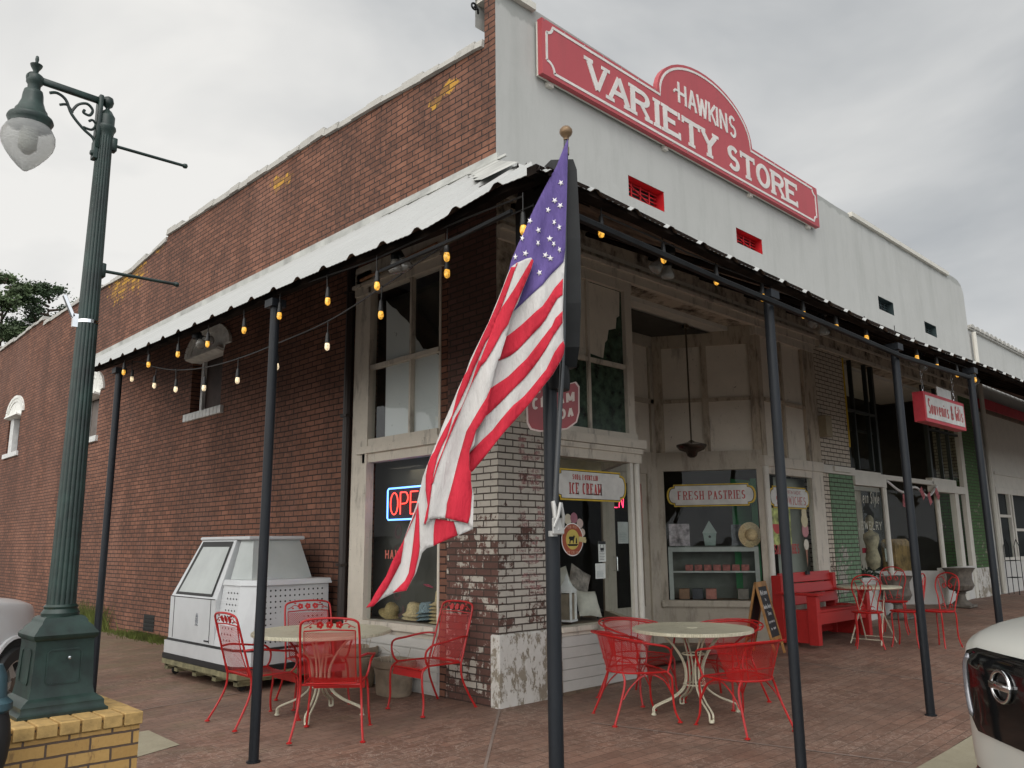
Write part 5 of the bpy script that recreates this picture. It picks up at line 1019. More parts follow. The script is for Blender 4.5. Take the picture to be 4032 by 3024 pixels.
# ================================================================ PATIO FURNITURE
def tubep(mb, P, r, n=7, k=5, closed=False): mb.tube(smooth_line(P, k), r, n, closed)
def mesh_chair(label, loc, rz):
    """square-backed wrought iron chair, faces local +Y"""
    t_ = thing('mesh_armchair', label, 'chair', loc, rz, 'square-backed red mesh chairs at the left table')
    sw, bw = .235, .235
    def seat(u, v): x = (u-.5)*2*.215; return (x, -.20+.40*v, .40-.020*math.sin(PI*v)+.012*abs(u-.5)*2-(.07*(v-.9)/.1*.6 if v > .9 else 0))
    k = MB(); k.lattice(seat, 20, 19, .0042); 
    for i in range(12): pass
    k.tube([(-.225, -.21, .40), (.225, -.21, .40), (.23, .16, .405), (.215, .215, .375), (-.215, .215, .375), (-.23, .16, .405)], .008, 6, closed=True)
    k.grid(lambda u, v: (-.215+.43*u, .205+.012*v, .375-.07*v), 1, 1); k.build('seat', 'chair_red', t_)
    by = lambda z: -.215-(z-.40)*.30; 
    def back(u, v): z = .41+.40*v; x = (u-.5)*2*(.195+.0*v); return (x, by(z)-.02*math.sin(PI*v)+.012*(abs(u-.5)*2)**2, z)
    k = MB(); k.lattice(back, 18, 22, .0040); k.tube([(-.20, by(.82), .82), (0, by(.825)-.004, .83), (.20, by(.82), .82)], .006, 6); k.tube([(-.20, by(.41), .41), (.20, by(.41), .41)], .006, 6)
    for s_ in (-1, 1): k.tube([(s_*.20, by(.41), .41), (s_*.20, by(.6)-.02, .6), (s_*.20, by(.82), .82)], .005, 6)
    k.build('back_mesh', 'chair_red', t_)
    k = MB(); k.tube(smooth_line([(-.235, by(.40), .40), (-.232, by(.62), .62), (-.228, by(.84), .84), (-.205, by(.895), .895), (-.12, by(.915), .915), (0, by(.92), .92), (.12, by(.915), .915), (.205, by(.895), .895), (.228, by(.84), .84), (.232, by(.62), .62), (.235, by(.40), .40)], 5), .0095, 8); k.build('back_frame', 'chair_red', t_, 50)
    k = MB()
    for cx in (-.075, 0, .075):
        for j in range(5):
            a = 2*PI*j/5; x = cx+.017*math.cos(a); z = .868+.017*math.sin(a); pts = [(x+.013*math.cos(q*PI/4), z+.013*math.sin(q*PI/4)) for q in range(8)]; k.prism(pts, lambda u, v, d: (u, by(v)+d, v), -.003-.0003*j, .003+.0003*j)
    for s_ in (-1, 1):
        tubep(k, [(s_*.10, by(.87), .87), (s_*.135, by(.875), .878), (s_*.16, by(.87), .862), (s_*.20, by(.85), .845)], .004, 5)
        for (px_, pz_) in ((.125, .895), (.15, .85)): k.prism([(s_*px_-.012, pz_), (s_*px_, pz_-.008), (s_*px_+.016, pz_+.004), (s_*px_, pz_+.009)], lambda u, v, d: (u, by(v)+d, v), -.003, .003)
    k.build('flower_motif', 'chair_red', t_)
    for s_ in (-1, 1):
        k = MB(); tubep(k, [(s_*.233, by(.62), .62), (s_*.275, -.17, .625), (s_*.30, .02, .60), (s_*.295, .15, .585), (s_*.262, .20, .53), (s_*.245, .19, .45), (s_*.230, .15, .40)], .0095, 7); k.build('armrest', 'chair_red', t_, 50)
        k = MB(); tubep(k, [(s_*.228, .16, .40), (s_*.232, .215, .36), (s_*.24, .225, .27), (s_*.25, .215, .12), (s_*.262, .23, .01)], .0095, 7); k.lathe([(.022, 0), (.022, .008), (.01, .014)], (s_*.262, .23, 0), 10); k.build('leg', 'chair_red', t_, 50)
        k = MB(); tubep(k, [(s_*.235, by(.48), .48), (s_*.237, by(.38), .38), (s_*.245, -.22, .26), (s_*.26, -.285, .12), (s_*.278, -.35, .01)], .0095, 7); k.lathe([(.022, 0), (.022, .008), (.01, .014)], (s_*.278, -.35, 0), 10); k.build('leg', 'chair_red', t_, 50)
    return t_
def face(vx, vy): return math.atan2(-vx, vy)
def place(proto, label, loc, rz): c = copy_tree(proto); c.location = loc; c.rotation_euler = (0, 0, rz); c['label'] = label; return c
def G(x, y): return (x, y, gz(x, y))
ca = mesh_chair('red mesh armchair in front of the left table, its back to the street', G(-1.43, .42), face(.66, .75))
place(ca, 'red mesh armchair left of the left table, turned sideways beside the canopy post', G(-1.60, 1.33), face(1, -.03))
place(ca, 'red mesh armchair right of the left table, against the brick corner pier', G(-.43, .50), face(-1, .02))
place(ca, 'red mesh armchair behind the left table, in front of the white freezer', G(-.93, 1.55), face(-.25, -.97))
def table(label, loc, R, mat, legs=4, rot=0, hole=False):
    t_ = thing('patio_table', label, 'table', loc, rot)
    k = MB(); k.lathe([(R-.012, .690), (R, .694), (R, .716), (R-.010, .722), (R-.022, .718), (.03, .722), (.03, .70)], (0, 0, 0), 64, cap=False); k.lathe([(R-.02, .700), (.02, .704)], (0, 0, 0), 64, cap=False); k.build('tabletop', mat, t_, 40)
    if hole: k = MB(); k.lathe([(.022, .722), (.045, .726), (.048, .722)], (0, 0, 0), 24, cap=False); k.build('umbrella_ring', 'cream', t_, 40)
    for i in range(legs):
        a = 2*PI*i/legs; c, s_ = math.cos(a), math.sin(a); k = MB()
        for o in (-.016, .016):
            tubep(k, [(c*r-s_*o, s_*r+c*o, z) for r, z in ((.30, .69), (.20, .60), (.105, .46), (.075, .34), (.10, .22), (.20, .14), (.32, .09), (.375, .06), (.38, .01))], .0085, 7)
        k.lathe([(.022, 0), (.022, .008), (.012, .02)], (c*.38, s_*.38, 0), 10); k.build('leg', 'cream', t_, 50)
    k = MB()
    for r, z in ((.098, .50), (.098, .245)): k.tube([(r*math.cos(j*PI/10), r*math.sin(j*PI/10), z) for j in range(20)], .006, 6, closed=True)
    k.build('leg_ring', 'cream', t_, 50)
    return t_
table('round cream mesh table with four curved legs left of the corner pier', G(-1.17, 1.07), .615, 'cream_mesh', 4, .75)
table('round cream table with umbrella hole, ringed by barrel chairs', G(1.15, -1.29), .53, 'cream_mesh', 4, -.75+.1, True)
def barrel_chair(label, loc, rz):
    t_ = thing('barrel_armchair', label, 'chair', loc, rz, 'barrel-backed red mesh chairs at the middle table')
    def inside_seat(u, v): x, y = (u-.5)*2, (v-.5)*2; return x*x+y*y*.9 < 1.02 or y > .2
    def seat(u, v): return ((u-.5)*.46, -.23+.43*v, .40-.012*math.cos((u-.5)*PI))
    k = MB(); k.lattice(seat, 21, 19, .0043, inside_seat); k.tube(smooth_line([(-.23, .20, .40), (-.235, 0, .40), (-.19, -.16, .40), (0, -.24, .40), (.19, -.16, .40), (.235, 0, .40), (.23, .20, .40)], 5)+[Vector((0, .235, .395))], .008, 6, closed=True); k.lattice(lambda u, v: ((u-.5)*.45, .215+.02*math.sin(v*3), .395-.075*v), 20, 4, .0043); k.build('seat', 'chair_red', t_)
    # the back wraps round and flares out towards a sloping top rail
    AN = 72
    def rim(a):     # a from -1 to 1 round the back
        an = math.radians(-90+a*AN*1.12); f = abs(a); r = .315; return Vector((r*math.cos(an)*1.02, r*math.sin(an)+.0, .70-.05*f**2))
    def low(a): an = math.radians(-90+a*AN); return Vector((.235*math.cos(an), .235*math.sin(an)-.005, .41))
    k = MB(); k.lattice(lambda u, v: tuple(low(u*2-1).lerp(rim(u*2-1)*1.0, v)), 40, 17, .0040); k.build('back_mesh', 'chair_red', t_)
    k = MB(); top_ = [rim(-1+i/12) for i in range(25)]
    arm = lambda s_: [Vector((s_*.335, .06, .635)), Vector((s_*.315, .17, .61)), Vector((s_*.275, .225, .555)), Vector((s_*.245, .225, .47)), Vector((s_*.232, .205, .40))]
    k.tube(smooth_line(list(reversed(arm(-1)))+top_[1:-1]+arm(1), 3), .0095, 8)
    k.tube([p*1.0+Vector((p.x*.14, p.y*.14, .014)) for p in top_], .0075, 6)
    for i in range(0, 25, 3): k.tube([top_[i], top_[i]+Vector((top_[i].x*.14, top_[i].y*.14, .014))], .004, 5)
    k.build('top_rail', 'chair_red', t_, 50)
    k = MB()
    for a in (-.62, -.45, .45, .62): k.tube([low(a), rim(a)], .0055, 6)
    k.tube([low(-.62).lerp(rim(-.62), .35), low(-.8).lerp(rim(-.8), .35)], .005, 5)
    k.tube([low(a).lerp(rim(a), .28)*1.01 for a in [-.9+.1*i for i in range(19)]], .005, 5); k.build('back_frame', 'chair_red', t_, 50)
    for s_ in (-1, 1):
        k = MB(); tubep(k, [(s_*.232, .20, .40), (s_*.245, .235, .35), (s_*.238, .24, .24), (s_*.245, .25, .10), (s_*.262, .285, .01)], .0095, 7); k.lathe([(.022, 0), (.022, .008), (.01, .014)], (s_*.262, .285, 0), 10); tubep(k, [(s_*.24, .235, .22), (s_*.235, .16, .34), (s_*.22, .02, .385), (s_*.225, -.12, .30), (s_*.235, -.20, .20)], .006, 6); k.build('leg', 'chair_red', t_, 50)
        k = MB(); tubep(k, [low(s_*.62)+Vector((0, 0, 0)), (s_*.205, -.17, .33), (s_*.225, -.21, .2), (s_*.26, -.29, .01)], .0095, 7); k.lathe([(.022, 0), (.022, .008), (.01, .014)], (s_*.26, -.29, 0), 10); k.build('leg', 'chair_red', t_, 50)
    k = MB(); tubep(k, [(-.24, .24, .20), (-.15, .23, .33), (0, .22, .37), (.15, .23, .33), (.24, .24, .20)], .006, 6); k.build('front_brace', 'chair_red', t_, 50)
    return t_
cb = barrel_chair('red barrel armchair nearest the street, right of the middle table', G(1.01, -1.84), face(.25, .97))
place(cb, 'red barrel armchair left of the middle table beside the corner post', G(.62, -1.04), face(.86, -.5))
place(cb, 'red barrel armchair behind the middle table by the ice cream window', G(1.25, -.60), face(-.1, -1))
place(cb, 'red barrel armchair behind the middle table by the chalkboard', G(1.68, -1.27), face(-1, .05))
def bistro_chair(label, loc, rz):
    t_ = thing('bistro_chair', label, 'chair', loc, rz, 'red heart-backed bistro chairs')
    k = MB(); k.lathe([(.0, .43), (.17, .43), (.185, .438), (.188, .445), (.18, .452), (0, .45)], (0, 0, 0), 32, cap=False); k.build('seat', 'chair_red', t_, 40)
    by = lambda z: -.165-(z-.45)*.16
    k = MB(); tubep(k, [(-.10, by(.45), .44), (-.13, by(.60), .60), (-.165, by(.72), .74), (-.13, by(.86), .86), (0, by(.9), .905), (.13, by(.86), .86), (.165, by(.72), .74), (.13, by(.60), .60), (.10, by(.45), .44)], .0085, 7); k.build('back_frame', 'chair_red', t_, 50)
    k = MB()
    for s_ in (-1, 1):
        k.tube([(s_*(.13-.11*f), by(.8-.3*f), .82-.36*f-.0*f) for f in [i/6 for i in range(7)]][::-1], .005, 6)
        sp = [(s_*(.038+.034*math.cos(a)*(1-a/14)), by(.75), .745+.034*math.sin(a)*(1-a/14)) for a in [PI-.2-j*.45 for j in range(14)]]
        k.tube([(s_*.13, by(.83), .84), (s_*.07, by(.85), .855), (s_*.02, by(.80), .80)]+[(s_*(.04+.026*math.cos(a)), by(.74), .745+.026*math.sin(a)) for a in [PI-j*.5 for j in range(-1, 11)]][::-1], .0055, 6)
        k.tube([(s_*(.055+.022*math.cos(a)), by(.50), .50+.022*math.sin(a)) for a in [j*.5 for j in range(12)]], .005, 5)
    k.build('heart_scroll', 'chair_red', t_, 50)
    for sx in (-1, 1):
        for sy in (-1, 1):
            k = MB(); tubep(k, [(sx*.11, sy*.11, .435), (sx*.135, sy*.135, .40), (sx*.135, sy*.135, .15), (sx*.16, sy*.16, .01)], .009, 7); k.build('leg', 'chair_red', t_, 50)
    return t_
cc = bistro_chair('red bistro chair beside the red bench arm, left of the bistro table', G(5.32, -1.08), face(.6, .3))
place(cc, 'red bistro chair in front of the small bistro table', G(5.72, -1.40), face(-.1, 1))
place(cc, 'red bistro chair behind the small bistro table', G(6.75, -.85), face(-1, -.3))
place(cc, 'red bistro chair apart on the right, beyond the canopy post', G(5.98, -1.70)[:2]+(gz(5.98, -1.7),), face(-.95, .3))
t_ = thing('bistro_table', 'small round cream folding table among the heart-backed red chairs', 'table', G(5.72, -.96))
k = MB(); k.lathe([(.38, .69), (.395, .70), (.395, .715), (.385, .722), (0, .722)], (0, 0, 0), 40, cap=False); k.lathe([(.38, .69), (0, .69)], (0, 0, 0), 40, cap=False); k.build('tabletop', 'cream', t_, 40)
for s_ in (-1, 1):
    k = MB()
    for y in (-.15, .15): k.tube([(-.24*s_, y*1.3, .01), (.19*s_, y*.8, .69)], .009, 7)
    k.tube([(-.21*s_, -.19, .07), (-.21*s_, .19, .07)], .007, 6); k.build('cross_legs', 'cream', t_, 50)
# red slat bench
t_ = thing('park_bench', 'heavy red wooden slat bench with armrests against the shopfront pier', 'bench', (4.88, 0, gz(5.5, 0)-.0))
for i, (y, z, a) in enumerate(((-.20, .52, 0), (-.165, .66, 0), (-.13, .80, 0))):
    k = MB(); k.box((.05, y-.02, z-.066), (1.50, y+.02, z+.066), .006, Matrix.Rotation(-.25, 3, 'X'), (.7, y, z)); s_ = k.build('back_slat', 'bench_red', t_)
k = MB(); k.box((1.0-.42+.15, -.178, .83), (1.0-.42+.24, -.152, .875)); k.build('plaque', 'slate', t_)
for i in range(4): k = MB(); y = -.62+i*.115; k.box((.05, y, .385-.012*i), (1.50, y+.105, .42-.012*i), .006); k.build('seat_slat', 'bench_red', t_)
k = MB(); k.box((.05, -.625, .24), (1.50, -.60, .385), .004); k.box((.06, -.14, .05), (1.49, -.115, .34)); k.build('apron', 'bench_red', t_)
for x in (.0, 1.50):
    k = MB(); k.box((x-.045, -.66, .0), (x+.05, -.53, .60), .006); k.box((x-.04, -.20, .0), (x+.045, -.06, .84), .006); k.box((x-.03, -.55, .02), (x+.03, -.15, .42)); k.build('side_frame', 'bench_red', t_)
    k = MB(); k.box((x-.07, -.70, .60), (x+.07, -.12, .635), .006); k.build('armrest', 'bench_red', t_)
# chalkboard
t_ = thing('chalkboard', 'small wooden A-frame chalkboard with white handwriting beside the bench', 'sign', (4.02, -.36, gz(4.02, -.3)), math.radians(14))
for s_ in (-1, 1):
    R_ = Matrix.Rotation(s_*.22, 3, 'X'); k = MB(); o = (0, 0, .86)
    for x in (-.20, .20): k.box((x-.02, -.012, .0), (x+.02, .012, .86), .003, R_, o)
    k.box((-.18, -.012, .80), (.18, .012, .86), .003, R_, o); k.box((-.18, -.012, .17), (.18, .012, .21), .003, R_, o); fr = k.build('frame', 'oak', t_)
    k = MB(); k.box((-.18, -.006, .21), (.18, .006, .80), 0, R_, o); k.build('board', 'slate', fr)
R_ = Matrix.Rotation(-.22, 3, 'X'); o_ = Vector((0, 0, .86))
R_ = Matrix.Rotation(-.22, 3, 'X')
ff = lambda u, v, d: tuple(Matrix.Rotation(-.22, 3, 'X') @ (Vector((u, -.008-d, v))-o_)+o_)
k = MB()
words(k, ff, 'Welcome', -.15, .14, .70, .065, .009, 0, .001, gap=.35, slant=.15); words(k, ff, 'to', -.03, .03, .63, .04, .007, 0, .001); words(k, ff, 'Hawkins Variety', -.16, .16, .54, .055, .007, 0, .001, gap=.4, slant=.1); words(k, ff, 'Store', -.06, .08, .46, .05, .007, 0, .001, gap=.4); words(k, ff, 'souvenirs', -.13, .13, .37, .04, .006, 0, .001, gap=.4); words(k, ff, 'and more', -.1, .1, .29, .04, .006, 0, .001, gap=.4)
k.build('chalk_writing', 'white_ink', t_)
# urns and pots
def urn(label, loc, s_=1.0):
    t_ = thing('garden_urn', label, 'urn', loc)
    k = MB(); k.box((-.20*s_, -.20*s_, 0), (.20*s_, .20*s_, .05*s_), .01); k.lathe([(.17, .05), (.15, .08), (.085, .13), (.065, .2), (.07, .24), (.10, .25), (.075, .27)], (0, 0, 0), 24) if s_ == 1 else k.lathe([(r*s_, z*s_) for r, z in ((.17, .05), (.15, .08), (.085, .13), (.065, .2), (.07, .24), (.10, .25), (.075, .27))], (0, 0, 0), 24); k.build('pedestal', 'pot_dark', t_, 40)
    k = MB(); n = 32; prof_ = [(.075, .27), (.18, .31), (.225, .39), (.22, .44), (.205, .50), (.21, .60), (.26, .68), (.275, .70), (.24, .70), (.2, .62)]
    vs = []
    for r, z in prof_:
        for j in range(n): rr = r*(1+(.05*abs(math.sin(j*PI/2)) if .28 < z < .42 and j % 2 else 0)); vs.append((rr*s_*math.cos(2*PI*j/n), rr*s_*math.sin(2*PI*j/n), z*s_))
    fs_ = [(i*n+j, i*n+(j+1) % n, (i+1)*n+(j+1) % n, (i+1)*n+j) for i in range(len(prof_)-1) for j in range(n)]+[tuple(range((len(prof_)-1)*n, len(prof_)*n))]
    k.add(vs, fs_); k.build('bowl', 'pot_dark', t_, 30); return t_
urn('big grey fluted urn on pedestal in front of the second shop window', (11.05, -.35, gz(11, -.35)), .98)
urn('smaller dark urn half hidden behind the bistro chairs', (8.5, -.22, gz(8.5, -.2)), .95)
def pot(label, loc, r, h, sx=1.0, rz=0):
    t_ = thing('planter_pot', label, 'planter', loc, rz)
    def L(prof, nm, mt):
        k = MB(); k.lathe([(a*r, b*h) for a, b in prof], (0, 0, 0), 28, cap=(nm == 'soil')); o = k.build(nm, mt, t_, 40); o.scale = (sx, 1, 1)
    L([(.0, .0), (.76, .0), (.80, .05), (.86, .6), (.92, .72), (.9, .76), (1.0, .80), (1.02, .92), (.98, 1.0), (.90, .98), (.86, .85)], 'pot', 'pot'); L([(.0, .84), (.87, .85)], 'soil', 'mortar')
    k = MB(); rr = random.Random(int(r*1000)); 
    for i in range(5): a = rr.uniform(0, 6.3); k.tube([(.1*math.cos(a)*sx, .1*math.sin(a), h*.84), (.12*math.cos(a)*sx, .12*math.sin(a), h*1.12), (.15*math.cos(a+.6)*sx, .15*math.sin(a+.6), h*1.3)], .003, 4)
    k.build('dry_stems', 'gwood', t_)
pot('wide oval tan clay planter under the tall show window', (-.22, 1.28, -.007), .185, .33, 1.45, PI/2)
pot('round tan clay pot between the left table and the window', (-.20, 1.93, -.006), .20, .40)

# ================================================================ WHITE FREEZER on a pallet dolly
t_ = thing('freezer', 'white refrigerated display case with sloped glass and perforated panels on a wheeled pallet', 'freezer')
cx = [(-1.26, 4.30), (-1.27, 2.72), (-1.02, 2.50), (-.12, 2.78), (-.12, 4.38)]
def ringat(z, pts): return [(x, y, z) for x, y in pts]
def loft(mb, rows):
    vs = [p for r in rows for p in r]; n = len(rows[0]); fs_ = [(i*n+j, i*n+(j+1) % n, (i+1)*n+(j+1) % n, (i+1)*n+j) for i in range(len(rows)-1) for j in range(n)]+[tuple(range(n-1, -1, -1)), tuple(range((len(rows)-1)*n, len(rows)*n))]
    mb.add(vs, fs_)
# footprint: long side faces the street corner of the camera, front end nearest
LB, LF, RF, RB = (-1.20, 4.42), (-1.20, 2.62), (-.16, 2.66), (-.16, 4.42)
Zb = .16
k = MB(); loft(k, [ringat(Zb+.06, [(-1.23, 4.45), (-1.23, 2.70), (-1.10, 2.53), (-.12, 2.60), (-.12, 4.45)]), ringat(Zb+.20, [(-1.23, 4.45), (-1.23, 2.70), (-1.10, 2.53), (-.12, 2.60), (-.12, 4.45)])]); k.build('plinth_panel', 'white_app', t_)
k = MB(); loft(k, [ringat(Zb, [(-1.24, 4.46), (-1.24, 2.68), (-1.10, 2.51), (-.11, 2.59), (-.11, 4.46)]), ringat(Zb+.055, [(-1.24, 4.46), (-1.24, 2.68), (-1.10, 2.51), (-.11, 2.59), (-.11, 4.46)])]); loft(k, [ringat(Zb+.20, [(-1.21, 4.43), (-1.21, 2.71), (-1.09, 2.55), (-.13, 2.62), (-.13, 4.43)]), ringat(Zb+.225, [(-1.21, 4.43), (-1.21, 2.71), (-1.09, 2.55), (-.13, 2.62), (-.13, 4.43)])]); k.build('rubber_bumper', 'rubber', t_)
# left end cabinet: lower body and the sloped glass hood over it
yb, ym = 4.42, 3.20
k = MB(); loft(k, [ringat(Zb+.225, [(-1.20, yb), (-1.20, ym), (-.2, ym), (-.2, yb)]), ringat(.86, [(-1.20, yb), (-1.20, ym), (-.2, ym), (-.2, yb)]), ringat(.865, [(-1.19, yb), (-1.19, ym), (-.2, ym), (-.2, yb)]), ringat(1.50, [(-.95, yb-.22), (-.95, ym+.10), (-.3, ym+.10), (-.3, yb-.22)])]); k.build('cabinet', 'white_app', t_)
k = MB(); k.box((-.97, 2.97, 1.50), (-.28, yb-.20, 1.54), .012); k.build('top_cap', 'white_app', t_)
def onslope(y, z, o=.004): f_ = (z-.865)/(1.50-.865); return (-1.19+.24*f_-o, y, z)
k = MB(); ya = lambda f_: yb-.10-.16*f_; yc = lambda f_: ym+.10+.03*f_
for y_ in (yb-.12, ym+.12): k.box((-1.2042, y_-.003, Zb+.24), (-1.2002, y_+.003, .86))
k.box((-1.2042, ym+.02, .858), (-1.2002, yb-.02, .866)); k.box((-1.206, ym+.13, .41), (-1.2002, ym+.24, .425)); k.build('panel_seams', 'rubber', t_)
k = MB(); k.add([onslope(ya(0)-.0, .885), onslope(yc(0)+.03, .885), onslope(yc(1)+.03, 1.485), onslope(ya(1)-.0, 1.485)], [(0, 1, 2, 3)]); k.build('glass_seal', 'rubber', t_)
k = MB(); k.add([onslope(ya(0)-.07, .915, .008), onslope(yc(0)+.07, .915, .008), onslope(yc(1)+.07, 1.425, .008), onslope(ya(1)-.07, 1.425, .008)], [(0, 1, 2, 3)]); k.build('side_glass', 'grey_glass', t_)
k = MB(); 
for a in range(16): an = 2*PI*a/16; k.box((-1.2045, 3.66+.030*math.cos(an)-.005, .62+.045*math.sin(an)-.006), (-1.2005, 3.66+.030*math.cos(an)+.005, .62+.045*math.sin(an)+.006))
k.box((-1.2045, 3.645, .59), (-1.2005, 3.655, .65)); k.box((-1.2045, 3.667, .60), (-1.2005, 3.677, .645)); k.prism([(3.63, .66), (3.645, .70), (3.655, .67), (3.665, .67), (3.675, .70), (3.69, .66)], lambda u, v, d: (d, u, v), -1.2045, -1.2005); k.box((-1.2045, 3.62, .565), (-1.2005, 3.70, .575)); k.build('maker_badge', plain('grey badge print', (.25, .26, .28), .5), t_)
# machine section with perforated panels at the street end
k = MB(); loft(k, [ringat(Zb+.225, [(-1.20, ym-.004), (-1.20, 2.74), (-1.07, 2.57), (-.14, 2.64), (-.14, ym-.004)]), ringat(1.02, [(-1.12, ym-.004), (-1.12, 2.80), (-1.02, 2.63), (-.14, 2.66), (-.14, ym-.004)])]); k.build('machine_cabinet', 'white_app', t_)
k = MB(); loft(k, [ringat(1.02, [(-1.14, ym-.01), (-1.14, 2.79), (-1.03, 2.60), (-.12, 2.62), (-.12, ym-.01)]), ringat(1.075, [(-1.12, ym-.01), (-1.12, 2.80), (-1.02, 2.62), (-.13, 2.64), (-.13, ym-.01)])]); k.build('ledge', 'white_app', t_)
k = MB(); loft(k, [ringat(1.076, [(-1.06, ym-.03), (-1.0, 2.80), (-.25, 2.84), (-.25, ym-.03)]), ringat(1.50, [(-.92, ym+.05), (-.90, 3.0), (-.32, 3.02), (-.32, ym+.05)])]); k.build('hood_glass', 'grey_glass', t_)
k = MB()
for i in range(14):
    for j in range(10):
        x = -.98+i*.058; z = .44+j*.058; f_ = (z-.385)/(1.02-.385); gx = (x+1.07)/.93; yy = (2.57+.07*gx)*(1-f_)+(2.63+.03*gx)*f_-.006; k.poly([(x+.011*math.cos(q*PI/3), yy, z+.011*math.sin(q*PI/3)) for q in range(6)])
for i in range(4):
    for j in range(9): 
        z = .46+j*.06; f_ = (z-.385)/(1.02-.385); y = 2.84+i*.07; k.poly([(-1.20+.08*f_-.004, y-.011*math.cos(q*PI/3), z+.011*math.sin(q*PI/3)) for q in range(6)])
k.build('perforations', 'void', t_)
k = MB(); k.box((-1.2, 2.56, .07), (-.15, 4.44, .10)); k.box((-1.24, 2.54, .10), (-.13, 4.46, .155))
for y in (2.6, 3.1, 3.6, 4.1, 4.38): k.box((-1.2, y, .03), (-1.05, y+.09, .10))
k.build('pallet', 'pallet', t_)
for (x, y) in ((-1.12, 4.33), (-1.12, 2.66), (-.3, 2.7), (-.3, 4.3)): k = MB(); k.lathe([(.045, -.015), (.05, 0), (.045, .015)], (x, y, .022), 14, Matrix.Rotation(PI/2, 3, 'X')); k.box((x-.02, y-.03, .05), (x+.02, y+.03, .10)); k.build('castor', 'rubber', t_)

# ================================================================ STREET LAMP on its brick planter
t_ = thing('brick_planter', 'yellow brick planter wall with brown mortar under the green street lamp', 'planter')
PX, PY, PZ = -3.42, -.835, .566
k = MB(); k.box((-5.2, PY+.014, -.24), (PX-.014, -.075, PZ-.07)); k.box((-5.19, PY+.02, PZ-.07), (PX-.02, -.08, PZ-.008)); k.build('wall', 'ybrick', t_)
k = MB(); rc = random.Random(4); x = PX
while x > -5.1: k.box((x-.098, PY, PZ-.066), (x-.004, PY+.20, PZ), .005); x -= .105
y = PY+.21
while y < -.12: k.box((PX-.20, y, PZ-.066), (PX, min(y+.096, -.065), PZ), .005); y += .105
k.build('cap_bricks', 'ycap', t_)
k = MB(); k.box((-5.1, PY+.22, PZ-.02), (PX-.22, -.09, PZ-.004)); k.build('top_bed', 'ycap', t_)
LX, LY = -3.765, -.42
t_ = thing('street_lamp', 'dark green cast iron street lamp with frosted acorn globe on an arm', 'street lamp', (LX, LY, PZ))
k = MB(); k.sqlathe([(a, z*1.20) for a, z in [(.222, 0), (.222, .012), (.208, .020), (.204, .028), (.204, .045), (.190, .058), (.176, .066), (.162, .074), (.154, .11), (.145, .30), (.147, .315), (.160, .325), (.164, .340), (.156, .350), (.148, .356), (.134, .375), (.116, .388), (.112, .40), (.102, .412), (.090, .418)]], (0, 0, 0)); 
k.lathe([(a, z*1.20) for a, z in [(.096, .416), (.098, .43), (.090, .44), (.084, .448), (.088, .458), (.078, .468)]], (0, 0, 0), 24); k.build('pedestal', 'green_paint', t_, 35)
for ax in (0, 1):
    k = MB()
    def fn(u, v, d, ax=ax): w = .154-(v-.132)*.0395+.001; return (u, -w-d, v) if ax == 0 else (-w-d, u, v)
    o = [(-.075, .155), (.075, .155), (.085, .17), (.085, .315), (.07, .33), (-.07, .33), (-.085, .315), (-.085, .17)]
    stroke(k, fn, o+[o[0]], .008, 0, .004); k.build('raised_panel', 'green_paint', t_)
k = MB(); k.lathe([(.0095, 0), (.0085, .007), (0, .008)], (.02, -.157, .285), 10, Matrix.Rotation(PI/2, 3, 'X')); k.build('bolt', 'chrome', t_)
k = MB(); n = 64; rows = []
for z, r in ((.555, .0755), (.8, .071), (1.6, .063), (2.6, .053), (3.45, .045)):
    rows.append([(r*(1-.085*(j % 4 == 0))*math.cos(2*PI*j/n), r*(1-.085*(j % 4 == 0))*math.sin(2*PI*j/n), z) for j in range(n)])
loft(k, rows); k.build('shaft', 'green_paint', t_, 60)
k = MB(); k.lathe([(.044, 3.40), (.050, 3.44), (.060, 3.46), (.058, 3.475), (.048, 3.485), (.048, 3.545), (.044, 3.55), (.028, 3.58), (.012, 3.595), (.012, 3.605), (.028, 3.62), (.034, 3.645), (.028, 3.672), (.006, 3.686), (0, 3.687)], (0, 0, 0), 24, cap=False); k.build('finial', 'green_paint', t_, 50)
HZ = 4.205-PZ
k = MB(); k.box((-.40, -.014, HZ-.022), (-.03, .014, HZ+.018), .004); k.lathe([(.03, -.02), (.034, .0), (.03, .02)], (-.43, 0, HZ), 14, Matrix.Rotation(PI/2, 3, 'X')); k.box((-.06, -.035, HZ-.33), (-.035, .035, HZ+.03), .005)
def P2(pts): return [(x, 0, HZ+z) for x, z in pts]
k.tube(smooth_line(P2([(-.33, -.06), (-.29, -.045), (-.24, -.07), (-.20, -.15), (-.13, -.22), (-.07, -.26), (-.055, -.30)]), 5), .009, 6)
k.tube(smooth_line(P2([(-.27, -.115), (-.23, -.10), (-.195, -.14)]), 4), .008, 6)
k.tube(smooth_line(P2([(-.20, -.13), (-.17, -.075), (-.12, -.05), (-.085, -.08), (-.10, -.12), (-.135, -.115), (-.13, -.095)]), 5), .009, 6)
k.tube(smooth_line(P2([(-.13, -.21), (-.08, -.21), (-.06, -.17), (-.08, -.145), (-.10, -.16)]), 5), .008, 6)
k.build('arm', 'green_paint', t_, 50)
k = MB(); k.lathe([(.0, .152), (.008, .145), (.011, .125), (.007, .10), (.012, .095), (.034, .088), (.030, .075), (.016, .05), (.014, .035), (.03, .025), (.045, .012), (.045, -.03), (.035, -.045), (.034, -.075), (.05, -.085), (.055, -.11), (.058, -.15), (.075, -.20), (.086, -.215), (.092, -.24), (.105, -.25), (.118, -.258), (.124, -.275), (.115, -.292), (.112, -.315), (.02, -.316)], (-.415, 0, HZ), 28, cap=False); k.build('lamp_hood', 'green_paint', t_, 50)
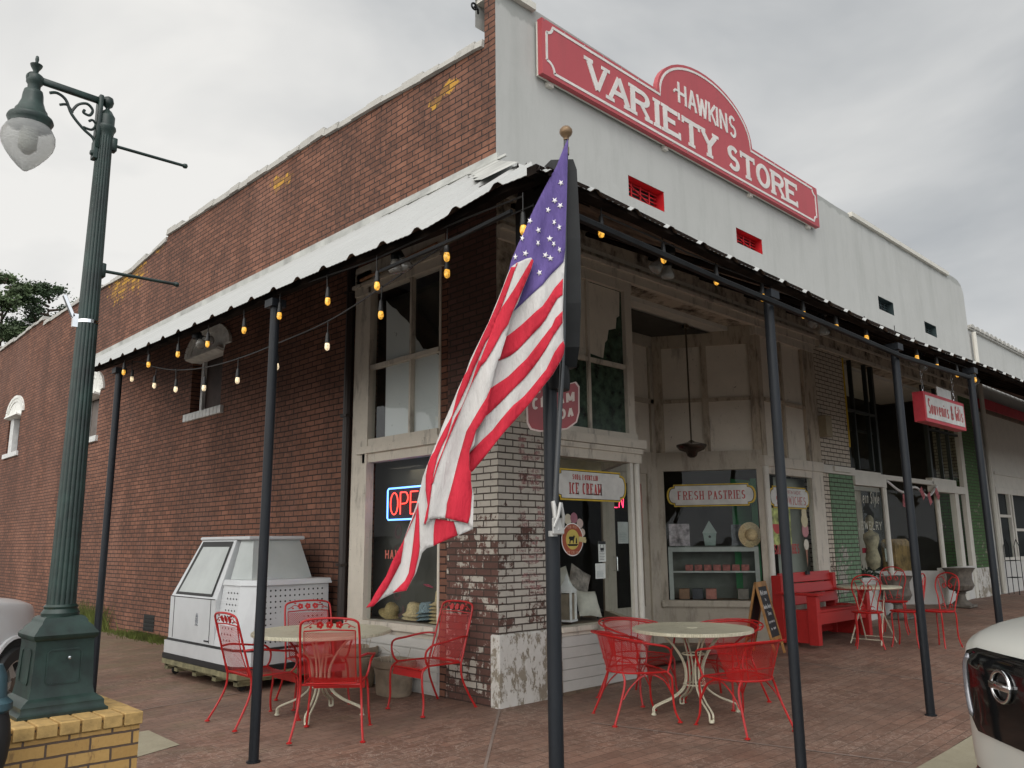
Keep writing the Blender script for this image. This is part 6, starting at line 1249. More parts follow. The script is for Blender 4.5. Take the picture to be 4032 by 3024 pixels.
k = MB(); k.lathe([(.108, -.312), (.126, -.335), (.140, -.365), (.143, -.40), (.134, -.44), (.112, -.48), (.08, -.525), (.045, -.565), (.014, -.592), (.003, -.597), (0, -.597)], (-.415, 0, HZ), 36, cap=False); k.build('globe', 'globe', t_, 80)
k = MB(); k.lathe([(.035, -.33), (.045, -.36), (.045, -.45), (.02, -.48)], (-.415, 0, HZ), 16); k.build('lamp_bulb', plain('dull lamp bulb', (.5, .5, .45), .4), t_, 60)
for z in (3.935-PZ, 3.105-PZ):
    k = MB(); k.box((.035, -.025, z-.045), (.07, .025, z+.045), .005); k.tube([(.06, 0, z), (.50, 0, z+.012)], .0105, 8); k.lathe([(.0, -.018), (.014, -.012), (.018, 0), (.014, .012), (0, .018)], (.51, 0, z+.012), 12, cap=False); k.build('banner_arm', 'green_paint', t_, 50)
k = MB(); k.lathe([(.058, -.01), (.058, .01)], (0, 0, 2.20), 20, cap=False); k.box((-.085, -.012, 2.16), (-.055, .012, 2.24)); k.box((-.10, -.012, 2.22), (-.08, .012, 2.36), .003, Matrix.Rotation(-.45, 3, 'Y'), (-.08, 0, 2.24)); k.build('strap_bracket', 'chrome', t_)
k = MB(); k.box((-.065, -.03, HZ-.40), (-.04, .03, HZ-.28), .004); k.lathe([(.02, 0), (.014, .012)], (-.065, 0, HZ-.36), 10, Matrix.Rotation(-PI/2, 3, 'Y')); k.build('arm_bracket', 'green_paint', t_)

# small blue-topped hydrant at the left edge, standing on the planter corner
t_ = thing('hydrant', 'blue capped black post cut off by the left edge beside the street lamp base', 'hydrant', (-4.20, -1.05, -.24))
t_.scale = (1, 1, 1.22)
k = MB(); k.lathe([(.07, 0), (.07, .55), (.085, .60), (.092, .66), (.085, .72), (.07, .77)], (0, 0, 0), 20); k.build('body', 'rubber', t_, 40)
k = MB(); k.lathe([(.072, .765), (.086, .775), (.086, .80), (.06, .82), (.052, .90), (.03, .94), (0, .945)], (0, 0, 0), 20, cap=False); k.build('cap', plain('weathered teal blue paint', (.035, .075, .09), .5, 0, .3), t_, 40)

# ================================================================ CARS
def car_body(mb, prof, W_, tumble=.0):
    pass
def wheel(par, loc, rz, r=.36, w=.22):
    R_ = Matrix.Rotation(rz, 3, 'Z') @ Matrix.Rotation(PI/2, 3, 'X'); k = MB(); k.lathe([(r*.66, -w/2), (r*.95, -w/2), (r, -w*.35), (r, w*.35), (r*.95, w/2), (r*.66, w/2)], loc, 36, R_, cap=False); wh = k.build('wheel', 'rubber', par, 40)
    k = MB(); c = Vector(loc)
    k.lathe([(r*.68, -w/2), (r*.62, -w*.47), (r*.60, -w*.2), (r*.60, w*.2), (r*.62, w*.47), (r*.68, w/2)], loc, 36, R_, cap=False)
    for s_ in (-1, 1):
        for i in range(6):
            a = 2*PI*i/6; ca_, sa_ = math.cos(a), math.sin(a)
            q = [(r*.16, -.045), (r*.63, -.03), (r*.63, .03), (r*.16, .045)]
            vs = []
            for dd in (s_*w*.30, s_*w*.44): 
                for u, v in q: vs.append(R_ @ Vector((u*ca_-v*sa_, u*sa_+v*ca_, dd))+c)
            k.add(vs, [(0, 1, 2, 3), (7, 6, 5, 4), (0, 4, 5, 1), (1, 5, 6, 2), (2, 6, 7, 3), (3, 7, 4, 0)])
    k.build('rim', 'alloy', wh, 40)
    k = MB()
    for s_ in (-1, 1):
        k.lathe([(r*.22, s_*w*.30), (r*.22, s_*w*.47), (r*.1, s_*w*.50), (0, s_*w*.5)], loc, 20, R_, cap=False)
        for i in range(6): a = 2*PI*i/6+.3; k.lathe([(.016, s_*w*.4), (.013, s_*w*.50)], c+R_ @ Vector((r*.26*math.cos(a), r*.26*math.sin(a), 0)), 8, R_)
    k.build('hub', 'hub', wh, 40)
    k = MB(); k.lathe([(r*.5, 0), (r*.55, .005)], loc, 24, R_); k.build('brake_disc', 'rubber', wh)
def make_car(name, label, loc, rz, paint, lift=0.0):
    """car points along local +X, built from cross sections"""
    t_ = thing(name, label, 'car', loc, rz)
    # stations: x, half width, floor z, belt z, shoulder, top z (hood or roof), roof half width
    ST = [(2.38, .30, .38, .56, .80, .84, .22), (2.35, .50, .31, .58, .86, .93, .40), (2.23, .70, .27, .60, .93, 1.00, .56), (1.98, .87, .26, .62, .98, 1.055, .72), (1.6, .95, .26, .64, 1.02, 1.10, .80), (1.15, .95, .26, .64, 1.05, 1.13, .80), (.85, .95, .26, .64, 1.06, 1.16, .78), (.35, .95, .26, .64, 1.07, 1.52, .66), (.0, .95, .26, .64, 1.08, 1.66, .64), (-1.2, .95, .26, .64, 1.08, 1.70, .64), (-2.0, .94, .27, .64, 1.07, 1.64, .62), (-2.3, .90, .32, .64, 1.05, 1.2, .66), (-2.38, .80, .38, .62, .95, 1.0, .6)]
    ST = [(a, b, c+lift*.5, d+lift*.8, e+lift, f_+lift, g_) for a, b, c, d, e, f_, g_ in ST]
    rows = []
    for x, hw, zf, zb, zs, zt, rw in ST:
        h = []
        for s_ in (1,):
            h = [(0, zf), (hw*.86, zf), (hw*.97, zf+.07), (hw, zb), (hw*.985, (zb+zs)/2+.03), (hw*.95, zs), (hw*.90, zs+.02), (rw, zt-.035), (rw*.9, zt-.008), (0, zt+.012)]
        ring = [(x, y, z) for y, z in h]+[(x, -y, z) for y, z in reversed(h[1:-1])]
        rows.append(ring)
    k = MB(); n = len(rows[0])
    arch_w = ((1.45, .40), (-1.45, .40))
    vs = [p for r in rows for p in r]; fs_ = []
    for i in range(len(rows)-1):
        for j in range(n): fs_.append((i*n+j, i*n+(j+1) % n, (i+1)*n+(j+1) % n, (i+1)*n+j))
    fs_ += [tuple(range(n-1, -1, -1)), tuple(range((len(rows)-1)*n, len(rows)*n))]
    k.add(vs, fs_); o = k.build('body', paint, t_, 180)
    sm = o.modifiers.new('round', 'SUBSURF'); sm.levels = 2; sm.render_levels = 2
    for x in (1.45, -1.45):
        for s_ in (-1, 1):
            k = MB(); k.lathe([(.43, -.02), (.43, .045), (.40, .05), (.40, -.02)], (x, s_*.925, .40), 32, Matrix.Rotation(-s_*PI/2, 3, 'X'), cap=False); k.build('arch_trim', paint, t_, 40)
            k = MB(); k.lathe([(.41, 0), (.41, .03), (.1, .032)], (x, s_*.925, .40), 32, Matrix.Rotation(-s_*PI/2, 3, 'X')); k.build('wheel_well', 'void', t_)
            wheel(t_, (x, s_*.90, .36), 0, .36, .20)
    for s_ in (-1, 1):
        k = MB(); k.add([(.75, s_*.90, 1.10), (.42, s_*.80, 1.42), (-1.9, s_*.79, 1.46), (-2.1, s_*.9, 1.12)], [(0, 1, 2, 3) if s_ < 0 else (3, 2, 1, 0)]); k.build('side_window', 'gloss_black', t_)
    k = MB(); k.add([(.90, -.74, 1.165), (.90, .74, 1.165), (.35, .66, 1.52), (.35, -.66, 1.52)], [(0, 1, 2, 3)]); k.build('windscreen', 'gloss_black', t_)
    return t_
cr1 = make_car('parked_car', 'white car nosed in at the kerb with black grille, cut by the right edge', (1.14, -5.96, -.24), math.radians(133), 'car_white', .19)
from mathutils.bvhtree import BVHTree
bpy.context.view_layer.update(); dg = bpy.context.evaluated_depsgraph_get(); bo = [o for o in cr1.children if o.name.startswith('body')][0]
bvh = BVHTree.FromObject(bo, dg)
def nose(u, v, d=0):
    h = bvh.ray_cast(Vector((5, u, v)), Vector((-1, 0, 0)))
    return ((h[0].x if h[0] is not None else 2.0)+d, u, v)
k = MB(); o = [(-.56, 1.09), (-.40, 1.12), (.40, 1.12), (.56, 1.09), (.60, .98), (.55, .76), (.42, .665), (-.42, .665), (-.55, .76), (-.60, .98)]
o = [(u*.76, .90+(v-.90)*.94) for u, v in o]
def filled(mb, outl, d0, n=16):
    c = (0, .92)
    for i in range(len(outl)):
        a, b = outl[i], outl[(i+1) % len(outl)]
        for j in range(n):
            f0, f1 = j/n, (j+1)/n
            for m_ in range(4):
                pa0 = lerp2(a, b, m_/4); pa1 = lerp2(a, b, (m_+1)/4)
                mb.poly([nose(*lerp2(c, pa0, f0), d0), nose(*lerp2(c, pa0, f1), d0), nose(*lerp2(c, pa1, f1), d0), nose(*lerp2(c, pa1, f0), d0)])
filled(k, o, .012); k.build('grille', 'gloss_black', cr1, 60)
k = MB()
MT['dchrome'] = plain('dark chrome', (.28, .28, .30), .25, .6)
for s_ in (-1, 1): k = MB(); k.tube(smooth_line([nose(s_*.37, 1.06, .006), nose(s_*.41, 1.0, .006), nose(s_*.41, .86, .006), nose(s_*.37, .74, .006)], 5), [.010]+[.022]*14+[.008], 8); k.build('grille_wing', 'dchrome', cr1, 60)
k = MB(); n_ = 28; ring = [nose(.086*math.cos(2*PI*i/n_), .955+.074*math.sin(2*PI*i/n_), .022) for i in range(n_)]; k.tube(ring, .010, 8, closed=True); xb = nose(0, .955)[0]; k.box((xb+.010, -.097, .936), (xb+.034, .097, .974), .004); k.build('emblem', 'chrome', cr1, 50)
k = MB(); k.tube(smooth_line([nose(u, .44, -.02) for u in (-.7, -.4, 0, .4, .7)], 6), .05, 10); k.build('lower_intake', 'gloss_black', cr1, 60)
for s_ in (-1, 1):
    k = MB()
    for i in range(5):
        u0, u1 = .68+i*.035, .68+(i+1)*.035; k.poly([nose(s_*u0, .99, .006), nose(s_*u1, 1.0, .006), nose(s_*u1, 1.09, .006), nose(s_*u0, 1.085, .006)])
    k.build('headlight', 'chrome', cr1)
make_car('parked_car', 'silver white car on the side street behind the green lamp pedestal at left', (-4.62, 3.42, -.24), math.radians(47), 'car_silver', .10)

# ================================================================ TREES beyond the side street
import numpy as np
def pine(label, loc, h, r, seed, base=.45, n=13000):
    rg = np.random.default_rng(seed); t_ = thing('pine_tree', label, 'tree', loc, 0, 'pines beyond the brick side wall')
    k = MB(); k.tube([(0, 0, 0), (.1, .05, h*.5), (.0, .1, h*.92)], [h*.018, h*.012, .04], 8); limbs = []
    for i in range(34):
        f = base+(1-base)*i/34; a = rg.uniform(0, 6.28); L = r*(1.0-.62*((f-base)/(1-base))**1.5)*rg.uniform(.6, 1.12); z0 = h*f; p1 = (math.cos(a)*L, math.sin(a)*L, z0+L*rg.uniform(.15, .45)); limbs.append(((0, 0, z0), p1)); k.tube([(0, 0, z0), (p1[0]*.5, p1[1]*.5, z0+L*.12), p1], [h*.005, h*.0035, .015], 5)
    k.build('trunk', plain('pine bark', (.10, .07, .05), .9), t_)
    vs, fs_ = [], []
    for i in range(n):
        l = limbs[rg.integers(len(limbs))]; f = rg.uniform(.45, 1.08); c = np.array(l[0])*(1-f)+np.array(l[1])*f; c = c+rg.normal(0, 1, 3)*np.array([.30, .30, .17])*r*.24
        d = rg.normal(0, 1, 3); d[2] = abs(d[2])*.6; d /= np.linalg.norm(d); e = np.cross(d, rg.normal(0, 1, 3)); e /= np.linalg.norm(e)+1e-6; s_ = rg.uniform(.12, .26)*r*.24; w = s_*.32
        b = len(vs); vs += [tuple(c-e*w), tuple(c+e*w), tuple(c+d*s_+e*w*.4), tuple(c+d*s_-e*w*.4)]; fs_.append((b, b+1, b+2, b+3))
    k = MB(); k.add(vs, fs_); k.build('crown', ('needles_a', 'needles_b')[seed % 2], t_)
MT['needles_a'] = plain('pine needles', (.085, .125, .05), .7, 0, .5, .9); MT['needles_b'] = plain('darker pine needles', (.055, .09, .04), .7, 0, .5, .9)
pine('tall pine at the left edge beyond the brick wall', (6.4, 53, -.2), 18.9, 3.9, 2)
pine('second pine, right of the tall one above the parapet', (9.0, 53, -.2), 18.6, 3.3, 3, .5)
pine('small pine top peeping over the parapet beside the lamp post', (11.2, 53, -.2), 18.0, 2.6, 5, .6, 2600)
pine('low pine filling the gap at the left edge', (5.2, 50, -.2), 15.4, 3.0, 4, .3)
# weeds along the foot of the side wall
rg = np.random.default_rng(8); vs, fs_ = [], []
for i in range(2600):
    c = rg.choice([0, 1, 2], p=[.5, .2, .3]); y = {0: rg.normal(8.1, .5), 1: rg.normal(10.6, .35), 2: rg.uniform(6.2, 12.5)}[int(c)]; x = -.02-abs(rg.normal(0, .09)); z0 = -.01; h = {0: rg.uniform(.04, .13), 1: rg.uniform(.2, .55), 2: rg.uniform(.02, .09)}[int(c)]
    a = rg.uniform(0, 6.28); lx, ly = math.cos(a)*h*.4, math.sin(a)*h*.4; w = .008; b = len(vs); vs += [(x-w, y, z0), (x+w, y, z0), (x+lx-.2*w, y+ly, z0+h), ]; fs_.append((b, b+1, b+2))
k = MB(); k.add(vs, fs_); tag(k.build('weeds', plain('weed green', (.13, .16, .035), .7, 0, .4, 3)), 'green weeds growing along the foot of the brick side wall', 'weeds', kind='stuff')
# ================================================================ WINDOW SIGNS AND DISPLAYS
def plaque(name, label, x0, x1, z0, z1, y, lines, notch=.035, fn=None, grp=None):
    t_ = thing(name, label, 'sign', (0, 0, 0)); F_ = fn or FY(y)
    def outl(g): 
        a, b, c, d = x0-g, x1+g, z0-g, z1+g; q = notch; m = (c+d)/2; h = (d-c)/2-q
        return [(a+q, c), (b-q, c), (b-q, c+q*.9)]+[(b-q*.2+math.cos(w)*h*.55-.0, m+math.sin(w)*h) for w in [math.radians(v) for v in range(-90, 91, 18)]]+[(b-q, d-q*.9), (b-q, d), (a+q, d), (a+q, d-q*.9)]+[(a+q*.2-math.cos(w)*h*.55, m+math.sin(w)*h) for w in [math.radians(v) for v in range(90, -91, -18)]]+[(a+q, c+q*.9)]
    k = MB(); k.prism(outl(.022), F_, 0, .004); k.build('border', 'yellow', t_)
    k = MB(); k.prism(outl(.006), F_, .004, .006); k.build('dark_line', 'void', t_)
    k = MB(); k.prism(outl(.0), F_, .006, .008); k.build('face', 'sign_face', t_)
    k = MB()
    for (txt, a, b, zz, h, tk) in lines: words(k, F_, txt, a, b, zz, h, tk, .008, .0095, gap=.3, slab=tk*.55, thin=tk*.6)
    k.build('lettering', 'red_ink', t_)
plaque('window_sign', 'yellow edged white sign reading SODA FOUNTAIN ICE CREAM in the left window', .84, 1.84, 1.885, 2.16, .0, [('SODA FOUNTAIN', 1.04, 1.44, 2.075, .055, .010), ('ICE CREAM', .99, 1.50, 1.925, .12, .020)])
# pastries sign lies on the slanted return of the entry
pa, pb = Vector((*P3, 0)), Vector((*P4, 0)); pd = (pb-pa).normalized(); pn = Vector((pd.y, -pd.x, 0)); plen = (pb-pa).length
FP = lambda u, v, d: tuple(pa+pd*u-pn*(.03)*-1+pn*(d-.03)*1.0+Vector((0, 0, v)))
if (Vector((-5.2, -5.6, 0))-pa).dot(pn) < 0: pn = -pn
plaque('window_sign', 'yellow edged white sign reading FRESH PASTRIES on the slanted entry window', .20, 1.23, 1.93, 2.19, 0, [('FRESH', .27, .62, 2.00, .12, .017), ('PASTRIES', .68, 1.17, 2.00, .12, .017)], fn=FP)
plaque('window_sign', 'yellow edged white sign reading HOMEMADE SANDWICHES in the window behind the bench', 5.13, 6.12, 1.90, 2.16, .0, [('HOMEMADE', 5.35, 5.95, 2.08, .05, .009), ('SANDWICHES', 5.22, 6.08, 1.93, .12, .016)])
# neon OPEN in the side window
t_ = thing('neon_sign', 'red neon OPEN sign with blue border in the side street window', 'neon sign', (.10, 1.50, 1.70))
FN_ = lambda u, v, d: (-d, -u, v)
def neon(txt, x0, w, h, gap, z, r, mat, nm, par, fn, slant=0):
    k = MB(); x = x0
    for c in txt:
        for pl in GL[c]: 
            P = [fn(x+w*u+slant*v*h, z+h*v, .0) for u, v in pl]; k.tube(P, r, 6)
        x += w+gap
    return k.build(nm, mat, par, 60)
neon('OPEN', -.335, .135, .235, .045, .055, .0065, 'neon_red', 'letters', t_, FN_)
k = MB(); o = [(-.37, .0)]+[(.38, .0), (.40, .02), (.40, .32), (.38, .34), (-.37, .34), (-.39, .32), (-.39, .02)]
k.tube([FN_(u, v, 0) for u, v in o], .009, 8, closed=True); k.build('border_tube', 'neon_blue', t_, 60)
k = MB(); k.box((.03, -.40, -.01), (.04, .39, .35)); k.build('backing', 'void', t_)
t_ = thing('neon_sign', 'red script OPEN neon hanging inside the shop door', 'neon sign', (3.22, 1.45, 1.90))
neon('OPEN', .02, .085, .17, .04, 0, .006, 'neon_pink', 'letters', t_, lambda u, v, d: (u, 0, v), .12)
# window lettering
k = MB(); words(k, FX(.004), 'HAWKINS', -1.78, -1.20, 1.28, .105, .018, 0, .002, gap=.3); o = k.build('window_lettering', plain('salmon lettering', (.5, .12, .08), .5), B)
k = MB(); ff2 = lambda u, v, d: (.30-d, 2.02-v, .72+u)
words(k, ff2, 'Cola', .55, 1.25, -.0, .20, .03, 0, .003, gap=.1); words(k, ff2, 'Cold', -.06, .48, .0, .20, .03, 0, .003, gap=.1)
t_ = thing('banner', 'dark upright banner with faded script hanging inside the side window', 'banner'); k.build('lettering', plain('dim red script', (.09, .045, .045), .6), t_)
k = MB(); k.box((.305, 1.72, .68), (.32, 2.10, 2.1)); k.build('cloth', plain('dark banner', (.03, .022, .022), .8), t_)
t_ = thing('pegboard', 'dark display rack behind the side window', 'rack'); k = MB(); k.box((.85, .95, .64), (.88, 1.7, 1.5)); k.build('board', 'slate', t_)
k = MB(); 
for i in range(6): k.box((.80, .98, .75+i*.12), (.85, 1.68, .76+i*.12))
k.build('rail', 'black_metal', t_)
# hats in the side window
def hat(label, loc, r, h, mat, brim=1.9, rz=0, tilt=0, n=1):
    t_ = thing('sun_hat', label, 'hat', loc, rz, 'straw hats stacked in the side window'); t_.rotation_euler = (tilt, 0, rz)
    k = MB()
    for i in range(n): z = i*.035; k.lathe([(r*brim, z), (r*brim*.8, z+.015), (r*1.02, z+.03)], (0, 0, 0), 28, cap=False)
    k.build('brim', mat, t_, 60)
    k = MB(); z = (n-1)*.035; k.lathe([(r*1.02, z+.03), (r*.92, z+h*.8), (r*.7, z+h), (0, z+h*.97)], (0, 0, 0), 28, cap=False); k.build('crown', mat, t_, 60)
MT['gold_straw'] = plain('golden straw', (.30, .22, .09), .7, 0, .3, 70, .5); MT['blue_straw'] = plain('blue checked straw', (.20, .26, .28), .8, 0, .6, 90, .5); MT['floral'] = plain('pink floral cloth', (.32, .06, .09), .8, 0, .9, 60)
hat('golden crumpled sun hat at the left of the side window', (.26, 2.02, .68), .085, .12, 'gold_straw', 1.6, 0, .5)
hat('tan straw hats stacked beside the blue one in the side window', (.26, 1.60, .66), .085, .13, 'straw', 1.5, 0, .12, 2)
hat('blue checked straw hats stacked in the middle of the side window', (.26, 1.36, .66), .085, .11, 'blue_straw', 1.5, 0, -.12, 3)
hat('stack of wide straw hats nearest the brick pier in the side window', (.26, 1.10, .65), .09, .16, 'straw', 1.7, 0, 0, 6)
hat('pink floral cloth hat on a stand in the side window', (.42, 1.40, 1.0), .09, .12, 'floral', 1.7, 0, .2)
k = MB(); k.lathe([(.06, .64), (.012, .66), (.012, 1.02)], (.42, 1.40, 0), 12); tag(k.build('hat_stand', 'black_metal'), 'thin stand holding the pink floral hat', 'stand')
# left bay: lanterns, pillows, chair, round badge sign
def lantern(label, loc, s_):
    t_ = thing('lantern', label, 'lantern', loc, .35)
    k = MB(); k.box((-.085*s_, -.085*s_, 0), (.085*s_, .085*s_, .02*s_)); k.box((-.08*s_, -.08*s_, .30*s_), (.08*s_, .08*s_, .32*s_))
    for x in (-.07, .07):
        for y in (-.07, .07): k.box(((x-.01)*s_, (y-.01)*s_, .02*s_), ((x+.01)*s_, (y+.01)*s_, .30*s_))
    k.build('frame', 'white_ink', t_)
    k = MB(); k.sqlathe([(.085*s_, .32*s_), (.05*s_, .37*s_), (.02*s_, .43*s_), (.015*s_, .46*s_), (.003*s_, .50*s_)]); k.build('roof', 'white_ink', t_)
    k = MB(); k.box((-.06*s_, -.06*s_, .02*s_), (.06*s_, .06*s_, .29*s_)); k.build('glass', 'pot', t_)
lantern('taller white lantern in the ice cream window', (1.17, .22, .65), .95); lantern('smaller white lantern behind the corner post', (.93, .20, .65), .75)
def pillow(label, loc, s_, mat, rot):
    t_ = MB(); 
    def fn(u, v, sg): x, y = (u-.5)*2, (v-.5)*2; b = (1-x**4)*(1-y**4); e = 1-.10*(1-abs(x)*abs(y)); return (x*s_*e, sg*.38*s_*b**.6, y*s_*e)
    t_.grid(lambda u, v: fn(u, v, 1), 12, 12); t_.grid(lambda u, v: fn(u, v, -1), 12, 12, True); o = t_.build('pillow', mat, None, 60); o.location = loc; o.rotation_euler = rot; tag(o, label, 'pillow', 'cushions in the ice cream window'); return o
MT['cushion'] = plain('cream cushion', (.52, .49, .42), .85, 0, .12, 9); MT['cushion_b'] = plain('printed cushion', (.36, .31, .27), .85, 0, .4, 12); MT['teal'] = plain('teal cloth', (.04, .20, .17), .85)
pillow('plain cream cushion at the front of the ice cream window', (1.58, .30, .80), .15, 'cushion', (-.5, .1, -.2)); pillow('printed cushion leaning behind the cream one', (1.70, .52, 1.02), .15, 'cushion_b', (-.3, .5, -.2)); pillow('tall cream cushion at the left of the printed one', (1.42, .55, 1.02), .15, 'cushion', (-.3, -.2, -.2)); pillow('teal green cushion behind the white lantern', (1.22, .55, .98), .13, 'teal', (-.4, .2, .1)); pillow('blue grey cushion behind the corner post', (.98, .55, .92), .14, plain('slate cloth', (.09, .11, .13), .85), (-.3, .3, .2))
t_ = thing('dark_stool', 'low black metal stand carrying the cushions', 'stand', (1.6, .45, .63)); k = MB()
for x in (-.18, .18):
    for y in (-.12, .12): k.tube([(x, y, 0), (x, y, .08)], .012, 6)
k.box((-.22, -.15, .08), (.22, .15, .10)); k.build('frame', 'black_metal', t_)
t_ = thing('ice_cream_badge', 'round orange and yellow badge topped with ice cream scoops on the left window', 'sticker', (1.03, .004, 1.47))
f3 = lambda u, v, d: (u, -d, v)
for i, (nm, r, mt_) in enumerate((('rim', .165, 'white_ink'), ('band', .155, plain('burnt orange', (.33, .07, .03), .5)), ('centre', .10, plain('badge yellow', (.55, .42, .09), .5)))): k = MB(); k.prism(arc(0, 0, r, 0, 350, 30), f3, .001*i+.001, .001*i+.002); k.build(nm, mt_, t_)
k = MB(); k.prism([(-.085, -.045), (.085, -.045), (.06, -.065), (-.06, -.065)], f3, .004, .005); k.prism([(-.05, -.04), (-.045, .0), (-.06, .01), (-.05, .03), (.01, .03), (.02, .045), (.035, .03), (.02, -.0), (.012, -.04), (.004, -.04), (.0, -.01), (-.03, -.01), (-.038, -.04)], f3, .004, .005); k.prism([(.045, -.04), (.05, .01), (.055, .02), (.062, .01), (.068, -.04)], f3, .004, .005); k.build('cow_silhouette', 'void', t_)
k = MB(); words(k, f3, 'ICE CREAM', -.09, .09, -.148, .035, .006, .003, .004, gap=.3); words(k, f3, 'BLUE BELL', -.08, .08, .108, .032, .006, .003, .004, gap=.3); k.build('lettering', plain('badge text', (.55, .30, .2), .5), t_)
for i, (u, v, r, c) in enumerate(((-.06, .20, .055, (.50, .45, .34)), (.03, .215, .055, (.30, .12, .15)), (.12, .16, .05, (.46, .36, .32)), (.155, .07, .04, (.5, .42, .34)))): k = MB(); k.prism(arc(u, v, r, 0, 350, 20), f3, .0006, .0009+.0002*i); k.build('scoop', plain('scoop', c, .6), t_)
k = MB(); k.prism([(.09, -.02), (.20, -.035), (.21, .0), (.195, .0), (.205, .02), (.10, .03)], f3, .004, .005); k.build('ribbon', plain('ribbon', (.5, .42, .2), .5), t_)
def paper(label, x0, x1, z0, z1, y, mat='paper', head=None, fn=None):
    t_ = thing('notice', label, 'notice'); F_ = fn or FY(y); k = MB(); k.prism([(x0, z0), (x1, z0), (x1, z1), (x0, z1)], F_, 0, .0015); k.build('sheet', mat, t_)
    k = MB(); rr = random.Random(int(x0*99)); n = 6
    for i in range(n): zz = z0+(z1-z0)*(.1+.075*i); k.prism([(x0+(x1-x0)*.12, zz), (x0+(x1-x0)*rr.uniform(.6, .9), zz), (x0+(x1-x0)*.8, zz+.004), (x0+(x1-x0)*.12, zz+.004)], F_, .0015, .002)
    if head: k.prism([(x0, z1-.03), (x1, z1-.03), (x1, z1), (x0, z1)], F_, .0015, .002); cx_, cz_ = (x0+x1)/2, z0+(z1-z0)*.68; stroke(k, F_, [(cx_+.03*math.cos(a), cz_+.042*math.sin(a)) for a in [j*PI/8 for j in range(17)]], .006, .0015, .002); k.prism([(cx_-.022, cz_-.03), (cx_+.022, cz_-.03), (cx_+.025, cz_), (cx_-.025, cz_)], F_, .0015, .002)
    k.build('print', 'slate' if head else plain('print grey', (.28, .34, .33), .6), t_)
paper('white mask notice with black heading in the ice cream window', 1.43, 1.55, 1.24, 1.45, -.0 + .004, 'paper', True); paper('pale green notice sheet under the mask notice', 1.375, 1.535, 1.07, 1.225, .004); paper('white notice sheet on the shop door', 3.30, 3.52, 1.42, 1.70, 1.235)
# pastry window: display case, pictures, straw hat, birdhouse
t_ = thing('display_case', 'white framed glass display case with rows of candy boxes in the entry window', 'display case')
FPi = lambda u, v, d: tuple(pa+pd*u-pn*(.10+d)+Vector((0, 0, v)))
k = MB()
for (a, b, c, d) in ((.10, 1.30, 1.30, 1.37), (.10, .155, .66, 1.30), (1.245, 1.30, .66, 1.30), (.155, 1.245, 1.02, 1.04)): k.prism([(a, c), (b, c), (b, d), (a, d)], FPi, 0, .05)
k.build('frame', plain('grey white frame', (.40, .42, .39), .5), t_)
k = MB(); k.prism([(.10, .66), (1.30, .66), (1.30, 1.32), (.10, 1.32)], FPi, .40, .42); k.prism([(.10, 1.36), (1.30, 1.36), (1.30, 1.375), (.10, 1.375)], FPi, .0, .42); k.build('back', plain('case back', (.13, .14, .12), .8), t_)
MT['candy'] = plain('candy box', (.34, .10, .08), .6, 0, .3, 20)
for i in range(7): k = MB(); a = .32+i*.125; k.prism([(a, 1.042), (a+.10, 1.042), (a+.10, 1.12), (a, 1.12)], FPi, .12, .26); k.prism([(a+.02, 1.075), (a+.08, 1.075), (a+.08, 1.105), (a+.02, 1.105)], FPi, .118, .12); tag(k.build('candy_box', 'candy'), None, None); bpy.context.scene.objects[-1] if False else None; o = COL.objects[-1]; tag(o, 'red candy box on the middle shelf of the display case', 'box', 'red candy boxes on the middle shelf')
for a, c, nm, lb in ((.22, (.25, .13, .07), 'gift_box', 'brown gift box at the bottom left of the display case'), (.40, (.05, .05, .06), 'gift_box', 'black gift box on the bottom shelf of the display case'), (.58, (.42, .16, .12), 'gift_box', 'salmon pink gift box on the bottom shelf of the display case'), (1.0, (.20, .17, .14), 'gift_box', 'grey gift box at the bottom right of the display case')): k = MB(); k.prism([(a, .665), (a+.14, .665), (a+.14, .80), (a, .80)], FPi, .1, .25); tag(k.build(nm, plain('box colour', c, .6, 0, .2, 12)), lb, 'box')
k = MB(); k.prism([(.12, 1.38), (.40, 1.38), (.40, 1.68), (.12, 1.68)], FPi, .05, .07); tag(k.build('picture', plain('pink and white print', (.42, .36, .37), .6, 0, .5, 9)), 'square pink and white picture standing on the display case', 'picture')
k = MB(); k.prism([(.96, 1.38), (1.10, 1.38), (1.10, 1.66), (.96, 1.66)], FPi, .05, .07); tag(k.build('picture', plain('dark framed print', (.10, .11, .12), .5, 0, .5, 9)), 'narrow dark picture on the display case beside the straw hat', 'picture')
t_ = thing('birdhouse', 'small mint birdhouse with pointed roof on the display case', 'birdhouse'); k = MB(); k.prism([(.60, 1.38), (.74, 1.38), (.76, 1.55), (.58, 1.55)], FPi, .05, .15); k.build('body', plain('mint paint', (.22, .29, .25), .6), t_); k = MB(); k.prism([(.57, 1.55), (.77, 1.55), (.67, 1.72)], FPi, .04, .16); k.build('roof', plain('mint roof', (.28, .34, .30), .6), t_); k = MB(); k.prism(arc(.67, 1.50, .018, 0, 330, 10), FPi, .045, .05); k.build('entry_hole', 'void', t_)
t_ = thing('straw_hat', 'wide straw hat hung at the right edge of the entry window', 'hat', FPi(1.20, 1.52, -.02), .6); t_.rotation_euler = (PI/2, .25, -.55)
k = MB(); k.lathe([(.17, 0), (.12, .01), (.085, .015)], (0, 0, 0), 30, cap=False); k.build('brim', 'straw', t_, 60); k = MB(); k.lathe([(.085, .015), (.075, .08), (.04, .095), (0, .09)], (0, 0, 0), 24, cap=False); k.build('crown', 'straw', t_, 60)
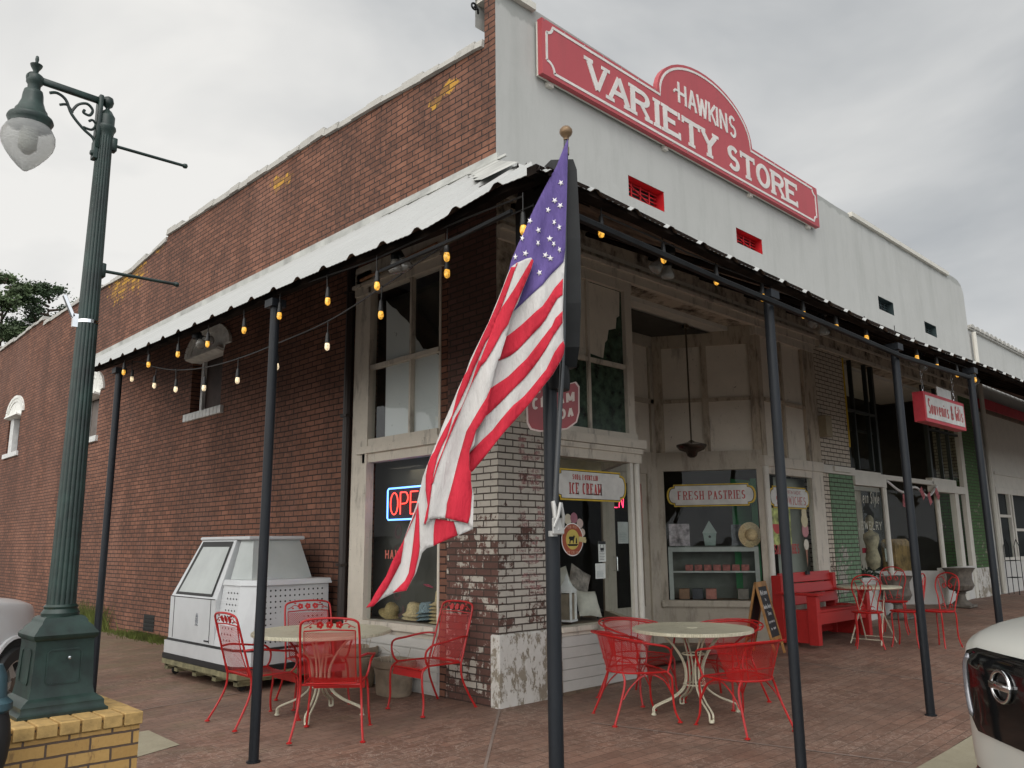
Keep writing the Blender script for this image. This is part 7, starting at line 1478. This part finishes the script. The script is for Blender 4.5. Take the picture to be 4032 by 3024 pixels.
k = MB(); k.prism([(1.26, .66), (1.34, .66), (1.34, 2.3), (1.26, 2.3)], FPi, .3, .34); k.add([(5.0, .55, .66), (5.55, .55, .66), (5.55, .55, 2.30), (5.0, .55, 2.30)], [(0, 1, 2, 3)]); tag(k.build('green_board', plain('bright green board', (.03, .17, .06), .6)), 'green painted board behind the sandwich window', 'board')
# sandwich window: melon poster, ice cream cone
t_ = thing('poster', 'poster of watermelon and lemons on the sandwich window', 'poster', (0, 0, 0)); k = MB(); k.prism([(5.10, 1.38), (5.60, 1.38), (5.62, 1.88), (5.10, 1.88)], FY(.006), 0, .001); k.build('sheet', plain('lemon and leaf print', (.34, .38, .12), .5, 0, .8, 9), t_)
k = MB(); k.prism(arc(5.22, 1.66, .13, 180, 360, 16), FY(.005), .001, .002); k.build('melon_slice', plain('melon red', (.45, .05, .05), .5), t_)
k = MB(); words(k, FY(.004), 'SANDWICHES', 5.10, 5.80, 1.26, .13, .02, 0, .0015, gap=.3, slab=.012); k.build('lettering', 'red_ink', t_)
t_ = thing('ice_cream_sticker', 'tall double scoop ice cream cone sticker on the window right of the post', 'sticker', (6.02, .0, 0)); f4 = lambda u, v, d: (u, -d+.004, v)
for nm, cx_, cz_, r, c in (('scoop', 0, 1.72, .10, (.55, .48, .30)), ('scoop', 0, 1.83, .075, (.58, .50, .33)), ('scoop', 0, 1.58, .10, (.46, .20, .21)), ('label_disc', 0, 1.38, .075, (.60, .56, .46))): k = MB(); k.prism(arc(cx_, cz_, r, 0, 345, 22), f4, 0, .001+abs(cz_)*.0004); k.build(nm, plain('sticker', c, .5, 0, .1, 14), t_)
k = MB(); k.prism([(-.035, 1.31), (.035, 1.31), (.0, 1.06)], f4, 0, .001); k.build('cone', plain('waffle cone', (.30, .14, .09), .6), t_)
k = MB(); k.add([(5.65, .25, .66), (6.6, .25, .66), (6.6, .25, 2.34), (5.65, .25, 2.34)], [(0, 1, 2, 3)]); tag(k.build('window_blind', plain('pale sage blind', (.32, .33, .28), .8, 0, .12, 1.5)), 'pale sage blind drawn behind the cone sticker', 'blind')
# ceiling fan in the entry
t_ = thing('ceiling_fan', 'dark metal fan motor on long downrod hanging in the shop entry', 'fan', (4.0, .5, 0))
k = MB(); k.tube([(0, 0, 2.72), (0, 0, 4.34)], .012, 8); k.lathe([(.05, 4.30), (.045, 4.34), (.02, 4.36)], (0, 0, 0), 14); k.build('downrod', plain('aged brass rod', (.10, .075, .05), .4, .5), t_, 50)
k = MB(); k.lathe([(.02, 2.76), (.05, 2.74), (.12, 2.72), (.20, 2.70), (.20, 2.68), (.16, 2.63), (.08, 2.60), (.06, 2.55), (.03, 2.53), (0, 2.53)], (0, 0, 0), 24, cap=False); k.build('motor', plain('dark bronze', (.07, .055, .045), .25, .7), t_, 50)
# second shop display
t_ = thing('window_lettering_board', 'painted gold script and JEWELRY on the second shop window', 'lettering', (0, 0, 0))
k = MB(); words(k, FY(.012), 'JEWELRY', 7.80, 8.74, 1.60, .13, .018, 0, .0015, gap=.3, slab=.012); words(k, FY(.012), 'Modern Style', 7.78, 8.72, 2.02, .20, .018, 0, .0015, gap=.25, slant=.2); k.build('lettering', plain('faded gold paint', (.42, .40, .32), .5), t_)
t_ = thing('mannequin', 'cream dressed display figure standing in the second shop window', 'mannequin', (10.05, .75, .3))
k = MB(); k.lathe([(.02, 0), (.02, .6), (.11, .66), (.13, .80), (.09, .98), (.14, 1.15), (.13, 1.24), (.04, 1.30), (.035, 1.36), (.07, 1.42), (.07, 1.52), (.03, 1.58), (0, 1.58)], (0, 0, 0), 20, cap=False); k.build('figure', plain('cream dress', (.40, .34, .22), .7, 0, .4, 6), t_, 60)
k = MB(); k.lathe([(.15, 0), (.15, .02), (.02, .03)], (0, 0, 0), 16); k.build('base', 'void', t_)
for i, (x, y, z, s_, c, nm, lb, ct) in enumerate(((9.7, 1.5, 1.5, .5, (.10, .05, .03), 'cabinet', 'dark wooden cabinet inside the second shop', 'cabinet'), (11.9, .9, .95, .35, (.30, .19, .07), 'dress', 'orange tan dress hung in the right window of the second shop', 'dress'))):
    k = MB(); k.box((x-s_, y, .3), (x+s_, y+.3, z+.5), .05); tag(k.build(nm, plain('display cloth', c, .7, 0, .5, 5)), lb, ct)
k = MB(); k.box((8.6, 2.6, 1.8), (13.6, 2.66, 3.2)); tag(k.build('wall_display', plain('warm shop wall', (.26, .19, .09), .7, 0, .5, 2)), 'warm tan merchandise wall inside the second shop', 'display')
t_ = thing('pendant_lamp', 'small glowing warm lamp inside the second shop', 'lamp', (10.35, 1.6, 2.35)); k = MB(); k.lathe([(.0, .05), (.05, .03), (.06, -.02), (0, -.05)], (0, 0, 0), 12, cap=False); k.build('bulb', 'lamp_warm', t_, 60); k = MB(); k.tube([(0, 0, .05), (0, 0, 2)], .006, 4); k.build('cord', 'void', t_)
for x, z, w, h, c, lb in ((9.9, .95, .5, .09, (.5, .02, .05), 'small red card in the second shop window'), (10.9, .78, .32, .24, (.5, .5, .46), 'white paper sign low in the second shop window')): k = MB(); k.box((x, .86, z+.25), (x+w*.6, .87, z+.25+h)); tag(k.build('notice', plain('card', c, .6)), lb, 'notice')
t_ = thing('bunting', 'drooping white ribbon with small striped flags over the second shop entry', 'bunting', (0, 0, 0))
k = MB(); k.tube(smooth_line([(8.95, -.05, 2.42), (9.6, -.05, 2.25), (10.2, -.05, 2.36), (10.8, -.05, 2.22), (11.3, -.05, 2.42)], 6), .022, 6); k.build('ribbon', 'white_ink', t_, 60)
MT['f_stripe'] = plain('striped flag cloth', (.42, .12, .13), .8, 0, .7, 30)
for x, z, a in ((9.55, 2.22, .2), (10.35, 2.30, -.7), (10.7, 2.24, -.5), (11.1, 2.30, -.8)):
    k = MB(); k.box((x, -.075, z-.22), (x+.13, -.07, z), 0, Matrix.Rotation(a, 3, 'Y'), (x, -.07, z)); k.build('mini_flag', 'f_stripe', t_)
k = MB(); rr = np.random.default_rng(3); vs, fs_ = [], []
for i in range(700): c = np.array([rr.uniform(7.8, 8.85), rr.uniform(.15, .4), .84+abs(rr.normal(0, .05))]); d = rr.normal(0, 1, 3)*.03; e = rr.normal(0, 1, 3)*.02; b = len(vs); vs += [tuple(c), tuple(c+d), tuple(c+e)]; fs_.append((b, b+1, b+2))
k.add(vs, fs_); tag(k.build('greenery', plain('dark garland', (.02, .04, .018), .7)), 'dark evergreen garland along the sill of the second shop window', 'garland')

# shop lights on the ceilings inside, plus an added low one brightening the window hats
for nm, x, y, e_ in (('first', 2.6, 1.7, 8), ('window', .62, 1.5, 3), ('second', 10.2, 2.0, 9)):
    la = bpy.data.lights.new('shop_area_light', 'AREA'); la.energy = e_; la.shape = 'RECTANGLE'; la.size = 1.4; la.size_y = .5; la.color = (1, .86, .66)
    lo = bpy.data.objects.new('shop_area_light', la); COL.objects.link(lo); lo.location = (x, y, 4.25 if nm != 'window' else 2.25)
